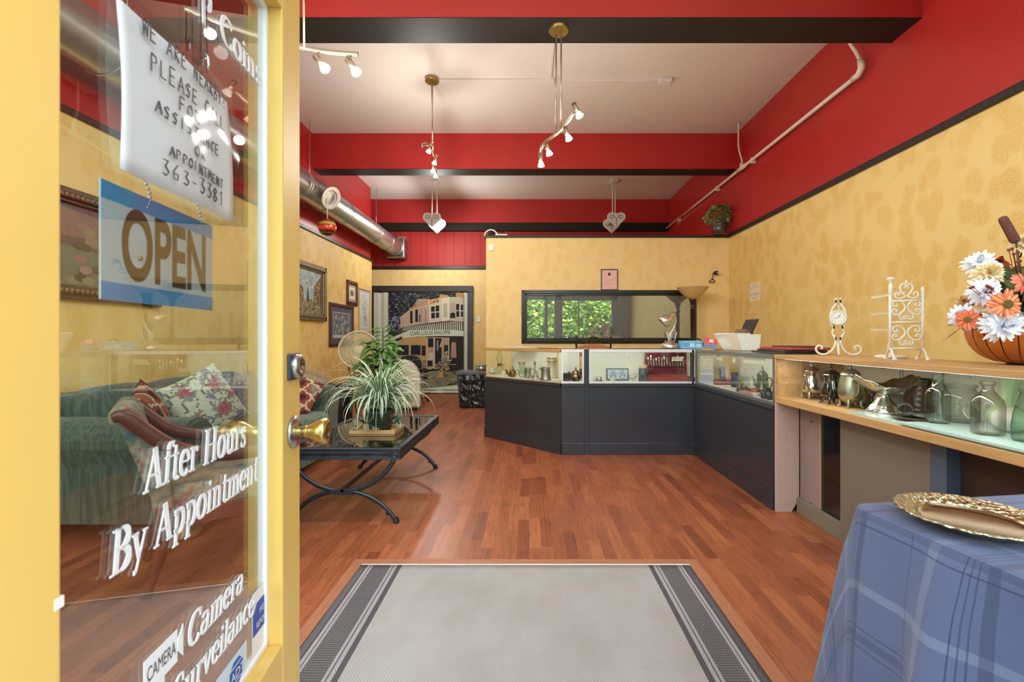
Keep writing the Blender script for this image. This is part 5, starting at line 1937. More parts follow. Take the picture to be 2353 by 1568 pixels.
# striped ornament ball
bp = Vector((-2.60, 5.86, 2.575))
t = thing('hanging_ball', 'red and gold striped ornament ball hanging below the duct diffuser', 'ornament', bp)
m = MB()
m.smooth = True
n_ = 28
prev = None
for i in range(19):
    th = -PI / 2 + PI * i / 18
    row = [m.vert((0.112 * math.cos(th) * math.cos(2 * PI * k / n_), 0.112 * math.cos(th) * math.sin(2 * PI * k / n_), 0.112 * math.sin(th))) for k in range(n_)]
    if prev:
        c_ = [(58, 30, 20), (150, 96, 42), (96, 40, 24), (40, 22, 16), (150, 60, 30), (44, 26, 18), (120, 46, 24), (196, 60, 30), (206, 64, 28), (186, 50, 26), (158, 132, 62), (176, 148, 70), (150, 40, 24), (120, 40, 24), (72, 34, 26), (96, 40, 28), (60, 32, 26), (70, 50, 40)][i - 1]
        for k in range(n_):
            m.c = srgb(*jit(c_, 8))
            m.face((prev[k], prev[(k + 1) % n_], row[(k + 1) % n_], row[k]))
    prev = row
m.build('ball', art_mat('lacquered_stripes', 0.18, 0.6), t)
MB().lathe([(0.014, 0), (0.014, 0.018), (0.005, 0.024), (0, 0.024)], (0, 0, 0.110), 12).build('cap', BRASSOLD, t)
MB().tube([(0, 0, 0.13), (0, 0, 0.42)], 0.006, 6).build('cord', mat('cream_cord', (214, 200, 172), 0.8), t)

# ================================================================== WHITE SPRINKLER PIPE ON THE RIGHT WALL
M_PIPE = mat('painted_pipe', (226, 208, 190), 0.5)
PXx, PZ = 2.945, 3.505
t = thing('sprinkler_pipe', 'pale painted pipe running along the red upper right wall', 'pipe', (PXx, 7.0, PZ))
m = MB().tube([(0, -2.90, 0), (0, 2.85, 0)], 0.020, 12)
m.tube(spline([(0, -2.93, 0.0), (0.0, -2.96, 0.03), (0, -2.955, 0.10), (-0.02, -2.93, 0.2), (-0.075, -2.90, 0.36), (-0.08, -2.90, 0.61)], 6), 0.017, 12)
m.tube(spline([(0, -0.68, 0.02), (0, -0.70, 0.10), (-0.06, -0.73, 0.28), (-0.065, -0.74, 0.61)], 6), 0.011, 10)
m.build('pipe', M_PIPE, t)
m = MB()
m.tube([(0, -2.86, 0), (0, -2.93, 0), (0, -2.965, 0.04), (0, -2.955, 0.12)], 0.028, 12)
m.build('elbow', M_PIPE, t)
m = MB()
m.tube([(0, -0.80, 0), (0, -0.58, 0)], 0.029, 12).tube([(0, -0.68, 0.0), (0, -0.69, 0.07)], 0.022, 12)
m.build('fitting', M_PIPE, t)
for y in (-0.98, 0.15, 2.0):
    MB().box(-0.012, 0.05, y - 0.015, y + 0.015, -0.045, 0.03).build('clamp', M_PIPE, t, bevel=0.004)

# ceiling conduit
t = thing('ceiling_conduit', 'white surface conduit with junction boxes across the ceiling', 'conduit', (0.24, 5.22, 4.12))
m = MB().box(-1.34, 1.27, -0.014, 0.014, -0.022, 0).box(-0.012, 0.012, -1.44, 0, -0.02, 0)
m.build('channel', M_CEIL, t, bevel=0.004)
for x, w_ in ((0.0, 0.045), (1.32, 0.07), (-1.36, 0.055)):
    MB().box(x - w_, x + w_, -0.045, 0.045, -0.045, 0).build('junction_box', M_CEIL, t, bevel=0.008)

# ================================================================== LIGHT FIXTURES
M_NICK = mat('satin_nickel', (196, 184, 160), 0.25, 0.95)
M_SHADE = emit('white_spot_glass', (255, 246, 232), 0.1)
M_LIT = emit('lit_spot_glass', (255, 236, 200), 14.0)


def lamp(name, parent, loc, watts, color=(1.0, 0.95, 0.88), radius=0.03, aim=None):
    d = bpy.data.lights.new(name, 'SPOT' if aim is not None else 'POINT')
    d.energy = watts
    d.color = color
    d.shadow_soft_size = radius
    o = bpy.data.objects.new(name, d)
    COL.objects.link(o)
    o.parent = parent
    o.location = loc
    if aim is not None:
        d.spot_size = math.radians(150)
        d.spot_blend = 0.6
        o.rotation_euler = Vector((0, 0, -1)).rotation_difference(Vector(aim)).to_euler()
    return o


def spot_head(parent, joint, aim, watts, lit=False):
    """a small swivelling spot: stem, metal barrel, flared white glass"""
    j = Vector(joint)
    a = Vector(aim).normalized()
    top = j + Vector((0, 0, -0.045))
    b0 = top - a * 0.035
    m = MB()
    m.tube([j, top], 0.0055, 8)
    m.lathe([(0, -0.006), (0.012, -0.006), (0.012, 0.002), (0.0185, 0.004), (0.0185, 0.072), (0.016, 0.076), (0, 0.076)], b0, 18, axis=a)
    h = m.build('lamp_head', M_NICK, parent)
    e0 = b0 + a * 0.074
    MB().lathe([(0.016, 0), (0.021, 0.008), (0.029, 0.036), (0.027, 0.037), (0.018, 0.010), (0, 0.008)], e0, 20, axis=a).build('glass_shade', M_LIT if lit else M_SHADE, h)
    if watts:
        lamp('spot_glow', h, e0 + a * 0.20, watts, radius=0.03)
    return h


def track(name, label, canopy, rail, rods, heads, canopy_axis=None):
    """canopy on the ceiling, two rods, a bent rail and its spots; positions are from the canopy"""
    t = thing(name, label, 'light fixture', canopy, 0, 'spot rails hanging from the ceiling')
    m = MB().lathe([(0.075, -0.026), (0.080, -0.018), (0.080, 0.0)], (0, 0, 0), 30).lathe([(0, -0.026), (0.075, -0.026)], (0, 0, 0), 30)
    m.build('canopy', mat('brushed_canopy', (176, 148, 92), 0.32, 0.9), t)
    m = MB()
    for p, q in rods:
        m.tube([p, q], 0.006, 8)
    m.build('rod', M_NICK, t)
    m = MB()
    m.tube(spline(rail, 5), 0.012, 8, flat=(1.3, 0.5))
    m.build('rail', M_NICK, t)
    for j, a, w, lit in heads:
        spot_head(t, j, a, w, lit)
    return t


W1 = 14
# the one hanging from the front beam
B = Vector((0.234, 3.60, 3.598))
D = -0.795
track('spot_rail', 'four light spot rail hanging on two rods from the front black beam', B,
      [(-0.135, 0.33, D - 0.07), (-0.125, 0.31, D - 0.01), (-0.09, 0.24, D + 0.005), (0.0, 0.06, D), (0.06, -0.10, D), (0.09, -0.25, D + 0.002)],
      [((-0.018, 0.03, -0.02), (-0.018, 0.10, D)), ((0.018, -0.02, -0.02), (0.018, 0.02, D))],
      [((-0.135, 0.33, D - 0.05), (0.05, -0.05, -1), W1, False), ((-0.085, 0.22, D), (0.30, -0.1, -1), W1, False),
       ((0.055, -0.04, D + 0.01), (0.30, -0.2, -1), W1, False), ((0.105, -0.27, D + 0.075), (0.45, -0.2, -1), W1, False)])
B = Vector((-1.11, 5.20, 4.10))
D = -0.83
track('spot_rail', 'spot rail seen end on, hanging from the white ceiling left of centre', B,
      [(-0.03, 0.32, D), (0.0, 0.22, D), (0.01, 0.05, D), (0.01, -0.15, D + 0.0), (-0.01, -0.28, D - 0.02), (-0.04, -0.33, D - 0.06)],
      [((-0.012, 0.02, -0.02), (-0.006, 0.10, D)), ((0.012, -0.02, -0.02), (0.02, -0.08, D))],
      [((0.03, -0.20, D + 0.03), (-0.35, -0.2, -1), W1, False), ((0.045, 0.02, D - 0.01), (-0.32, -0.1, -1), W1, False),
       ((-0.03, 0.20, D - 0.03), (0.0, 0.1, -1), W1, False), ((-0.03, 0.34, D - 0.04), (0.0, 0.2, -1), W1, False)])
B = Vector((-1.30, 2.55, 4.10))
D = 2.795 - 4.10
track('spot_rail', 'lit spot rail beside the open door, its right two lamps in view', B,
      [(-0.42, -0.28, D), (-0.22, -0.10, D + 0.002), (0.02, 0.03, D), (0.15, 0.07, D), (0.31, 0.09, D)],
      [((-0.05, 0, -0.02), (-0.10, -0.06, D)), ((0.02, 0, -0.02), (0.025, 0.03, D))],
      [((-0.36, -0.22, D), (0.6, -0.3, -0.8), W1, False), ((-0.15, -0.06, D), (0.6, -0.3, -0.9), W1, False),
       ((0.095, 0.055, D - 0.01), (0.62, -0.2, -0.8), 30, True), ((0.265, 0.085, D - 0.01), (0.62, -0.2, -0.9), W1, False)])

# twin tube pendants at the back: heart shaped end plates
M_PEND = mat('pendant_white', (222, 220, 214), 0.35)
M_TUBE = emit('lit_tubes', (248, 255, 250), 9.0)
M_TUBEOFF = mat('unlit_tubes', (206, 206, 200), 0.3)


def heart(s=1.0, n=12):
    pts = []
    for i in range(n + 1):
        a_ = math.radians(-50 + 230 * i / n)
        pts.append((0.085 * s + 0.085 * s * math.cos(a_), 0.085 * s * math.sin(a_)))
    right = [(x, z) for x, z in pts if x > 0.002]
    left = [(-x, z) for x, z in reversed(right)]
    return [(0.0, -0.19 * s)] + right + [(0, 0.06 * s)] + left


def pendant(label, x, y, ztop, lit, flip):
    t = thing('twin_tube_pendant', label, 'light fixture', (x, y, ztop), 0, 'twin tube pendants at the back')
    MB().box(-0.07, 0.07, -0.10, 0.10, -0.03, 0).build('canopy', M_PEND, t, bevel=0.006)
    m = MB()
    zb_ = -0.66
    m.tube([(-0.035, -0.04, -0.02), (-0.035, -0.06, zb_)], 0.010, 8)
    m.build('rod', M_PEND, t)
    m = MB().tube([(0.035, 0.04, -0.02), (0.035, 0.06, zb_)], 0.010, 8)
    m.build('rod', M_PEND, t)
    zc = zb_ - 0.085
    L = 0.24
    sk = 0.0
    for yy in (-L, L):
        pl = MB().prism([(px, zc + pz) for px, pz in heart()], 'y', yy - 0.012, yy + 0.012).build('end_plate', M_PEND, t, bevel=0.004)
        m = MB()
        for sg in (-1, 1):
            m.tube([(sg * 0.085 + 0.030 * math.cos(a_), yy - 0.013, zc + 0.030 * math.sin(a_)) for a_ in [2 * PI * k / 18 for k in range(18)]], 0.005, 5, closed=True)
            m.tube(spline([(sg * 0.05, yy - 0.013, zc + 0.05), (sg * 0.035, yy - 0.013, zc + 0.0), (sg * 0.006, yy - 0.013, zc - 0.05), (0, yy - 0.013, zc - 0.17)], 4), 0.004, 5)
        m.build('scroll_mark', mat('dark_grey_mark', (70, 72, 74), 0.4), pl)
    MB().box(-0.05, 0.05, -L, L, zc + 0.02, zc + 0.07).build('spine', M_PEND, t)
    for sg in (-1, 1):
        MB().tube([(sg * 0.085, -L + 0.012, zc - 0.005), (sg * 0.085, L - 0.012, zc - 0.005)], 0.055, 20).build('tube', M_TUBE if lit else M_TUBEOFF, t)
    if lit:
        lamp('tube_glow', t, (0, 0, zc - 0.24), 75, (0.97, 1.0, 0.97), 0.10)
    return t


pendant('lit twin tube pendant with glowing white tubes at the back left', -1.79, 8.62, 4.12, True, 1)
pendant('unlit twin tube pendant hanging on white rods above the partition', 1.60, 8.60, 4.12, False, -1)

# ================================================================== GLASS DISPLAY COUNTERS
M_BLKC = mat('black_counter_paint', (50, 52, 58), 0.34, 0, 0.6, 0.12, 4)
M_ALU = mat('white_aluminium_frame', (226, 228, 230), 0.3, 0.2)
M_OAK = wood('oak_trim', (188, 146, 92))
M_CREAM = mat('cream_back_panel', (240, 236, 222), 0.6)
GL_CASE = glass_mat('case_glass', (250, 253, 251), gain=0.9)
M_ADDED_STRIP = emit('added_counter_glow', (255, 250, 238), 6.0)  # glow of invented strips that brighten the counter interiors
ZD, ZT = 0.700, 1.038           # display floor and top of the counters


def counter(label, A, B, depth, endA=True, endB=True, frame=M_ALU, top_trim=None, postA=True, postB=True, top=True, backs=True, mitre=False):
    """a display counter whose front runs from A to B (left to right as you face it); local x along the front, y inwards"""
    A, B = Vector((*A, 0)), Vector((*B, 0))
    L = (B - A).length
    d = (B - A).normalized()
    t = thing('display_counter', label, 'display counter', A, math.atan2(d.y, d.x), 'glass topped display counters')
    D = depth
    # black base with plinth and mouldings
    MB().box(0, L, 0, D, 0.0, ZD - 0.03).build('base', M_BLKC, t)
    MB().box(0, L, -0.012, -0.0005, 0.0, 0.115).build('plinth', M_BLKC, t, bevel=0.004)
    m = MB().box(0, L, -0.014, D, ZD - 0.030, ZD - 0.012).box(0, L, -0.008, D, ZD - 0.012, ZD)
    m.build('moulding', M_BLKC, t, bevel=0.003)
    # glazed case
    g = 0.006
    m = MB()
    fr = top_trim or frame
    if frame:
        f = 0.017
        m.box(0, L, 0, f, ZD, ZD + 0.020).box(0, L, 0, f, ZT - 0.030, ZT)
        if postA:
            m.box(0, f, 0, f, ZD + 0.020, ZT - 0.030)
        if postB:
            m.box(L - f, L, 0, f, ZD + 0.020, ZT - 0.030)
        m.build('frame', frame, t, bevel=0.002)
    if top_trim:
        MB().box(-0.012, L + 0.004, -0.018, 0.03, ZT - 0.032, ZT).build('top_rail', top_trim, t, bevel=0.004)
        MB().box(0, L, 0.0, 0.012, ZD, ZD + 0.008).build('bottom_rail', top_trim, t)
    MB().box(0.004, L - 0.004, 0.006, 0.010, ZD + 0.006, ZT - 0.012).build('front_glass', GL_CASE, t)
    if endA:
        MB().box(0.002, 0.006, 0.018, D - 0.02, ZD + 0.004, ZT - 0.008).build('end_glass', GL_CASE, t)
    if backs:
        m = MB()
        m.box(0, L, D - 0.015, D, ZD, ZT - 0.006)
        m.build('back_panel', M_CREAM, t)
    if top:
        MB().box(0.002, L - 0.002, 0.034 if top_trim else 0.019, D - 0.001, ZT - 0.007, ZT - 0.001).build('glass_top', GL_CASE, t)
        MB().box(0.0, L, D - 0.03, D + 0.004, ZT - 0.03, ZT + 0.001).build('rear_rail', M_OAK, t, bevel=0.002)
    MB().box(0.0, L, 0.018, D - 0.016, ZD - 0.001, ZD + 0.006).build('display_floor', M_CREAM, t)
    lt = MB().box(0.05, L - 0.05, 0.019, 0.034, ZT - 0.022, ZT - 0.0085).build('added_lamp_strip', M_WHITE, t)  # invented hidden strip, added because the interior stayed too dark
    MB().box(0.06, L - 0.06, 0.0345, 0.040, ZT - 0.021, ZT - 0.010).build('lit_tube', M_ADDED_STRIP, lt)
    if mitre:          # its right end is cut to stand flush against the next counter
        for ch in t.children:
            for v in ch.data.vertices:
                v.co.x *= (L - max(0.0, v.co.y)) / L
    return t


CA, CB, CC, CD, CE = (-0.519, 5.325), (0.318, 4.49), (0.584, 4.49), (1.630, 4.49), (1.630, 3.035)
counter('angled black display counter with an oak top rail at the left end of the run', CA, (CB[0] - 0.004, CB[1] + 0.004), 0.44, True, False, None, M_OAK, mitre=True)
counter('narrow display counter with a white frame between the angled and the long counter', (CB[0], CB[1]), (CC[0] - 0.043, CC[1]), 0.44, False, True, M_ALU)
counter('long display counter with a white frame showing cutlery and a relief plaque', (CC[0] + 0.008, CC[1]), (2.085, CD[1]), 0.46, True, True, M_ALU)
counter('black display counter running towards the viewer and facing the open floor', (CE[0], CD[1] - 0.018), CE, 0.46, True, True, mat('grey_metal_frame', (120, 124, 122), 0.3, 0.4), None)
# dark posts that join the counters
for nm, x, y in (('left', CC[0] - 0.022, 4.500), ('right', CD[0] - 0.013, 4.500)):
    m = MB().box(-0.021 if nm == 'left' else -0.014, 0.027 if nm == 'left' else 0.012, -0.010, 0.04, ZD - 0.02, ZT)
    o = m.build('corner_post', mat('blue_grey_post', (52, 56, 64), 0.35), bevel=0.004) if nm == 'right' else None
    if nm == 'left':
        m.cur = 1
        m.box(-0.021, 0.031, 0.0, 0.42, 0.0, ZD - 0.021).box(-0.021, 0.031, -0.022, -0.001, 0.0, 0.115)
        o = m.build('corner_post', [mat('blue_grey_post', (52, 56, 64), 0.35), M_BLKC], bevel=0.002)
    o.location = (x, y, 0)
    tag(o, 'dark upright post between the narrow and the long display counter' if nm == 'left' else 'dark upright post in the inner corner of the counters', 'post')
m = MB().prism([(0.0, 0.0), (0.32, -0.32), (0.60, -0.0), (0.24, 0.36)], 'z', ZT - 0.002, ZT + 0.001)


def on_angle(px, o):
    r = (px - 1216) / 1046.0
    s_ = (0.318 + 0.707 * o - r * (4.49 + 0.707 * o)) / (0.707 * (1 + r))
    return Vector((0.318 - 0.707 * s_ + 0.707 * o, 4.49 + 0.707 * s_ + 0.707 * o, ZD + 0.0065))


def on_row(px, Y):
    return Vector(((px - 1216) * Y / 1046.0, Y, ZD + 0.0065))


def on_side(px, X):
    return Vector((X, X * 1046.0 / (px - 1216), ZD + 0.0065))


M_PEWT = mat('dull_pewter', (176, 172, 160), 0.34, 0.9, var=0.1, scale=20)
M_SILV = mat('silver_plate', (214, 212, 204), 0.16, 1.0, var=0.06, scale=14)
M_TARN = mat('tarnished_silver', (118, 108, 96), 0.22, 1.0, var=0.35, scale=16)
M_TARNB = mat('brown_tarnished_silver', (150, 122, 98), 0.2, 1.0, var=0.3, scale=18)
M_BRASSD = mat('dark_brass', (136, 108, 62), 0.3, 0.9, var=0.25, scale=25)
M_CHINA = mat('white_china', (236, 232, 226), 0.2, 0, 0.6)
GL_CLR = glass_mat('clear_glassware', (248, 250, 248), (200, 210, 204), gain=1.2)
GL_GRN = glass_mat('greenish_glassware', (224, 238, 226), (160, 184, 168), gain=1.2)


def ls(rows, k=1.0):
    return [(r * k, z * k) for r, z in rows]


def handle(m, z0, z1, r0, out, rad=0.005, ang=0.0, k=1.0):
    ca_, sa_ = math.cos(ang), math.sin(ang)
    pts = [(r0, z1), (r0 + out * 0.7, z1 + 0.01), (r0 + out, (z0 + z1) / 2 + 0.012), (r0 + out * 0.55, z0 + 0.005), (r0 * 0.9, z0)]
    m.tube([(ca_ * x, sa_ * x, z) for x, z in spline([(x, z, 0) for x, z in pts], 5) for x, z in [(x, z)]] if False else [(ca_ * p.x, sa_ * p.x, p.y) for p in spline([(x, z, 0) for x, z in pts], 5)], rad, 8)
    return m


def spout(m, z0, z1, r0, out, rad=0.009, ang=PI):
    ca_, sa_ = math.cos(ang), math.sin(ang)
    P = spline([(r0 * 0.9, z0, 0), (r0 + out * 0.45, z0 + (z1 - z0) * 0.25, 0), (r0 + out * 0.65, z0 + (z1 - z0) * 0.7, 0), (r0 + out, z1, 0)], 5)
    n_ = len(P)
    m.tube([(ca_ * p.x, sa_ * p.x, p.y) for p in P], [rad * (1.5 - 0.9 * i / (n_ - 1)) for i in range(n_)], 10)
    return m


# ---- angled counter, from the left
p = on_angle(1131, 0.20)
t = thing('lidded_bowl', 'small white china bowl with gold specks at the far left of the angled counter', 'bowl', p)
MB().lathe([(0, 0), (0.028, 0.002), (0.046, 0.03), (0.046, 0.05), (0.042, 0.055)], (0, 0, 0), 24).build('bowl', M_CHINA, t)
m = MB().lathe([(0.044, 0.052), (0.036, 0.070), (0.012, 0.082), (0.010, 0.09), (0.013, 0.096), (0, 0.10)], (0, 0, 0), 24)
for k in range(12):
    m.blob((0.043 * math.cos(k * 0.524), 0.043 * math.sin(k * 0.524), 0.062 + 0.006 * (k % 2)), 0.005, 0.005, 0.004, 7, 5)
m.build('lid', mat('gold_trim_china', (214, 196, 166), 0.3, 0.2), t)
p = on_angle(1148, 0.28)
t = thing('oil_lamp', 'glass oil lamp with a tall chimney and brass burner in the angled counter', 'lamp', p)
MB().lathe([(0.05, 0), (0.052, 0.01), (0.02, 0.03), (0.018, 0.045), (0.05, 0.065), (0.052, 0.085), (0.02, 0.10)], (0, 0, 0), 24).build('font', GL_CLR, t)
MB().lathe([(0.022, 0.10), (0.030, 0.11), (0.032, 0.125), (0.024, 0.135), (0, 0.135)], (0, 0, 0), 20).tube([(0.03, 0, 0.115), (0.06, 0, 0.115)], 0.004, 6).build('burner', M_BRASSD, t)
MB().lathe([(0.026, 0.132), (0.030, 0.15), (0.038, 0.185), (0.036, 0.215), (0.024, 0.255), (0.021, 0.285), (0.024, 0.298)], (0, 0, 0), 24).build('chimney', GL_CLR, t)
p = on_angle(1158, 0.10)
t = thing('china_cup', 'small white china cup with a red mark in the angled counter', 'cup', p)
MB().lathe([(0, 0), (0.018, 0), (0.020, 0.01), (0.032, 0.05), (0.034, 0.056), (0.031, 0.056), (0.018, 0.012), (0, 0.01)], (0, 0, 0), 24).build('cup', M_CHINA, t)
p = on_angle(1178, 0.13)
t = thing('brass_teapot', 'dark brass teapot with a large leaf spout in the angled counter', 'teapot', p)
m = MB().lathe([(0, 0), (0.02, 0.0), (0.03, 0.01), (0.042, 0.035), (0.040, 0.055), (0.024, 0.078), (0.008, 0.09), (0.006, 0.10), (0.008, 0.105), (0, 0.118)], (0, 0, 0), 22)
m.build('body', M_BRASSD, t)
spout(MB(), 0.02, 0.085, 0.03, 0.065, 0.013, PI + 0.5).build('spout', M_BRASSD, t)
handle(MB(), 0.02, 0.07, 0.036, 0.035, 0.004, 0.3).build('handle', M_BRASSD, t)
p = on_angle(1199, 0.26)
t = thing('glass_vase', 'pale green glass vase with a gilt rim in the angled counter', 'vase', p)
MB().lathe([(0, 0), (0.03, 0), (0.036, 0.03), (0.026, 0.075), (0.030, 0.12), (0.044, 0.160)], (0, 0, 0), 24).build('vase', GL_GRN, t)
MB().lathe([(0.040, 0.150), (0.046, 0.162), (0.043, 0.164), (0.038, 0.152)], (0, 0, 0), 24).build('gilt_rim', BRASSOLD, t)
p = on_angle(1176, 0.36)
t = thing('bottle_neck_vase', 'slender clear glass vase standing behind the brass teapot', 'vase', p)
MB().lathe([(0, 0), (0.03, 0), (0.035, 0.05), (0.02, 0.09), (0.008, 0.12), (0.008, 0.26), (0.011, 0.265)], (0, 0, 0), 20).build('vase', GL_CLR, t)
p = on_angle(1213, 0.18)
t = thing('pewter_mug', 'smaller pewter mug left of the big tankard', 'mug', p)
m = MB().lathe([(0, 0), (0.042, 0), (0.040, 0.02), (0.036, 0.105), (0.039, 0.115), (0.035, 0.115), (0.033, 0.02), (0, 0.01)], (0, 0, 0), 26)
m.build('body', M_PEWT, t)
handle(MB(), 0.025, 0.09, 0.038, 0.035, 0.005, 0.2).build('handle', M_PEWT, t)
p = on_angle(1229, 0.28)
t = thing('candlestick', 'slim pewter candlestick behind the tankard', 'candlestick', p)
MB().lathe([(0, 0), (0.035, 0), (0.03, 0.012), (0.012, 0.025), (0.008, 0.06), (0.014, 0.075), (0.007, 0.09), (0.007, 0.135), (0.016, 0.145), (0.013, 0.17), (0.017, 0.18), (0, 0.18)], (0, 0, 0), 20).build('stick', M_PEWT, t)
p = on_angle(1254, 0.085)
t = thing('pewter_tankard', 'big pewter tankard with an open handle at the front of the angled counter', 'tankard', p)
m = MB().lathe([(0, 0), (0.056, 0), (0.055, 0.012), (0.050, 0.035), (0.046, 0.12), (0.049, 0.138), (0.045, 0.138), (0.042, 0.03), (0, 0.01)], (0, 0, 0), 30)
m.tube([(0.05 * math.cos(a_), 0.05 * math.sin(a_), 0.135) for a_ in [2 * PI * k / 28 for k in range(28)]], 0.003, 5, closed=True)
m.build('body', M_PEWT, t)
handle(MB(), 0.02, 0.115, 0.046, 0.055, 0.0065, PI + 0.4).build('handle', M_PEWT, t)
p = on_angle(1268, 0.30)
t = thing('ornate_lantern_box', 'cream ornate tall box with gilt beaded rims behind the tankard', 'box', p)
m = MB().lathe([(0, 0), (0.056, 0), (0.056, 0.02), (0.048, 0.03), (0.048, 0.175), (0.058, 0.185), (0.058, 0.2), (0.048, 0.21), (0.055, 0.225), (0, 0.228)], (0, 0, 0), 4)
m.build('body', mat('cream_enamel', (226, 218, 190), 0.35), t, bevel=0.003)
m = MB()
for z_ in (0.19, 0.222):
    for k in range(20):
        a_ = 2 * PI * k / 20
        m.blob((0.052 * math.cos(a_), 0.052 * math.sin(a_), z_), 0.007, 0.007, 0.006, 7, 5)
m.build('gilt_beads', mat('old_gilt', (176, 146, 84), 0.3, 0.8), t)
p = on_angle(1224, 0.06)
t = thing('gilt_trinkets', 'cluster of small gilt beads on the floor of the angled counter', 'beads', p)
for k in range(7):
    MB().blob((R.uniform(-0.05, 0.05), R.uniform(-0.02, 0.03), 0.009), 0.008, 0.008, 0.009, 9, 7).build('bead', BRASSOLD, t)
for k, (px, o_) in enumerate(((1197, 0.05), (1203, 0.09))):
    t = thing('glass_shaker', ('left' if k == 0 else 'right') + ' one of two tiny glass shakers in front of the green vase', 'shaker', on_angle(px, o_), 0, 'tiny glass shakers')
    MB().lathe([(0, 0), (0.010, 0), (0.012, 0.022), (0.008, 0.03)], (0, 0, 0), 14).build('glass', GL_CLR, t)
    MB().lathe([(0.009, 0.028), (0.009, 0.036), (0.004, 0.042), (0, 0.042)], (0, 0, 0), 14).build('cap', M_SILV, t)

# ---- narrow counter
t = thing('jewellery_box', 'low black jewellery box with brass specks behind the tarnished teapot', 'box', on_row(1306, 4.80))
MB().box(-0.075, 0.075, -0.045, 0.045, 0, 0.075).build('box', mat('black_lacquer', (34, 33, 31), 0.28), t, bevel=0.005)
m = MB()
for k in range(6):
    m.blob((-0.06 + k * 0.024, -0.046, 0.018), 0.005, 0.003, 0.005, 7, 5)
m.build('stud', BRASSOLD, t)
t = thing('tarnished_teapot', 'round ornate tarnished teapot in the narrow counter', 'teapot', on_row(1323, 4.60))
MB().lathe([(0, 0.008), (0.03, 0.01), (0.052, 0.035), (0.055, 0.055), (0.042, 0.085), (0.036, 0.092), (0.040, 0.1), (0.024, 0.115), (0.008, 0.122), (0.007, 0.132), (0.011, 0.138), (0, 0.15)], (0, 0, 0), 28).build('body', M_TARNB, t)
spout(MB(), 0.04, 0.105, 0.05, 0.03, 0.007, 0.1).build('spout', M_TARN, t)
handle(MB(), 0.03, 0.09, 0.05, 0.03, 0.005, PI).build('handle', M_TARN, t)
for k in range(4):
    a_ = PI / 4 + k * PI / 2
    MB().tube([(0.04 * math.cos(a_), 0.04 * math.sin(a_), 0.02), (0.05 * math.cos(a_), 0.05 * math.sin(a_), 0.0)], 0.006, 6).build('foot', M_TARN, t)
for px, o_, w_ in ((1286, 4.58, 0.05), (1301, 4.55, 0.04)):
    t = thing('trinket_dish', 'flat dark trinket dish beside the tarnished teapot' if px < 1290 else 'tiny brown trinket dish at the front of the narrow counter', 'dish', on_row(px + 12, o_))
    MB().lathe([(0, 0), (w_ * 0.6, 0), (w_, 0.012), (w_ * 0.92, 0.012), (w_ * 0.5, 0.004), (0, 0.004)], (0, 0, 0), 22).build('dish', M_BRASSD, t)

# ---- long counter
t = thing('silver_cup', 'small silver cup on a saucer at the left end of the long counter', 'cup', on_row(1376, 4.62))
MB().lathe([(0, 0), (0.05, 0), (0.062, 0.008), (0.05, 0.006), (0, 0.004)], (0, 0, 0), 24).build('saucer', M_PEWT, t)
MB().lathe([(0, 0.006), (0.030, 0.006), (0.030, 0.048), (0.027, 0.048), (0.027, 0.012), (0, 0.012)], (0, 0, 0), 24).build('cup', M_SILV, t)
handle(MB(), 0.016, 0.04, 0.029, 0.022, 0.003, PI).build('handle', M_SILV, t)
t = thing('relief_plaque', 'grey framed plaque with two round reliefs leaning in the long counter', 'plaque', on_row(1419, 4.72) + Vector((0, 0, 0.004)))
b = MB()
b.M = Matrix.Rotation(-0.18, 4, 'X')
b.box(-0.118, 0.118, -0.012, 0.012, 0.0, 0.125)
b.build('frame', mat('grey_plaque_frame', (108, 116, 122), 0.4), t, bevel=0.004)
b = MB()
b.M = Matrix.Rotation(-0.18, 4, 'X')
b.box(-0.100, 0.100, -0.015, -0.0115, 0.016, 0.109)
b.build('panel', mat('pale_plaque_panel', (198, 206, 214), 0.5), t)
b = MB()
b.M = Matrix.Rotation(-0.18, 4, 'X')
for cx_ in (-0.048, 0.048):
    b.tube([(cx_ + 0.040 * math.cos(a_), -0.016, 0.062 + 0.040 * math.sin(a_)) for a_ in [2 * PI * k / 22 for k in range(22)]], 0.003, 6, closed=True)
    for k in range(9):
        b.blob((cx_ + 0.020 * math.cos(k), -0.016, 0.062 + 0.022 * math.sin(k * 1.7)), 0.011, 0.004, 0.010, 8, 5)
b.build('relief', mat('relief_grey', (150, 158, 166), 0.5), t)
t = thing('stone_egg', 'cream stone egg in front of the relief plaque', 'egg', on_row(1408, 4.57))
MB().blob((0, 0, 0.022), 0.027, 0.024, 0.022, 18, 12).build('egg', mat('cream_stone', (214, 202, 160), 0.5, 0, 0.3, 0.08, 40), t)
t = thing('cut_glass_dish', 'tilted cut glass dish right of the relief plaque', 'dish', on_row(1458, 4.66))
MB().lathe([(0.012, 0), (0.02, 0.01), (0.055, 0.05), (0.06, 0.055)], (0, 0, 0.012), 14, axis=(-0.45, -0.2, 1)).build('dish', GL_CLR, t)
t = thing('storage_jar', 'dark decorated jar with a pale cork lid left of the cutlery case', 'jar', on_row(1478, 4.66))
m = MB()
m.smooth = True
m.lathe([(0, 0), (0.044, 0), (0.047, 0.01), (0.047, 0.125), (0.043, 0.135), (0, 0.135)], (0, 0, 0), 28)
m.build('jar', mat('dark_marbled_glaze', (86, 92, 96), 0.2, 0, 0.6, 0.75, 22), t)
MB().lathe([(0.038, 0.135), (0.040, 0.165), (0.034, 0.168), (0, 0.168)], (0, 0, 0), 24).build('lid', mat('cork', (206, 190, 160), 0.7), t)
t = thing('glass_votive', 'small clear glass votive in front of the dark jar', 'votive', on_row(1477, 4.56))
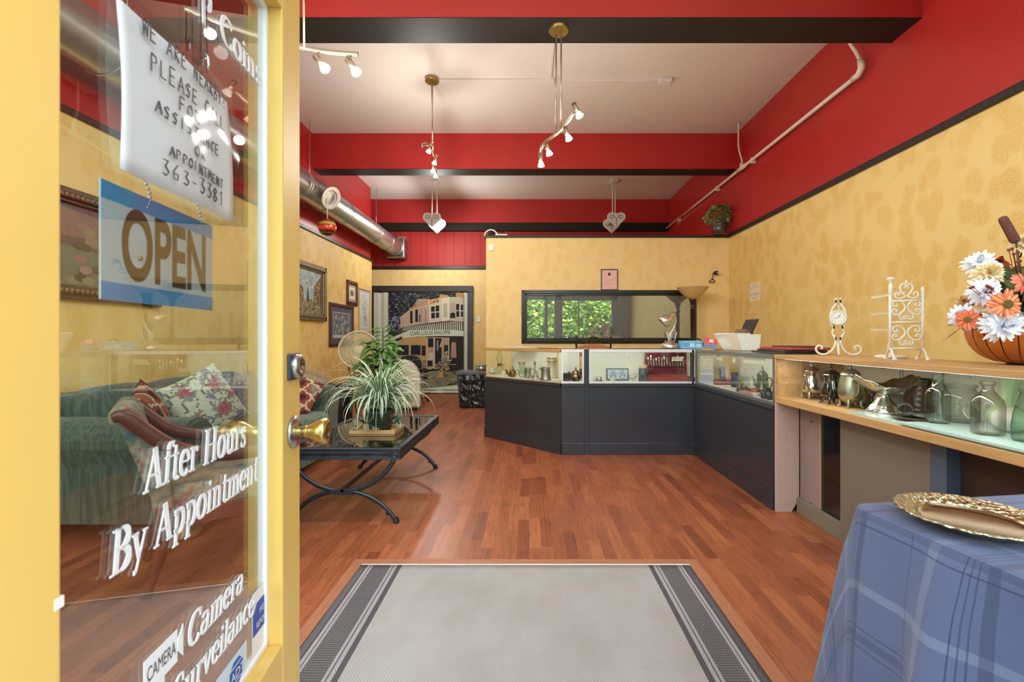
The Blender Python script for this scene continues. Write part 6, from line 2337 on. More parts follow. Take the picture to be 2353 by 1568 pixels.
MB().lathe([(0, 0), (0.018, 0), (0.024, 0.03), (0.02, 0.03), (0.015, 0.006), (0, 0.006)], (0, 0, 0), 16).build('glass', GL_CLR, t)

t = thing('cutlery_case', 'open red lined wooden cutlery case standing in the long counter', 'case', on_row(1538, 4.74))
M_VELV = mat('wine_velvet', (122, 40, 58), 0.95)
M_REDW = wood('red_mahogany_case', (156, 66, 50))
m = MB().box(-0.225, 0.225, -0.12, 0.10, 0, 0.012).box(-0.225, 0.225, -0.12, -0.108, 0.012, 0.045).box(-0.225, -0.213, -0.108, 0.10, 0.012, 0.045).box(0.213, 0.225, -0.108, 0.10, 0.012, 0.045).box(-0.213, 0.213, 0.09, 0.10, 0.012, 0.045)
m.build('box', M_REDW, t, bevel=0.002)
MB().box(-0.212, 0.212, -0.107, 0.089, 0.0125, 0.022).build('lining', M_VELV, t)
LM = Matrix.Translation((0, 0.103, 0.046)) @ Matrix.Rotation(-0.12, 4, 'X')
b = MB()
b.M = LM
b.box(-0.225, 0.225, 0.0, 0.016, 0.0, 0.245)
b.build('lid', M_REDW, t, bevel=0.002)
b = MB()
b.M = LM
b.box(-0.212, 0.212, -0.003, 0.0, 0.010, 0.235)
b.build('lid_lining', M_VELV, t)
b = MB()
b.M = LM
b.box(-0.205, 0.205, -0.016, -0.006, 0.085, 0.097)
b.build('retaining_strap', mat('dark_wine_strap', (76, 26, 40), 0.9), t)
for k in range(14):
    x = -0.19 + k * 0.0285
    top_ = 0.20 + R.uniform(-0.02, 0.02)
    t2 = thing('cutlery_piece', 'silver %s upright in the open red case, number %d from the left end' % (('spoon', 'fork', 'knife')[k % 3], k + 1), 'cutlery', on_row(1538, 4.74), 0, 'silver cutlery in the red case')
    t2['label'] = 'upright silver cutlery held by the strap of the red case'
    b = MB()
    b.M = LM
    b.tube([(x, -0.006, 0.02), (x + 0.002, -0.006, 0.12), (x, -0.009, top_ - 0.05)], [0.0065, 0.004, 0.003], 6, flat=(1, 0.5))
    if k % 3 == 0:
        b.blob((x, -0.009, top_ - 0.028), 0.009, 0.004, 0.026, 10, 8)
    elif k % 3 == 1:
        b.box(x - 0.008, x + 0.008, -0.011, -0.008, top_ - 0.055, top_ - 0.038)
        for q_ in (-0.0065, -0.0022, 0.0022, 0.0065):
            b.box(x + q_ - 0.0012, x + q_ + 0.0012, -0.011, -0.009, top_ - 0.038, top_)
    else:
        b.prism([(x - 0.004, top_ - 0.09), (x + 0.007, top_ - 0.09), (x + 0.007, top_ - 0.02), (x + 0.002, top_), (x - 0.004, top_ - 0.01)], 'y', -0.010, -0.008)
    o = b.build('blade', M_SILV, t2)
t = thing('paper_price_list', 'folded cream price sheet stuck inside the cutlery case lid', 'paper', on_row(1556, 4.79) + Vector((0, 0, 0.20)))
a = Art(0.0)
a.r((236, 224, 186), -0.055, 0.0, 0.055, 0.045)
a.layer().line((150, 130, 110), [(-0.045, 0.032), (0.03, 0.032)], 0.003).line((150, 130, 110), [(-0.045, 0.02), (0.04, 0.02)], 0.003)
a.m.build('sheet', M_ART, t)
for k, (px, z_) in enumerate(((1403, 0.965), (1442, 0.968), (1449, 0.962))):
    t = thing('price_tag', 'small white price tag hanging under the top of the long counter', 'tag', (on_row(px, 4.56).x, 4.56, z_), 0, 'price tags under the long counter top')
    b = MB()
    b.M = Matrix.Rotation((0.5, -0.3, 0.2)[k], 4, 'Y')
    b.box(-0.016, 0.016, -0.0006, 0.0006, -0.02, 0.02)
    b.tube([(0, 0, 0.018), (0.004, 0, 0.042)], 0.0008, 5)
    b.build('card', M_WHITE, t)

# ---- counter that runs towards the viewer
t = thing('hanging_paper', 'cream and blue printed paper in the inner corner of the near counter', 'paper', (1.70, 4.36, ZD + 0.006))
a = Art(0.0)
a.r((240, 232, 204), -0.062, 0.0, 0.062, 0.275)
a.layer()
for k in range(5):
    a.line((214, 204, 178), [(-0.05, 0.25 - k * 0.022), (0.05, 0.25 - k * 0.022)], 0.003)
a.r((176, 188, 214), -0.058, 0.01, 0.058, 0.09).r((206, 212, 226), -0.058, 0.11, 0.058, 0.14)
a.layer()
for k in range(5):
    a.line((226, 230, 236), [(-0.05, 0.02 + k * 0.014), (0.05, 0.02 + k * 0.014)], 0.002)
a.m.build('sheet', M_ART, t)
t = thing('figurine_group', 'coloured figurine group on a red wooden stand in the near counter', 'figurine', on_side(1661, 1.86))
MB().box(-0.09, 0.09, -0.06, 0.06, 0, 0.035).build('stand', M_REDW, t, bevel=0.004)
for x, y, s_, c_ in ((-0.05, 0.0, 1.0, (146, 132, 96)), (0.0, 0.01, 1.15, (126, 128, 164)), (0.045, -0.01, 0.95, (206, 164, 142))):
    MB().lathe(ls([(0, 0.035), (0.032, 0.035), (0.03, 0.07), (0.018, 0.10), (0.022, 0.12), (0.02, 0.135), (0.014, 0.15), (0, 0.152)], s_), (x, y, 0.035 - 0.035 * s_), 16, wob=lambda a_, z: 1 + 0.15 * math.sin(3 * a_ + 40 * z)).build('figure', mat('figure_%d' % c_[0], c_, 0.35, 0, 0.5, 0.2, 30), t)
t = thing('glass_clock_box', 'clear glass box with an arched gilt clock in the near counter', 'clock', on_side(1706, 1.86))
MB().box(-0.03, 0.03, -0.075, 0.075, 0, 0.11).build('box', GL_CLR, t)
MB().lathe([(0, -0.004), (0.03, -0.004), (0.03, 0.004), (0, 0.004)], (-0.02, -0.03, 0.055), 20, axis=(1, 0, 0)).build('clock_face', BRASSOLD, t)
t = thing('dark_glass_vase', 'dark purple glass vase beside the clock box', 'vase', on_side(1688, 1.86))
MB().lathe([(0, 0), (0.03, 0), (0.04, 0.04), (0.025, 0.09), (0.035, 0.13), (0.03, 0.13), (0.02, 0.09), (0, 0.01)], (0, 0, 0), 18).build('vase', mat('dark_violet_glass', (70, 62, 78), 0.15), t)
t = thing('green_coffee_pot', 'green grey metal coffee pot with a pointed lid in the near counter', 'coffee pot', on_side(1752, 1.93))
MB().lathe([(0, 0), (0.055, 0), (0.055, 0.012), (0.048, 0.03), (0.042, 0.13), (0.046, 0.135), (0.03, 0.16), (0.010, 0.178), (0.007, 0.19), (0.010, 0.2), (0, 0.215)], (0, 0, 0), 28).build('body', mat('green_grey_metal', (134, 142, 112), 0.3, 0.8, var=0.15), t)
spout(MB(), 0.03, 0.12, 0.045, 0.05, 0.009, PI / 2 + 0.5).build('spout', mat('green_grey_metal', (134, 142, 112), 0.3, 0.8), t)
handle(MB(), 0.03, 0.11, 0.045, 0.045, 0.005, -PI / 2 + 0.4).build('handle', M_BRASSD, t)
t = thing('red_band_bowl', 'small white bowl with a wide red band at the front of the near counter', 'bowl', on_side(1736, 1.735))
MB().lathe([(0, 0), (0.022, 0), (0.030, 0.012), (0.036, 0.03)], (0, 0, 0), 26).build('bowl', M_CHINA, t)
MB().lathe([(0.036, 0.03), (0.037, 0.055), (0.034, 0.055), (0.033, 0.03)], (0, 0, 0), 26).build('red_band', mat('brick_red_glaze', (176, 86, 64), 0.25), t)
for k, (px, X_c) in enumerate(((1757, 1.73), (1770, 1.735), (1762, 1.82))):
    t = thing('dark_cup', ('dark cup right of the red banded bowl', 'dark cup nearest the post end of the near counter', 'dark cup standing behind two other dark cups')[k], 'cup', on_side(px, X_c), 0, 'dark cups in the near counter')
    MB().lathe([(0, 0), (0.024, 0), (0.028, 0.01), (0.030, 0.058), (0.027, 0.058), (0.024, 0.01), (0, 0.008)], (0, 0, 0), 22).build('cup', mat('dark_cup_glaze', (62, 62, 60), 0.3), t)
for k, (px, X_c) in enumerate(((1703, 1.74), (1714, 1.76))):
    t = thing('brown_lidded_dish', ('left' if k == 0 else 'right') + ' one of two brown lidded dishes left of the red banded bowl', 'dish', on_side(px, X_c), 0, 'brown lidded dishes')
    MB().lathe([(0, 0), (0.03, 0), (0.042, 0.018), (0.03, 0.034), (0.008, 0.042), (0.010, 0.052), (0, 0.056)], (0, 0, 0), 22).build('dish', mat('brown_glaze', (96, 72, 62), 0.3, 0, 0.5, 0.2, 30), t)
t = thing('salmon_box', 'flat salmon coloured box beside the red banded bowl', 'box', on_side(1717, 1.70))
MB().box(-0.035, 0.035, -0.07, 0.07, 0, 0.026).build('box', mat('salmon_card', (206, 160, 132), 0.6), t, bevel=0.003)
for k, (px, w_, h_, lab) in enumerate(((1656, 0.055, 0.05, 'squarish price card hanging in the near counter glass'), (1689, 0.024, 0.05, 'narrow price card hanging in the near counter glass'), (1725, 0.10, 0.045, 'widest price card hanging in the near counter glass'), (1751, 0.06, 0.042, 'rightmost price card hanging in the near counter glass'))):
    Y = 1.66 * 1046 / (px - 1216)
    o = MB().box(-0.0006, 0.0006, -w_, w_, -h_, 0).build('price_card', mat('cream_card', (238, 236, 214), 0.6))
    o.location = (1.652, Y, ZT - 0.034)
    tag(o, lab, 'price card', 'price cards in the near counter')

# ================================================================== ON TOP OF THE COUNTERS
ZC = ZT + 0.0015
t = thing('desk_lamp', 'brushed metal gooseneck desk lamp with a pen base on the counter', 'lamp', (1.478, 4.78, ZC))
M_CHAMP = mat('champagne_metal', (216, 206, 192), 0.3, 0.95)
MB().lathe([(0, 0), (0.085, 0), (0.088, 0.02), (0.075, 0.055), (0.05, 0.06), (0.05, 0.085), (0.045, 0.085), (0.044, 0.05), (0, 0.05)], (0, 0, 0), 30).build('base', M_CHAMP, t)
MB().tube(spline([(0.0, 0.02, 0.06), (0.005, 0.02, 0.14), (0.045, 0.02, 0.21), (0.065, 0.01, 0.28), (0.055, 0.0, 0.335), (0.035, 0, 0.36)], 6), 0.009, 10).build('gooseneck', M_CHAMP, t)
ax = Vector((-0.72, 0.12, -0.68)).normalized()
MB().lathe([(0, -0.02), (0.016, -0.02), (0.018, 0.01), (0.024, 0.02), (0.026, 0.035), (0.045, 0.06), (0.062, 0.10), (0.070, 0.145), (0.067, 0.146), (0.058, 0.10), (0.04, 0.06), (0, 0.04)], Vector((0.035, 0, 0.365)), 30, axis=ax).build('shade', M_CHAMP, t)
MB().tube([(0.03, 0, 0.37), (0.075, 0.0, 0.405)], 0.006, 8).build('switch_knob', M_CHAMP, t)
for k, (x, y, c_) in enumerate(((-0.055, -0.03, (36, 34, 34)), (-0.03, -0.035, (206, 206, 210)), (0.0, -0.04, (190, 192, 200)), (0.03, -0.03, (60, 80, 150)), (0.055, -0.02, (206, 206, 212)), (0.02, 0.03, (180, 160, 80)))):
    o = MB().tube([(x * 0.7, y * 0.7, 0.051), (x * 1.15, y, 0.16 + 0.012 * (k % 3))], 0.0045, 8).build('pen', mat('pen_%d' % k, c_, 0.4))
    o.location = (1.478, 4.78, ZC)
    tag(o, 'pen standing in the desk lamp base: ' + ('black at the far left', 'silver, second from the left', 'pale grey in the middle', 'blue to the right of the neck', 'silver leaning furthest right', 'yellow at the back')[k], 'pen', 'pens in the lamp base')
t = thing('blue_tissue_box', 'light blue cardboard box beside the desk lamp', 'box', (1.67, 4.72, ZC), 0.06)
MB().box(-0.105, 0.105, -0.06, 0.06, 0, 0.082).build('carton', mat('light_blue_carton', (122, 186, 224), 0.5), t, bevel=0.003)
a = Art(-0.0602)
a.r((92, 158, 206), -0.105, 0.035, 0.105, 0.06).layer().r((48, 92, 140), -0.09, 0.026, -0.05, 0.031).r((190, 224, 240), -0.03, 0.02, 0.02, 0.055).r((176, 214, 236), 0.035, 0.015, 0.09, 0.05)
a.m.build('print', M_ART, t)
t = thing('red_blue_carton', 'red and blue carton printed 30 leaning beside the blue box', 'box', (1.835, 4.66, ZC), -0.25)
b = MB()
b.M = Matrix.Rotation(0.28, 4, 'Y')
b.box(-0.06, 0.06, -0.03, 0.03, 0.017, 0.11)
b.build('carton', mat('blue_carton', (92, 138, 198), 0.5), t, bevel=0.002)
a = Art(-0.0303)
a.m.M = Matrix.Rotation(0.28, 4, 'Y')
a.p((226, 84, 74), [(-0.06, 0.035), (0.06, 0.065), (0.06, 0.11), (-0.06, 0.11)])
a.m.build('print', M_ART, t)
text('lettering', '30', 0.045, M_WHITE, t, Matrix.Rotation(0.28, 4, 'Y') @ frameM((0.0, -0.0312, 0.082), (1, 0, 0), (0, 0, 1)), bold=0.002)
t = thing('black_headset', 'black wire loop lying behind the blue box', 'cable', (1.80, 4.86, ZC))
MB().tube(arc((0, 0, 0.006), 0.06, 10, 170, 14, 'xz', 1, 1.6), 0.007, 8).build('loop', MK, t)
t = thing('printer', 'white desktop printer with an open grey paper tray on the near counter', 'printer', (1.885, 4.10, ZC), 0.10)
t.scale = (0.84, 0.84, 0.92)
MB().prism([(-0.11, 0.0), (0.17, 0.0), (0.19, 0.155), (-0.225, 0.155)], 'y', -0.11, 0.11).build('body', mat('white_printer', (234, 234, 226), 0.35), t, bevel=0.006)
MB().prism([(-0.222, 0.153), (-0.112, 0.003), (-0.03, 0.003), (-0.085, 0.153)], 'y', -0.113, -0.1095).build('front_flap', mat('beige_printer_flap', (224, 206, 184), 0.45), t)
MB().box(-0.21, 0.08, -0.09, 0.10, 0.157, 0.166).build('lid', M_WHITE, t, bevel=0.002)
b = MB()
b.M = Matrix.Translation((0.12, 0.06, 0.155)) @ Matrix.Rotation(0.50, 4, 'Y')
b.box(-0.012, 0.0, -0.115, 0.115, 0.0, 0.165)
for k in range(6):
    b.box(0.0 - 0.016, -0.012, -0.105 + k * 0.04, -0.095 + k * 0.04, 0.01, 0.155)
b.build('paper_tray', mat('dark_grey_plastic', (62, 54, 50), 0.4), t)
b = MB()
b.M = Matrix.Translation((0.05, 0.06, 0.157)) @ Matrix.Rotation(0.35, 4, 'Y')
b.box(-0.01, 0.09, -0.09, 0.09, 0.0, 0.05)
b.build('paper_guide', mat('brown_grey_plastic', (120, 92, 68), 0.45), t)
for k, (z_, c_, w_, lab) in enumerate(((0.0, (40, 36, 36), 0.20, 'wide black folder at the bottom of the pile on the near counter'), (0.016, (60, 52, 50), 0.19, 'dark folder second from the bottom of the pile on the near counter'), (0.030, (176, 66, 66), 0.185, 'red folder on the pile on the near counter'), (0.047, (70, 56, 58), 0.12, 'dark booklet on top of the red folder'))):
    o = MB().box(-w_ * 0.75, w_ * 0.75, -w_ * 1.05, w_ * 1.05, 0.0, (0.015, 0.013, 0.016, 0.008)[k]).build('folder', mat('folder_%d' % k, c_, 0.45), bevel=0.002)
    o.location = (1.87 + 0.01 * k, 3.30 - 0.02 * k, ZC + z_)
    o.rotation_euler = (0, 0, (0.05, -0.03, 0.02, 0.3)[k])
    tag(o, lab, 'folder', 'folders piled on the near counter')
o = MB().box(-0.10, 0.10, -0.07, 0.07, 0, 0.004).build('tan_envelope', mat('tan_envelope', (206, 172, 128), 0.7))
o.location = (1.80, 4.40, ZC)
o.rotation_euler = (0, 0, 0.5)
tag(o, 'tan envelope lying on the counter in front of the printer', 'envelope')
o = MB().box(-0.17, 0.17, -0.12, 0.12, 0, 0.006).build('glass_offcut', mat('pale_sheet', (226, 224, 214), 0.4))
o.location = (-0.10, 5.28, ZC)
o.rotation_euler = (0, 0, -PI / 4)
tag(o, 'pale flat sheet lying on the left end of the angled counter', 'sheet')

# bar stool behind the counter
t = thing('bar_stool', 'wrought iron bar stool with a scrolled back behind the long counter', 'stool', (0.765, 5.62, 0), 0.0)
M_WI = mat('bronze_iron', (58, 46, 38), 0.4, 0.7)
m = MB()
for sg in (-1, 1):
    m.tube([(sg * 0.20, -0.19, 0.74), (sg * 0.205, -0.21, 1.13), (sg * 0.205, -0.21, 1.15)], 0.011, 8)
    m.blob((sg * 0.205, -0.21, 1.16), 0.014, 0.014, 0.016, 10, 8)
m.tube(spline([(-0.2, -0.21, 1.09), (-0.10, -0.21, 1.09), (-0.05, -0.21, 1.15), (0.05, -0.21, 1.15), (0.10, -0.21, 1.09), (0.2, -0.21, 1.09)], 6), 0.009, 8)
for sg in (-1, 1):
    m.tube([(sg * 0.035 + 0.022 * math.cos(a_) * (1 - k / 30), -0.21, 1.115 + 0.022 * math.sin(a_) * (1 - k / 30)) for k, a_ in [(k, k * 0.45) for k in range(22)]], 0.006, 6)
m.build('scrolled_back', M_WI, t)
MB().prism([(-0.19, 0.93), (0.19, 0.93), (0.19, 1.045), (0.10, 1.07), (0, 1.08), (-0.10, 1.07), (-0.19, 1.045)], 'y', -0.225, -0.20).build('back_panel', wood('honey_wood_panel', (176, 104, 56)), t, bevel=0.004)
MB().lathe([(0, 0.70), (0.20, 0.70), (0.21, 0.72), (0.20, 0.76), (0, 0.77)], (0, 0, 0), 28).build('seat', mat('brown_leather', (92, 56, 40), 0.5), t)
for sx_, sy_ in ((-1, -1), (1, -1), (1, 1), (-1, 1)):
    MB().tube([(sx_ * 0.15, sy_ * 0.15, 0.70), (sx_ * 0.21, sy_ * 0.21, 0.0)], 0.012, 8).build('leg', M_WI, t)
MB().tube([(0.185 * math.cos(a_), 0.185 * math.sin(a_), 0.25) for a_ in [2 * PI * k / 24 for k in range(24)]], 0.009, 8, closed=True).build('foot_ring', M_WI, t)

# ================================================================== LIGHT WOOD SHOWCASE ON THE RIGHT
KX0, KX1 = 1.632, 2.10
KY0, KY1 = 1.05, 3.028
KZ0, KZ1 = 0.722, 1.040
M_LOAK = wood('light_oak_edge', (198, 156, 104), 0.42, 'y')
kc = thing('wall_showcase', 'long light wood showcase with a glass front full of bottles and silver pots', 'showcase', (0, 0, 0))
m = MB().box(KX0, KX1, KY0, KY1, KZ0, KZ0 + 0.040)
m.build('floor_board', M_LOAK, kc, bevel=0.002)
m = MB().box(KX0 - 0.003, KX1 + 0.004, KY0, KY1, KZ1 - 0.026, KZ1)
m.build('top_board', M_LOAK, kc, bevel=0.002)
MB().box(KX0, KX1, KY1 - 0.018, KY1 - 0.001, KZ0 + 0.04, KZ1 - 0.026).build('end_panel', M_LOAK, kc)
MB().box(KX0 + 0.004, KX1 - 0.004, KY0 + 0.004, KY0 + 0.009, KZ0 + 0.04, KZ1 - 0.026).build('end_glass', GL_CASE, kc)  # unseen near end, made of glass so daylight enters the case
bp_ = MB().box(KX1 - 0.014, KX1, KY0 + 0.018, KY1 - 0.018, KZ0 + 0.04, KZ1 - 0.026).build('sliding_back', mat('cream_white_board', (240, 238, 226), 0.5), kc)
m = MB()
for y in (1.74, 1.78, 2.54, 2.56):
    m.box(KX1 - 0.0155, KX1 - 0.0138, y - 0.0015, y + 0.0015, KZ0 + 0.042, KZ1 - 0.028)
m.build('panel_joint', mat('grey_joint', (110, 108, 100), 0.7), bp_)
for y in (2.90, 2.30, 2.72):
    pass
for y in (2.80, 2.19):
    h = MB().box(KX1 - 0.020, KX1 - 0.014, y - 0.04, y + 0.04, KZ1 - 0.085, KZ1 - 0.03).build('bracket_plate', M_WHITE, bp_, bevel=0.002)
for y in (2.68, 2.28):
    MB().lathe([(0.018, 0), (0.018, 0.012), (0.013, 0.018), (0.006, 0.018), (0, 0.016)], (KX1 - 0.014, y, KZ1 - 0.055), 18, axis=(-1, 0, 0)).build('lock', mat('pale_brass', (214, 196, 130), 0.3, 0.8), bp_)
MB().box(KX0 + 0.006, KX0 + 0.010, KY0 + 0.018, KY1 - 0.018, KZ0 + 0.041, KZ1 - 0.027).build('front_glass', glass_mat('showcase_glass', (251, 253, 252), gain=0.7), kc)
MB().box(KX0 + 0.02, KX1 - 0.02, KY0 + 0.02, 2.36, KZ0 + 0.0402, KZ0 + 0.0482).build('glass_shelf_sheet', mat('pale_aqua_glass_sheet', (190, 218, 214), 0.12, 0, 0.6), kc)
MB().box(KX0 + 0.004, KX1 - 0.05, KY0 + 0.02, 2.02, KZ0 + 0.0484, KZ0 + 0.0564).build('glass_shelf_sheet', mat('pale_aqua_glass_sheet', (190, 218, 214), 0.12, 0, 0.6), kc)
# plinth below, set back: raw end panel, mirror black panel, grey panel, blue grey post
pl = thing('showcase_plinth', 'set back plinth under the light wood showcase with grey and black panels', 'plinth', (0, 0, 0))
m = MB().prism([(1.634, 0.0), (1.735, 0.0), (1.785, 0.085), (1.785, KZ0 - 0.002), (1.634, KZ0 - 0.002)], 'y', 3.010, 3.028)
m.build('raw_end_panel', mat('raw_pink_wood', (200, 172, 156), 0.7, 0, 0.2, 0.10, 3, 0.1, (60, 60, 5)), pl)
MB().box(1.786, 2.05, 2.80, 3.0, 0.0, KZ0 - 0.002).build('wood_panel', mat('mauve_board', (150, 132, 128), 0.7, 0, 0.2, 0.08, 3, 0.1, (60, 60, 5)), pl)
m = MB()
for z in (0.10, 0.62):
    m.lathe([(0.006, 0), (0.006, 0.002), (0, 0.002)], (1.786, 2.88, z), 10, axis=(-1, 0, 0))
m.build('screw_hole', MK, pl)
MB().box(1.783, 1.80, 2.785, 2.80, 0.0, KZ0 - 0.002).build('edge_strip', mat('tan_edge', (168, 144, 104), 0.6), pl)
MB().box(1.79, 2.05, 2.56, 2.785, 0.0, KZ0 - 0.002).build('black_panel', mat('mirror_black', (18, 18, 20), 0.06, 0, 0.9), pl)
MB().box(1.762, 1.788, 2.56, 3.0, 0.0, 0.10).build('skirting', mat('olive_grey_skirting', (128, 120, 104), 0.5), pl, bevel=0.003)
MB().box(1.748, 2.05, 1.98, 2.558, 0.0, KZ0 - 0.002).build('grey_panel', mat('olive_grey_panel', (122, 114, 100), 0.5), pl)
MB().box(1.742, 1.80, 1.90, 1.978, 0.0, KZ0 - 0.002).build('corner_post', mat('blue_grey_board', (84, 96, 114), 0.45), pl)
MB().box(1.80, 2.05, 1.06, 1.90, 0.0, KZ0 - 0.002).build('brown_panel', mat('dark_brown_board', (58, 42, 36), 0.5), pl)

ZK = KZ0 + 0.0405
# invented lamp strip to brighten the case, hidden in the top board
ls_ = MB().box(KX0 + 0.012, KX0 + 0.034, KY0 + 0.06, KY1 - 0.06, KZ1 - 0.0255, KZ1 - 0.020).build('added_lamp_strip', M_WHITE, kc)
MB().box(KX0 + 0.020, KX0 + 0.038, KY0 + 0.08, KY1 - 0.08, KZ1 - 0.0261, KZ1 - 0.0256).build('lit_tube', emit('added_showcase_glow', (255, 250, 238), 42.0), ls_)


def kat(px, X, z=ZK):
    return Vector((X, X * 1046.0 / (px - 1216), z))


def silver_pot(name, label, px, X, h, k, mat_, ang_spout, finial_ring=True, rz=0.0, tall=False):
    t = thing(name, label, 'coffee pot', kat(px, X), rz, 'tall metal coffee pots')
    if tall:
        prof = [(0, 0.030), (0.045, 0.032), (0.058, 0.06), (0.062, 0.09), (0.056, 0.13), (0.046, 0.17), (0.047, 0.178), (0.050, 0.182)]
        lid = [(0.050, 0.182), (0.044, 0.195), (0.026, 0.21), (0.010, 0.216), (0, 0.217)]
    else:
        prof = [(0, 0.030), (0.035, 0.032), (0.056, 0.048), (0.060, 0.070), (0.048, 0.105), (0.036, 0.135), (0.036, 0.15), (0.044, 0.165), (0.046, 0.17)]
        lid = [(0.046, 0.17), (0.040, 0.182), (0.022, 0.195), (0.010, 0.20), (0, 0.201)]
    s_ = k
    MB().lathe(ls(prof, s_), (0, 0, 0), 32).build('body', mat_, t)
    zt_ = lid[-1][1] * s_
    l = MB().lathe(ls(lid, s_), (0, 0, 0), 32).build('lid', mat_, t)
    fm = MB()
    fm.lathe(ls([(0.004, 0), (0.008, 0.006), (0.004, 0.010), (0.003, 0.013)], s_), (0, 0, zt_ - 0.002), 12)
    if finial_ring:
        fm.tube([(0.009 * s_ * math.cos(a_), 0, zt_ + 0.021 * s_ + 0.009 * s_ * math.sin(a_)) for a_ in [2 * PI * q_ / 16 for q_ in range(16)]], 0.0025 * s_, 6, closed=True)
    else:
        fm.lathe(ls([(0.005, 0), (0.010, 0.012), (0.006, 0.026), (0, 0.032)], s_), (0, 0, zt_ + 0.008 * s_), 14)
    fm.build('finial', mat_, l)
    spout(MB(), 0.055 * s_, (0.150 if not tall else 0.165) * s_, 0.050 * s_, 0.052 * s_, 0.010 * s_, ang_spout).build('spout', mat_, t)
    hm = MB()
    a_ = ang_spout + PI
    P = spline([(0.044 * s_, 0.160 * s_, 0), (0.065 * s_, 0.185 * s_, 0), (0.092 * s_, 0.165 * s_, 0), (0.090 * s_, 0.11 * s_, 0), (0.072 * s_, 0.075 * s_, 0), (0.056 * s_, 0.065 * s_, 0)], 5)
    hm.tube([(math.cos(a_) * p.x, math.sin(a_) * p.x, p.y) for p in P], 0.0055 * s_, 8)
    hm.build('handle', mat_, t)
    for q_ in range(4):
        b = PI / 4 + q_ * PI / 2
        r0 = (0.046 if not tall else 0.044) * s_
        MB().tube(spline([(r0 * math.cos(b), r0 * math.sin(b), 0.045 * s_), (r0 * 1.15 * math.cos(b), r0 * 1.15 * math.sin(b), 0.025 * s_), (r0 * 1.05 * math.cos(b), r0 * 1.05 * math.sin(b), 0.012 * s_), (r0 * 1.38 * math.cos(b), r0 * 1.38 * math.sin(b), 0.003)], 4), [0.008 * s_] * 8 + [0.006 * s_] * 5, 8).build('foot', mat_, t)
    return t


silver_pot('coffee_pot', 'silver coffee pot with a ring finial farthest into the corner of the showcase', 1810, 1.80, 0.2, 1.0, M_TARNB, -1.9)
silver_pot('coffee_pot', 'shiny silver coffee pot with a bulging belly, second pot from the far corner', 1865, 1.80, 0.2, 1.05, M_SILV, PI / 2 + PI - 0.9)
silver_pot('coffee_pot', 'dark tarnished coffee pot with a curved spout, third pot from the far corner', 1911, 1.78, 0.2, 1.0, mat('blackened_silver', (92, 96, 98), 0.14, 1.0, var=0.3, scale=14), PI + 0.9)
silver_pot('coffee_pot', 'pale matt pewter coffee pot with straight sides, nearest the footed bowl', 1954, 1.80, 0.22, 1.0, mat('pale_pewter', (172, 172, 150), 0.3, 0.9, var=0.08, scale=12), PI / 2 - 0.2, False, 0.0, True)

# footed silver bowl
t = thing('footed_bowl', 'large chased silver fruit bowl on a fluted pedestal foot', 'bowl', kat(2030, 1.82, ZK + 0.0082))
m = MB().lathe([(0.078, 0), (0.080, 0.010), (0.062, 0.022), (0.060, 0.03), (0.048, 0.042), (0.030, 0.065), (0.020, 0.085), (0.022, 0.092), (0.026, 0.096)], (0, 0, 0), 48, wob=lambda a_, z: 1 + (0.035 * math.cos(16 * a_) if 0.02 < z < 0.085 else 0.012 * math.cos(24 * a_)))
m.build('pedestal', M_SILV, t)
n_ = NT('chased_silver')
f = n_.new('TexVoronoi')
f.inputs['Scale'].default_value = 60
n_.link(n_.coord('Object'), f.inputs['Vector'])
n_.bump(f.outputs['Distance'], 0.8, 0.004)
M_CHASE = n_.set(srgb(196, 200, 188), 0.2, 1.0)
sad = lambda x, y: 0.10 * (x * x) / 0.16 / 0.16 * 0.16
m = MB()
m.smooth = True
rows = []
for r_, z in ((0.024, 0.096), (0.055, 0.100), (0.090, 0.118), (0.118, 0.145), (0.135, 0.158), (0.142, 0.160), (0.134, 0.163), (0.115, 0.151), (0.088, 0.124), (0.050, 0.106), (0.0, 0.104)):
    row = []
    for q_ in range(56):
        a_ = 2 * PI * q_ / 56
        k = r_ / 0.142
        rr_ = r_ * (1 + 0.03 * k * math.cos(10 * a_))
        row.append(m.vert((rr_ * math.cos(a_), rr_ * math.sin(a_), z + 0.030 * k * k * math.cos(2 * a_ + 0.5) + 0.006 * k * k * math.cos(10 * a_))))
    rows.append(row)
for p_, q_ in zip(rows, rows[1:]):
    for j in range(56):
        m.face((p_[j], p_[(j + 1) % 56], q_[(j + 1) % 56], q_[j]))
m.build('bowl', M_CHASE, t)

t = thing('footed_cup', 'small dark goblet standing behind the footed bowl', 'goblet', kat(2003, 1.95))
MB().lathe([(0, 0), (0.03, 0), (0.02, 0.012), (0.008, 0.03), (0.010, 0.05), (0.028, 0.085), (0.026, 0.085), (0.010, 0.055), (0, 0.05)], (0, 0, 0), 22).build('goblet', M_TARN, t)
t = thing('brass_jug', 'small brass jug between the pewter pot and the footed bowl', 'jug', kat(1985, 1.93))
MB().lathe([(0, 0), (0.035, 0), (0.04, 0.03), (0.03, 0.07), (0.034, 0.10), (0.03, 0.10), (0.025, 0.07), (0, 0.01)], (0, 0, 0), 22).build('jug', M_BRASSD, t)
handle(MB(), 0.02, 0.08, 0.034, 0.03, 0.004, 0.4).build('handle', M_BRASSD, t)
t = thing('pale_bowl', 'pale translucent bowl lying behind the pedestal of the footed bowl', 'bowl', kat(2056, 1.98))
MB().lathe([(0.02, 0), (0.05, 0.03), (0.062, 0.08), (0.058, 0.08), (0.045, 0.03), (0, 0.01)], (0, 0, 0), 24).build('bowl', mat('smoky_glaze', (176, 174, 160), 0.2), t)
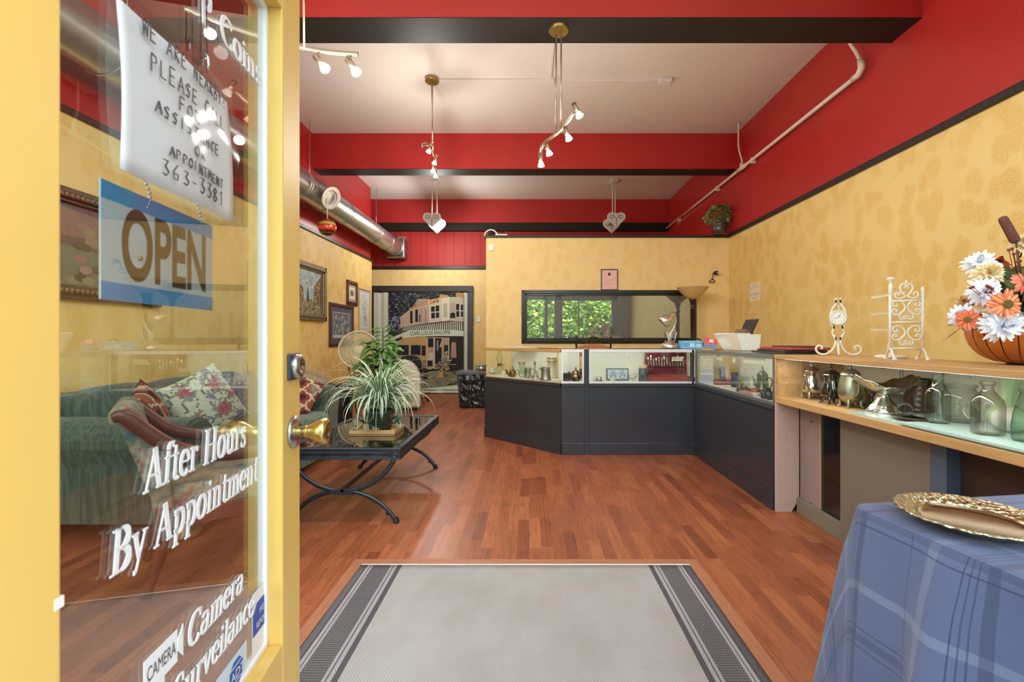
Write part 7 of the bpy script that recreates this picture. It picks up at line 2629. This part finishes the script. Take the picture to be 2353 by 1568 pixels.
# brown milk can mug
t = thing('brown_crock', 'brown glazed ribbed crock between the footed bowl and the first bottle', 'crock', kat(2112, 2.018, ZK + 0.0082))
t.scale = (1.05, 1.05, 1.06)
rib = []
for i in range(24):
    z = 0.004 + i * 0.156 / 23
    rib.append((0.061 - 0.008 * i / 23 + (0.002 if i % 4 == 0 else 0), z))
MB().lathe([(0, 0), (0.058, 0)] + rib + [(0.050, 0.16), (0.048, 0.02), (0, 0.015)], (0, 0, 0), 36).build('crock', mat('brown_salt_glaze', (74, 42, 32), 0.16, 0, 0.7, 0.3, 18), t)
MB().prism([(-0.01, 0.12), (0.03, 0.155), (0.01, 0.16)], 'y', -0.062, -0.052).build('spout_lip', mat('brown_salt_glaze', (74, 42, 32), 0.16), t)
t = thing('ornate_tray', 'flat ornate metal tray with a pierced rim in front of the brown crock', 'tray', kat(2088, 1.745, ZK + 0.0164))
MB().lathe([(0, 0.002), (0.05, 0.002), (0.075, 0.006), (0.072, 0.009), (0.05, 0.005), (0, 0.005)], (0, 0, 0), 40, sx=0.7, sy=1.1, wob=lambda a_, z: 1 + 0.05 * math.cos(12 * a_)).build('tray', M_TARN, t)
t = thing('tilted_glass_bowl', 'small glass bowl tipped on its side on the ornate tray', 'bowl', kat(2081, 1.74, ZK + 0.052))
MB().lathe([(0.010, -0.025), (0.028, -0.010), (0.032, 0.012), (0.030, 0.012), (0.026, -0.008)], (0, 0, 0), 24, axis=(-0.7, -0.5, 0.45)).build('bowl', GL_CLR, t)
# bottles and jars
GL_B1 = glass_mat('clear_bottle_glass', (250, 252, 249), (150, 164, 154), gain=1.2)
GL_B2 = glass_mat('aqua_bottle_glass', (226, 240, 232), (150, 182, 168), gain=1.2)
GL_B3 = glass_mat('amethyst_bottle_glass', (250, 249, 247), (158, 150, 146), gain=1.2)
ZB = ZK + 0.0165


def bottle(name, label, px, X, prof, gm, n=28, facets=None, cat='bottle', rib_=None):
    t = thing(name, label, cat, kat(px, X, ZB), 0.3, 'old glass bottles in the showcase')
    inner = [(max(r - 0.004, 0.001), z + (0.004 if z < 0.02 else 0)) for r, z in reversed(prof)]
    w = None
    if facets:
        w = lambda a_, z: (1 + 0.05 * math.cos(facets * a_)) if z < prof[-1][1] * 0.6 else 1
    MB().lathe([(0, 0)] + prof, (0, 0, 0), n, wob=w).build('glass', gm, t)
    return t


b = bottle('glass_bottle', 'tall clear glass bottle with a threaded neck, left of the square jar', 2155, 1.79, [(0.038, 0), (0.042, 0.006), (0.044, 0.10), (0.042, 0.125), (0.030, 0.155), (0.020, 0.172), (0.019, 0.19), (0.021, 0.192), (0.021, 0.198), (0.019, 0.20), (0.021, 0.206), (0.021, 0.211), (0.019, 0.214)], GL_B1, 40, 8)
MB().lathe([(0.0215, 0.176), (0.0225, 0.180), (0.0205, 0.183), (0.0225, 0.187), (0.0205, 0.190)], (0, 0, 0), 24).build('neck_thread', GL_B1, b)
b = bottle('glass_jar', 'wide squarish clear glass jar between the two clear bottles', 2207, 1.915, [(0.056, 0), (0.064, 0.008), (0.066, 0.09), (0.064, 0.125), (0.052, 0.140), (0.052, 0.152), (0.058, 0.155), (0.059, 0.162), (0.056, 0.165)], GL_B1, 40, 4, 'jar')
m = MB()
for k in range(5):
    a_ = PI + 0.5 + k * 0.28
    m.blob((0.066 * math.cos(a_), 0.066 * math.sin(a_), 0.06 + 0.02 * math.sin(k * 2)), 0.006, 0.006, 0.012, 8, 6)
m.build('moulded_flower', GL_B1, b)
bottle('glass_bottle', 'flat shouldered clear flask bottle with a thick lip, right of the square jar', 2270, 1.77, [(0.042, 0), (0.047, 0.008), (0.048, 0.11), (0.044, 0.135), (0.026, 0.158), (0.017, 0.17), (0.017, 0.188), (0.023, 0.19), (0.024, 0.200), (0.020, 0.204)], GL_B3, 40, 6)
bottle('glass_bottle', 'greenish bottle with a tapering neck cut by the right edge of the photo', 2362, 1.79, [(0.040, 0), (0.043, 0.006), (0.044, 0.05), (0.038, 0.10), (0.026, 0.15), (0.020, 0.175), (0.024, 0.178), (0.024, 0.186), (0.021, 0.188)], GL_B2, 32)
t = thing('green_vase', 'pale green fluted vase leaning behind the flask bottle', 'vase', kat(2304, 1.94, ZB), 0.0)
m = MB()
m.M = Matrix.Rotation(0.14, 4, 'Y')
m.lathe([(0, 0.012), (0.03, 0.014), (0.055, 0.035), (0.056, 0.06), (0.03, 0.10), (0.024, 0.13), (0.030, 0.19), (0.045, 0.225), (0.042, 0.225), (0.027, 0.19), (0.02, 0.13)], (0, 0, 0), 40, wob=lambda a_, z: 1 + 0.04 * math.cos(10 * a_))
m.build('vase', mat('celadon_glaze', (176, 204, 164), 0.3), t)
t = thing('white_globe', 'white opal glass globe shade lying behind the flask bottle', 'globe', kat(2322, 1.90, ZB))
MB().blob((0, 0, 0.05), 0.058, 0.062, 0.050, 26, 16).build('globe', mat('opal_glass', (214, 218, 208), 0.25), t)

# ================================================================== ON TOP OF THE SHOWCASE
ZW = KZ1 + 0.0005
M_CIRON = mat('cream_painted_iron', (232, 224, 206), 0.45, 0, 0.4, 0.08, 30)


def curl(m, c, r, a0, turns, w, plane='yz', grow=1.0, n=26):
    pts = []
    for i in range(n + 1):
        u = i / n
        a_ = a0 + turns * 2 * PI * u
        rr_ = r * (1 - 0.8 * u)
        v = (rr_ * math.cos(a_), rr_ * math.sin(a_))
        pts.append((c[0], c[1] + v[0], c[2] + v[1]) if plane == 'yz' else (c[0] + v[0], c[1], c[2] + v[1]))
    m.tube(pts, w, 6)


# little clock on scrolled legs
t = thing('table_clock', 'small cream clock on a scrolled iron stand on the showcase', 'clock', (1.90, 2.80, ZW), -0.55)
m = MB()
for sg in (-1, 1):
    m.tube(spline([(sg * 0.022, 0, 0.13), (sg * 0.012, 0, 0.085), (sg * 0.03, 0, 0.035), (sg * 0.07, 0, 0.008), (sg * 0.105, 0, 0.018), (sg * 0.115, 0, 0.045), (sg * 0.098, 0, 0.062), (sg * 0.082, 0, 0.052), (sg * 0.088, 0, 0.04)], 6), 0.0065, 8)
    m.tube(spline([(sg * 0.012, 0, 0.10), (sg * 0.03, 0, 0.14), (sg * 0.022, 0, 0.17), (sg * 0.036, 0, 0.2), (sg * 0.040, 0, 0.25), (sg * 0.03, 0, 0.29), (sg * 0.012, 0, 0.32), (sg * 0.014, 0, 0.345), (sg * 0.004, 0, 0.35)], 6), 0.0055, 8)
m.tube([(0, 0.0, 0.09), (0, 0.05, 0.05), (0, 0.09, 0.005)], 0.0065, 8)
m.tube([(0, 0, 0.09), (0, -0.045, 0.045), (0, -0.07, 0.005)], 0.0065, 8)
m.build('stand', M_CIRON, t)
m = MB()
for sg, z in ((-1, 0.335), (1, 0.335), (-1, 0.175), (1, 0.175), (-1, 0.105), (1, 0.105)):
    m.blob((sg * (0.012 if z > 0.3 else 0.022 if z > 0.15 else 0.012), -0.003, z), 0.005, 0.006, 0.012, 8, 6)
m.build('rust_spot', mat('dark_bare_iron', (60, 54, 48), 0.5, 0.5), t)
MB().lathe([(0, -0.02), (0.044, -0.02), (0.047, -0.012), (0.047, 0.018), (0.042, 0.024), (0.040, 0.018), (0, 0.018)], (0, -0.004, 0.235), 28, axis=(0, -1, 0)).build('clock_case', M_CIRON, t)
a = Art(-0.0225)
a.e((236, 232, 218), 0, 0.235, 0.039, 0.039, 26)
a.layer()
for k in range(12):
    a_ = k * PI / 6
    a.line((90, 84, 74), [(0.030 * math.cos(a_), 0.235 + 0.030 * math.sin(a_)), (0.036 * math.cos(a_), 0.235 + 0.036 * math.sin(a_))], 0.003)
a.line((60, 54, 48), [(0, 0.235), (0.012, 0.252)], 0.003).line((60, 54, 48), [(0, 0.235), (-0.022, 0.228)], 0.002)
a.m.build('dial', M_ART, t)
MB().tube([(0, -0.004, 0.28), (0.004, -0.004, 0.295), (0, 0, 0.315)], 0.003, 6).build('hook', M_CIRON, t)

# scrolled napkin / letter rack
t = thing('scroll_rack', 'cream wrought iron rack with scrolls and finials on the showcase', 'rack', (1.93, 2.33, ZW), -0.36)
m = MB()
hw_ = 0.068
for sg in (-1, 1):
    m.tube([(sg * hw_, 0, 0.035), (sg * hw_, 0, 0.335)], 0.0062, 8)
    m.lathe([(0.004, 0.335), (0.010, 0.342), (0.004, 0.348), (0.009, 0.358), (0.002, 0.372), (0, 0.373)], (sg * hw_, 0, 0), 12)
    m.tube(spline([(sg * hw_, 0, 0.055), (sg * hw_, -0.025, 0.04), (sg * hw_, -0.05, 0.012), (sg * hw_, -0.06, 0.002)], 5), 0.0058, 8)
    m.tube(spline([(sg * hw_, 0, 0.055), (sg * hw_, 0.025, 0.04), (sg * hw_, 0.05, 0.012), (sg * hw_, 0.06, 0.002)], 5), 0.0058, 8)
    for yy in (-0.06, 0.06):
        m.lathe([(0.013, 0), (0.008, 0.008), (0.005, 0.016)], (sg * hw_, yy, 0), 10)
for z in (0.055, 0.19, 0.30):
    m.tube([(-hw_, 0, z), (hw_, 0, z)], 0.005, 8)
m.build('posts', M_CIRON, t)
m = MB()
for z0 in (0.075, 0.205):
    for sg in (-1, 1):
        m.tube(spline([(0, 0, z0 + 0.005), (sg * 0.020, 0, z0 + 0.000), (sg * 0.030, 0, z0 + 0.018), (sg * 0.010, 0, z0 + 0.045), (sg * 0.006, 0, z0 + 0.068), (sg * 0.022, 0, z0 + 0.092), (sg * 0.045, 0, z0 + 0.095), (sg * 0.058, 0, z0 + 0.08), (sg * 0.050, 0, z0 + 0.066), (sg * 0.038, 0, z0 + 0.07), (sg * 0.042, 0, z0 + 0.08)], 5), 0.0042, 7)
        m.tube(spline([(sg * 0.012, 0, z0 + 0.045), (sg * 0.03, 0, z0 + 0.026), (sg * 0.05, 0, z0 + 0.024), (sg * 0.060, 0, z0 + 0.038), (sg * 0.052, 0, z0 + 0.052), (sg * 0.040, 0, z0 + 0.047), (sg * 0.045, 0, z0 + 0.039)], 5), 0.0042, 7)
        m.tube(spline([(0, 0, z0 + 0.022), (sg * 0.006, 0, z0 + 0.012), (sg * 0.016, 0, z0 + 0.01), (sg * 0.014, 0, z0 + 0.018)], 5), 0.0035, 6)
z0 = 0.30
for sg in (-1, 1):
    m.tube(spline([(0, 0, z0 + 0.02), (sg * 0.02, 0, z0 + 0.045), (sg * 0.026, 0, z0 + 0.07), (sg * 0.014, 0, z0 + 0.088), (sg * 0.003, 0, z0 + 0.075), (sg * 0.009, 0, z0 + 0.065)], 5), 0.0042, 7)
    m.tube(spline([(sg * 0.005, 0, z0 + 0.02), (sg * 0.03, 0, z0 + 0.012), (sg * 0.048, 0, z0 + 0.024), (sg * 0.044, 0, z0 + 0.042), (sg * 0.030, 0, z0 + 0.038), (sg * 0.034, 0, z0 + 0.028)], 5), 0.0042, 7)
m.lathe([(0.002, z0 + 0.085), (0.006, z0 + 0.095), (0.002, z0 + 0.105), (0, z0 + 0.112)], (0, 0, 0), 10)
m.build('scrollwork', M_CIRON, t)
# post with clear arms just behind it
t = thing('jewellery_post', 'cream post on a round base with flat acrylic arms behind the scrolled rack', 'stand', (1.965, 2.475, ZW), -0.3)
MB().lathe([(0, 0), (0.07, 0), (0.072, 0.012), (0.06, 0.018), (0, 0.018)], (0, 0, 0), 30).build('base', M_CIRON, t)
MB().lathe([(0.022, 0.016), (0.016, 0.03), (0.012, 0.07), (0.009, 0.10), (0.0095, 0.40), (0.006, 0.405), (0.006, 0.415), (0.016, 0.425), (0.018, 0.432), (0.012, 0.44), (0, 0.442)], (0, 0, 0), 18).build('post', M_CIRON, t)
GA = mat('frosted_acrylic', (226, 210, 180), 0.2, 0, 0.5)
for z, l, r_ in ((0.345, -0.085, 0.30), (0.245, -0.095, 0.12), (0.155, -0.10, 0.05)):
    b = MB()
    b.M = Matrix.Translation((0, -0.012, z)) @ Matrix.Rotation(-r_ * 0.55, 4, 'Y')
    b.box(-0.095, 0.06, -0.004, 0.004, -0.006, 0.006)
    b.build('arm', GA, t)

# basket of flowers
BX, BY = 2.035, 1.86
t = thing('flower_basket', 'boat shaped slatted wooden basket holding the silk flowers', 'basket', (BX, BY, ZW))
bask = MB()


def bshape(u, v, k=1.0):
    a_ = 2 * PI * u
    r_ = (0.06 + 0.137 * (math.sin(v * PI / 2) ** 0.75)) * k
    return (r_ * math.cos(a_) * 0.92, r_ * math.sin(a_), 0.006 + 0.142 * v ** 1.5)


m = MB()
NS = 22
for s_i in range(NS):
    I = []
    for i in range(5):
        u = (s_i + 0.04 + 0.92 * i / 4) / NS
        I.append([m.vert(bshape(u, j / 8, 1 - 0.018 * abs(i - 2) / 2)) for j in range(9)])
    m.smooth = True
    for i in range(4):
        for j in range(8):
            m.face((I[i][j], I[i + 1][j], I[i + 1][j + 1], I[i][j + 1]))
m.build('slats', mat('orange_varnished_wood', (176, 96, 28), 0.22, 0, 0.6, 0.25, 10), t)
m = MB()
m.grid(lambda u, v: bshape(u, v, 0.965), 44, 8)
m.lathe([(0, 0.0), (0.062, 0.0), (0.062, 0.012), (0, 0.012)], (0, 0, 0), 28)
m.build('inner_shell', mat('dark_varnish_gap', (58, 30, 18), 0.3), t)
MB().tube([Vector(bshape(k / 48, 1.0)) + Vector((0, 0, 0.004)) for k in range(48)], 0.008, 8, closed=True).build('rim', mat('dark_rim_wood', (112, 62, 30), 0.3), t)

fl = random.Random(19)


def bloom_base(name, label, pos, cat='flower', group=None):
    return thing(name, label, cat, pos, 0, group)


def mum(pos, axis, r, n, cols, name, label, layers=4, center=None, pw=0.13, group=None):
    t = bloom_base(name, label, pos, 'flower', group)
    ax = Vector(axis).normalized()
    u = ax.orthogonal().normalized()
    w = ax.cross(u)
    m = MB()
    for L in range(layers):
        k = L / max(1, layers - 1) if layers > 1 else 0
        nn = int(n * (1 - 0.35 * k))
        for q_ in range(nn):
            a_ = 2 * PI * (q_ + 0.5 * L + fl.uniform(-.25, .25)) / nn
            d = u * math.cos(a_) + w * math.sin(a_)
            el = 0.05 + k * 1.05 + fl.uniform(-.12, .12)
            Lg = r * (1 - 0.45 * k) * fl.uniform(0.85, 1.12)
            P, W = [], []
            for i in range(6):
                s_ = i / 5
                e = el + (-0.35 if layers > 1 else -0.05) * s_ * (1 - k) + 0.35 * k * s_
                P.append(ax * (0.004 * L) + (d * math.cos(e) + ax * math.sin(e)) * (Lg * s_))
                W.append(r * pw * (0.45 + 0.75 * math.sin(PI * min(1, s_ * 0.86 + 0.08))) * (0.55 if i == 5 else 1))
            c0, c1 = fl.choice(cols), fl.choice(cols)
            m.ribbon(P, W, d.cross(ax), [srgb(*jit(c0, 6)), srgb(*jit(c0, 6))] if center is None else [srgb(*jit(cols[0], 8)), srgb(*jit(cols[1], 8)), srgb(*jit(cols[0], 8))], 0.15)
    m.build('petals', M_LEAFC, t)
    if center:
        b = MB()
        for q_ in range(60):
            rr_ = r * 0.27 * math.sqrt(q_ / 60)
            a_ = q_ * 2.4
            b.blob(ax * (0.010 - rr_ * 0.1) + u * rr_ * math.cos(a_) + w * rr_ * math.sin(a_), r * 0.035, r * 0.035, r * 0.05, 6, 5)
        b.build('flower_centre', mat('olive_centre_%d' % center[0], center, 0.8), t)
    st_ = MB().tube([-ax * 0.002, -ax * r * 0.8 + Vector((0, 0, -0.02))], 0.003, 6)
    st_.build('stem', mat('flower_stem_green', (70, 92, 52), 0.7), t)
    return t


def bpos(px, py, Y):
    return at(px, py, Y)


WHT = [(238, 238, 244), (228, 230, 240), (244, 244, 246)]
CRM = [(240, 220, 168), (236, 206, 150), (244, 232, 196)]
CORAL = ((226, 104, 78), (240, 172, 96))
mum(bpos(2303, 748, 1.62), (-0.25, -1, 0.05), 0.072, 20, WHT, 'white_chrysanthemum', 'large white chrysanthemum hanging over the front rim of the basket', 4, None, 0.10, 'white chrysanthemums')
mum(bpos(2212, 728, 1.74), (-0.9, -0.7, 0.1), 0.052, 18, WHT, 'white_chrysanthemum', 'white chrysanthemum at the left edge of the basket, lowest on that side', 4, None, 0.12, 'white chrysanthemums')
mum(bpos(2252, 605, 1.80), (-0.6, -0.7, 0.6), 0.062, 18, WHT, 'white_chrysanthemum', 'white chrysanthemum at the top left of the bouquet', 3, None, 0.12, 'white chrysanthemums')
mum(bpos(2262, 668, 1.70), (-0.5, -0.9, 0.3), 0.060, 18, WHT, 'white_chrysanthemum', 'white chrysanthemum in the middle left of the bouquet below the cream one', 3, None, 0.12, 'white chrysanthemums')
mum(bpos(2356, 562, 1.80), (-0.2, -0.7, 0.7), 0.050, 18, CRM, 'cream_chrysanthemum', 'cream chrysanthemum at the top right edge beside the cattail', 4, None, 0.12, 'cream chrysanthemums')
mum(bpos(2272, 630, 1.73), (-0.4, -0.9, 0.4), 0.052, 22, CRM, 'cream_chrysanthemum', 'cream chrysanthemum between two white ones at the left', 5, None, 0.10, 'cream chrysanthemums')
mum(bpos(2262, 742, 1.70), (-0.5, -1, 0.0), 0.036, 14, CRM, 'cream_chrysanthemum', 'small cream blossom against the rim of the basket', 3, None, 0.14, 'cream chrysanthemums')
mum(bpos(2258, 706, 1.71), (-0.5, -1, 0.2), 0.030, 12, [(226, 178, 122), (232, 196, 150)], 'tan_blossom', 'small tan blossom left of the coral daisy', 3, None, 0.16, 'tan blossoms')
mum(bpos(2217, 694, 1.78), (-0.8, -0.6, 0.3), 0.030, 12, [(214, 160, 104), (196, 146, 96)], 'tan_blossom', 'small tan blossom at the far left of the bouquet', 3, None, 0.16, 'tan blossoms')
mum(bpos(2313, 700, 1.60), (-0.12, -1, 0.12), 0.054, 18, CORAL, 'coral_daisy', 'big coral daisy facing the viewer', 1, (104, 94, 44), 0.17, 'coral daisies')
mum(bpos(2224, 735, 1.68), (-0.85, -0.75, 0.0), 0.040, 16, ((216, 84, 52), (232, 140, 70)), 'coral_daisy', 'small orange red daisy at the lower left seen from the side', 1, (140, 104, 40), 0.18, 'coral daisies')
mum(bpos(2352, 650, 1.66), (0.2, -1, 0.1), 0.042, 16, ((228, 112, 90), (238, 150, 120)), 'coral_daisy', 'coral daisy cut by the right edge of the photo', 2, (104, 94, 44), 0.18, 'coral daisies')
mum(bpos(2296, 603, 1.86), (-0.3, -0.7, 0.6), 0.042, 16, ((160, 54, 36), (176, 66, 40)), 'rust_daisy', 'dark rust blossom behind the cream chrysanthemum', 2, (80, 40, 24), 0.16)
t = bloom_base('foliage_spray', 'green silk leaves filling the flower basket', (BX, BY, ZW + 0.13))
t['category'] = 'foliage'
m = MB()
for k in range(230):
    a_ = fl.uniform(0, 2 * PI)
    el = fl.uniform(0.0, 1.3)
    r_ = fl.uniform(0.06, 0.17)
    b = Vector((r_ * math.cos(a_) * math.cos(el), r_ * math.sin(a_) * math.cos(el), 0.02 + 1.35 * r_ * math.sin(el)))
    d = (b + Vector((fl.uniform(-.1, .1), fl.uniform(-.1, .1), fl.uniform(-.03, .1)))).normalized()
    cc = fl.choice([[(52, 84, 52), (72, 108, 66)], [(44, 74, 46), (58, 92, 58)], [(96, 104, 62), (110, 112, 70)]])
    broad_leaf(m, b, b + d * fl.uniform(0.05, 0.10), fl.uniform(0.010, 0.022), [srgb(*jit(x, 10)) for x in cc], (0, -1, 0.6), 0.01)
m.blob((0, 0, 0.0), 0.15, 0.15, 0.09, 16, 10)
m.build('leaves', M_LEAFC, t)
m = MB()
for k in range(34):
    a_ = fl.uniform(PI * 0.6, PI * 1.8)
    m.c = srgb(*jit(fl.choice([(150, 120, 90), (110, 96, 76), (196, 186, 166)]), 12))
    L = fl.uniform(0.20, 0.34)
    el = fl.uniform(0.1, 1.2)
    d = Vector((math.cos(a_) * math.cos(el), math.sin(a_) * math.cos(el), math.sin(el)))
    P = spline([(0, 0, 0.02), d * L * 0.6 + Vector((0, 0, 0.03)), d * L + Vector((0, 0, -0.02 - 0.05 * (1 - math.sin(el))))], 5)
    m.tube(P, [0.0018 - 0.0011 * i / (len(P) - 1) for i in range(len(P))], 5)
m.build('dry_grass', M_LEAFC, t)
m = MB()
for px, py in ((2318, 575), (2326, 572), (2330, 584), (2340, 580), (2230, 662), (2236, 660), (2268, 657), (2274, 660), (2280, 664), (2266, 672), (2276, 672), (2338, 602), (2344, 600)):
    p_ = at(px, py, 1.66) - Vector((BX, BY, ZW + 0.13))
    m.blob(p_, 0.0055, 0.0055, 0.0055, 10, 8)
    m.tube([p_, p_ * 0.75], 0.0012, 5)
m.build('berries', mat('dark_red_berries', (132, 40, 32), 0.3), t)
c0, c1 = at(2302, 498, 1.80), at(2335, 558, 1.80)
t = bloom_base('cattail', 'brown cattail sticking up out of the flower basket', c1)
t['category'] = 'cattail'
d = (c0 - c1)
m = MB().tube([(0, 0, 0), d * 0.02, d * 0.06, d * 0.12, d * 0.86, d * 0.94, d * 0.98, d * 1.0], [0.004, 0.0115, 0.0152, 0.0165, 0.0155, 0.0142, 0.0105, 0.003], 16)
m.build('head', mat('brown_velvet_cattail', (116, 76, 66), 0.95, 0, 0.1, 0.2, 150, 0.6), t)
MB().tube([(0, 0, 0), (0.02, 0.01, -0.10), (0.03, 0.02, -0.20)], 0.003, 6).build('stem', mat('flower_stem_green', (70, 92, 52), 0.7), t)

# ================================================================== TABLE UNDER THE BLUE PLAID CLOTH
TRZ = math.radians(8)
TO = Vector((0.795, 1.135, 0))
TW, TD, TZ_ = 0.80, 0.66, 0.735
tt_ = thing('cloth_covered_table', 'small folding table hidden under the blue plaid cloth', 'table', TO, TRZ)
MB().box(0.02, TW - 0.02, -TD + 0.02, -0.02, TZ_ - 0.03, TZ_ - 0.004).build('tabletop', mat('grey_laminate', (150, 150, 150), 0.5), tt_)
for x, y in ((0.07, -0.07), (TW - 0.07, -0.07), (0.07, -TD + 0.07), (TW - 0.07, -TD + 0.07)):
    MB().tube([(x, y, 0), (x, y, TZ_ - 0.03)], 0.013, 10).build('leg', mat('grey_steel_leg', (132, 134, 138), 0.35, 0.7), tt_)
n = NT('blue_plaid_cloth')
uvn = n.new('UVMap')
sp = n.new('SeparateXYZ')
n.link(uvn.outputs[0], sp.inputs[0])
U, V = sp.outputs[0], sp.outputs[1]


def stripes(sock, period, off, width):
    f = n.math('FRACT', n.math('ADD', n.math('DIVIDE', sock, period), off))
    return n.math('LESS_THAN', n.math('ABSOLUTE', n.math('SUBTRACT', f, 0.5)), width / period / 2)


col = n.mix(n.math('MULTIPLY', n.noise(n.coord('Object'), 4, 2), 1.0), srgb(80, 94, 132), srgb(98, 106, 138))
for sock, per, off, wd_, c_, k in ((U, 0.27, 0.10, 0.020, (134, 146, 174), 0.42), (V, 0.27, 0.30, 0.020, (130, 142, 168), 0.35), (U, 0.27, 0.52, 0.018, (58, 64, 90), 0.42), (V, 0.27, 0.68, 0.018, (58, 64, 90), 0.5),
                                   (V, 0.27, 0.60, 0.0026, (48, 54, 80), 0.55), (V, 0.27, 0.56, 0.0026, (48, 54, 80), 0.55), (V, 0.27, 0.52, 0.0022, (48, 54, 80), 0.7), (U, 0.27, 0.60, 0.0024, (48, 54, 80), 0.7), (U, 0.27, 0.44, 0.0024, (48, 54, 80), 0.7), (V, 0.27, 0.12, 0.0022, (60, 64, 90), 0.6)):
    col = n.mix(n.math('MULTIPLY', stripes(sock, per, off, wd_), k), col, srgb(*c_))
wv = n.math('MULTIPLY', n.math('SINE', n.math('MULTIPLY', U, 2600)), n.math('SINE', n.math('MULTIPLY', V, 2600)))
n.bump(wv, 0.15, 0.001)
M_PLAID = n.set(col, 0.75, 0, 0.25)
n.b.inputs['Sheen Weight'].default_value = 0.15
t = thing('tablecloth', 'blue plaid tablecloth draped to the floor over the small table at the right', 'tablecloth', TO, TRZ)
# perimeter of the cloth, clockwise from the back left corner; corner rounded
RC = 0.045
per = []
cor = [(RC, -RC, 90, 180), (RC, -TD + RC, 180, 270), (TW - RC, -TD + RC, 270, 360), (TW - RC, -RC, 0, 90)]
for (cx_, cy_, a0, a1) in cor:
    for i in range(9):
        a_ = math.radians(a0 + (a1 - a0) * i / 8)
        per.append((cx_ + RC * math.cos(a_), cy_ + RC * math.sin(a_), math.cos(a_), math.sin(a_), 1.0))
full = []
for i in range(len(per)):
    p_, q_ = per[i], per[(i + 1) % len(per)]
    L = math.hypot(q_[0] - p_[0], q_[1] - p_[1])
    k = max(1, int(L / 0.02)) if L > 0.03 else 1
    for j in range(k):
        u = j / k
        full.append((p_[0] + (q_[0] - p_[0]) * u, p_[1] + (q_[1] - p_[1]) * u, p_[2] + (q_[2] - p_[2]) * u, p_[3] + (q_[3] - p_[3]) * u, 0.0 if k > 1 else 1.0))
m = MB()
m.smooth = True
NP = len(full)
acc = [0.0]
for i in range(1, NP):
    acc.append(acc[-1] + math.hypot(full[i][0] - full[i - 1][0], full[i][1] - full[i - 1][1]))
tot = acc[-1] + math.hypot(full[0][0] - full[-1][0], full[0][1] - full[-1][1])
ctr = (TW / 2, -TD / 2)
rows = []
for k in (0.0, 0.35, 0.7, 0.9, 0.97):
    rows.append([m.vert((ctr[0] + (x - ctr[0]) * k, ctr[1] + (y - ctr[1]) * k, TZ_ + 0.002 * noise.noise(Vector((x * 5 * k, y * 5 * k, 1)))), (ctr[0] + (x - ctr[0]) * k, ctr[1] + (y - ctr[1]) * k)) for x, y, nx_, ny_2, c_ in full])
ND = 26
DROP = 0.66
for j in range(ND + 1):
    v = j / ND
    row = []
    for i, (x, y, nx_, ny_2, c_) in enumerate(full):
        s_ = i / NP * 34
        cor_ = 0.0
        for cx_, cy_ in ((0, 0), (0, -TD), (TW, -TD), (TW, 0)):
            d_ = math.hypot(x - cx_, y - cy_)
            cor_ = max(cor_, math.exp(-(d_ / 0.10) ** 2))
        fold = 0.030 * math.sin(s_ * 1.9 + 0.6 * math.sin(s_ * 0.7)) + 0.018 * math.sin(s_ * 3.7 + 1.3)
        amp = v ** 0.9
        out = 0.012 * min(1, v * 6) + amp * (0.035 + fold * 1.1 + 0.030 * cor_)
        drop = DROP * v
        a_c = acc[i] - 0.035 if acc[i] < 1.2 else acc[i] - tot - 0.035
        out += amp * (0.045 * math.exp(-((a_c - 0.11) / 0.05) ** 2) - 0.035 * math.exp(-((a_c - 0.015) / 0.03) ** 2) + 0.085 * math.exp(-((a_c + 0.06) / 0.05) ** 2))
        out += v ** 0.55 * 0.062 * math.sin(a_c * 27 + 0.3 + 1.2 * math.sin(a_c * 7)) * max(0.0, min(1, (a_c - 0.12) * 8))
        z = TZ_ - 0.010 * (1 - math.cos(min(1, v * 12) * PI / 2)) - drop
        row.append(m.vert((x + nx_ * out, y + ny_2 * out, max(z, 0.012)), (x + nx_ * drop, y + ny_2 * drop)))
    rows.append(row)
for a_, b_ in zip(rows, rows[1:]):
    for i in range(NP):
        j = (i + 1) % NP
        m.face((a_[i], b_[i], b_[j], a_[j]))
m.build('cloth', M_PLAID, t)

# brass tray on the cloth
t = thing('brass_tray', 'round embossed brass tray with a scalloped rim on the blue tablecloth', 'tray', (0.975, 1.0, TZ_ + 0.004))
n = NT('embossed_brass')
vo = n.new('TexVoronoi')
vo.inputs['Scale'].default_value = 95
n.link(n.coord('Object'), vo.inputs['Vector'])
n.bump(vo.outputs['Distance'], 1.0, 0.006)
M_EMB = n.set(srgb(206, 198, 164), 0.24, 1.0)
MB().lathe([(0, 0.004), (0.085, 0.004), (0.094, 0.007), (0.097, 0.012)], (0, 0, 0), 64).build('dish', mat('polished_old_brass', (146, 126, 94), 0.24, 1.0, var=0.1, scale=10), t)
MB().lathe([(0.096, 0.011), (0.112, 0.021), (0.130, 0.026), (0.137, 0.026), (0.137, 0.023), (0.128, 0.022), (0.105, 0.008), (0.088, 0.0), (0.0, 0.0)], (0, 0, 0), 96, wob=lambda a_, z: 1 + (0.013 * math.cos(24 * a_) if z > 0.019 else 0)).build('rim', M_EMB, t)
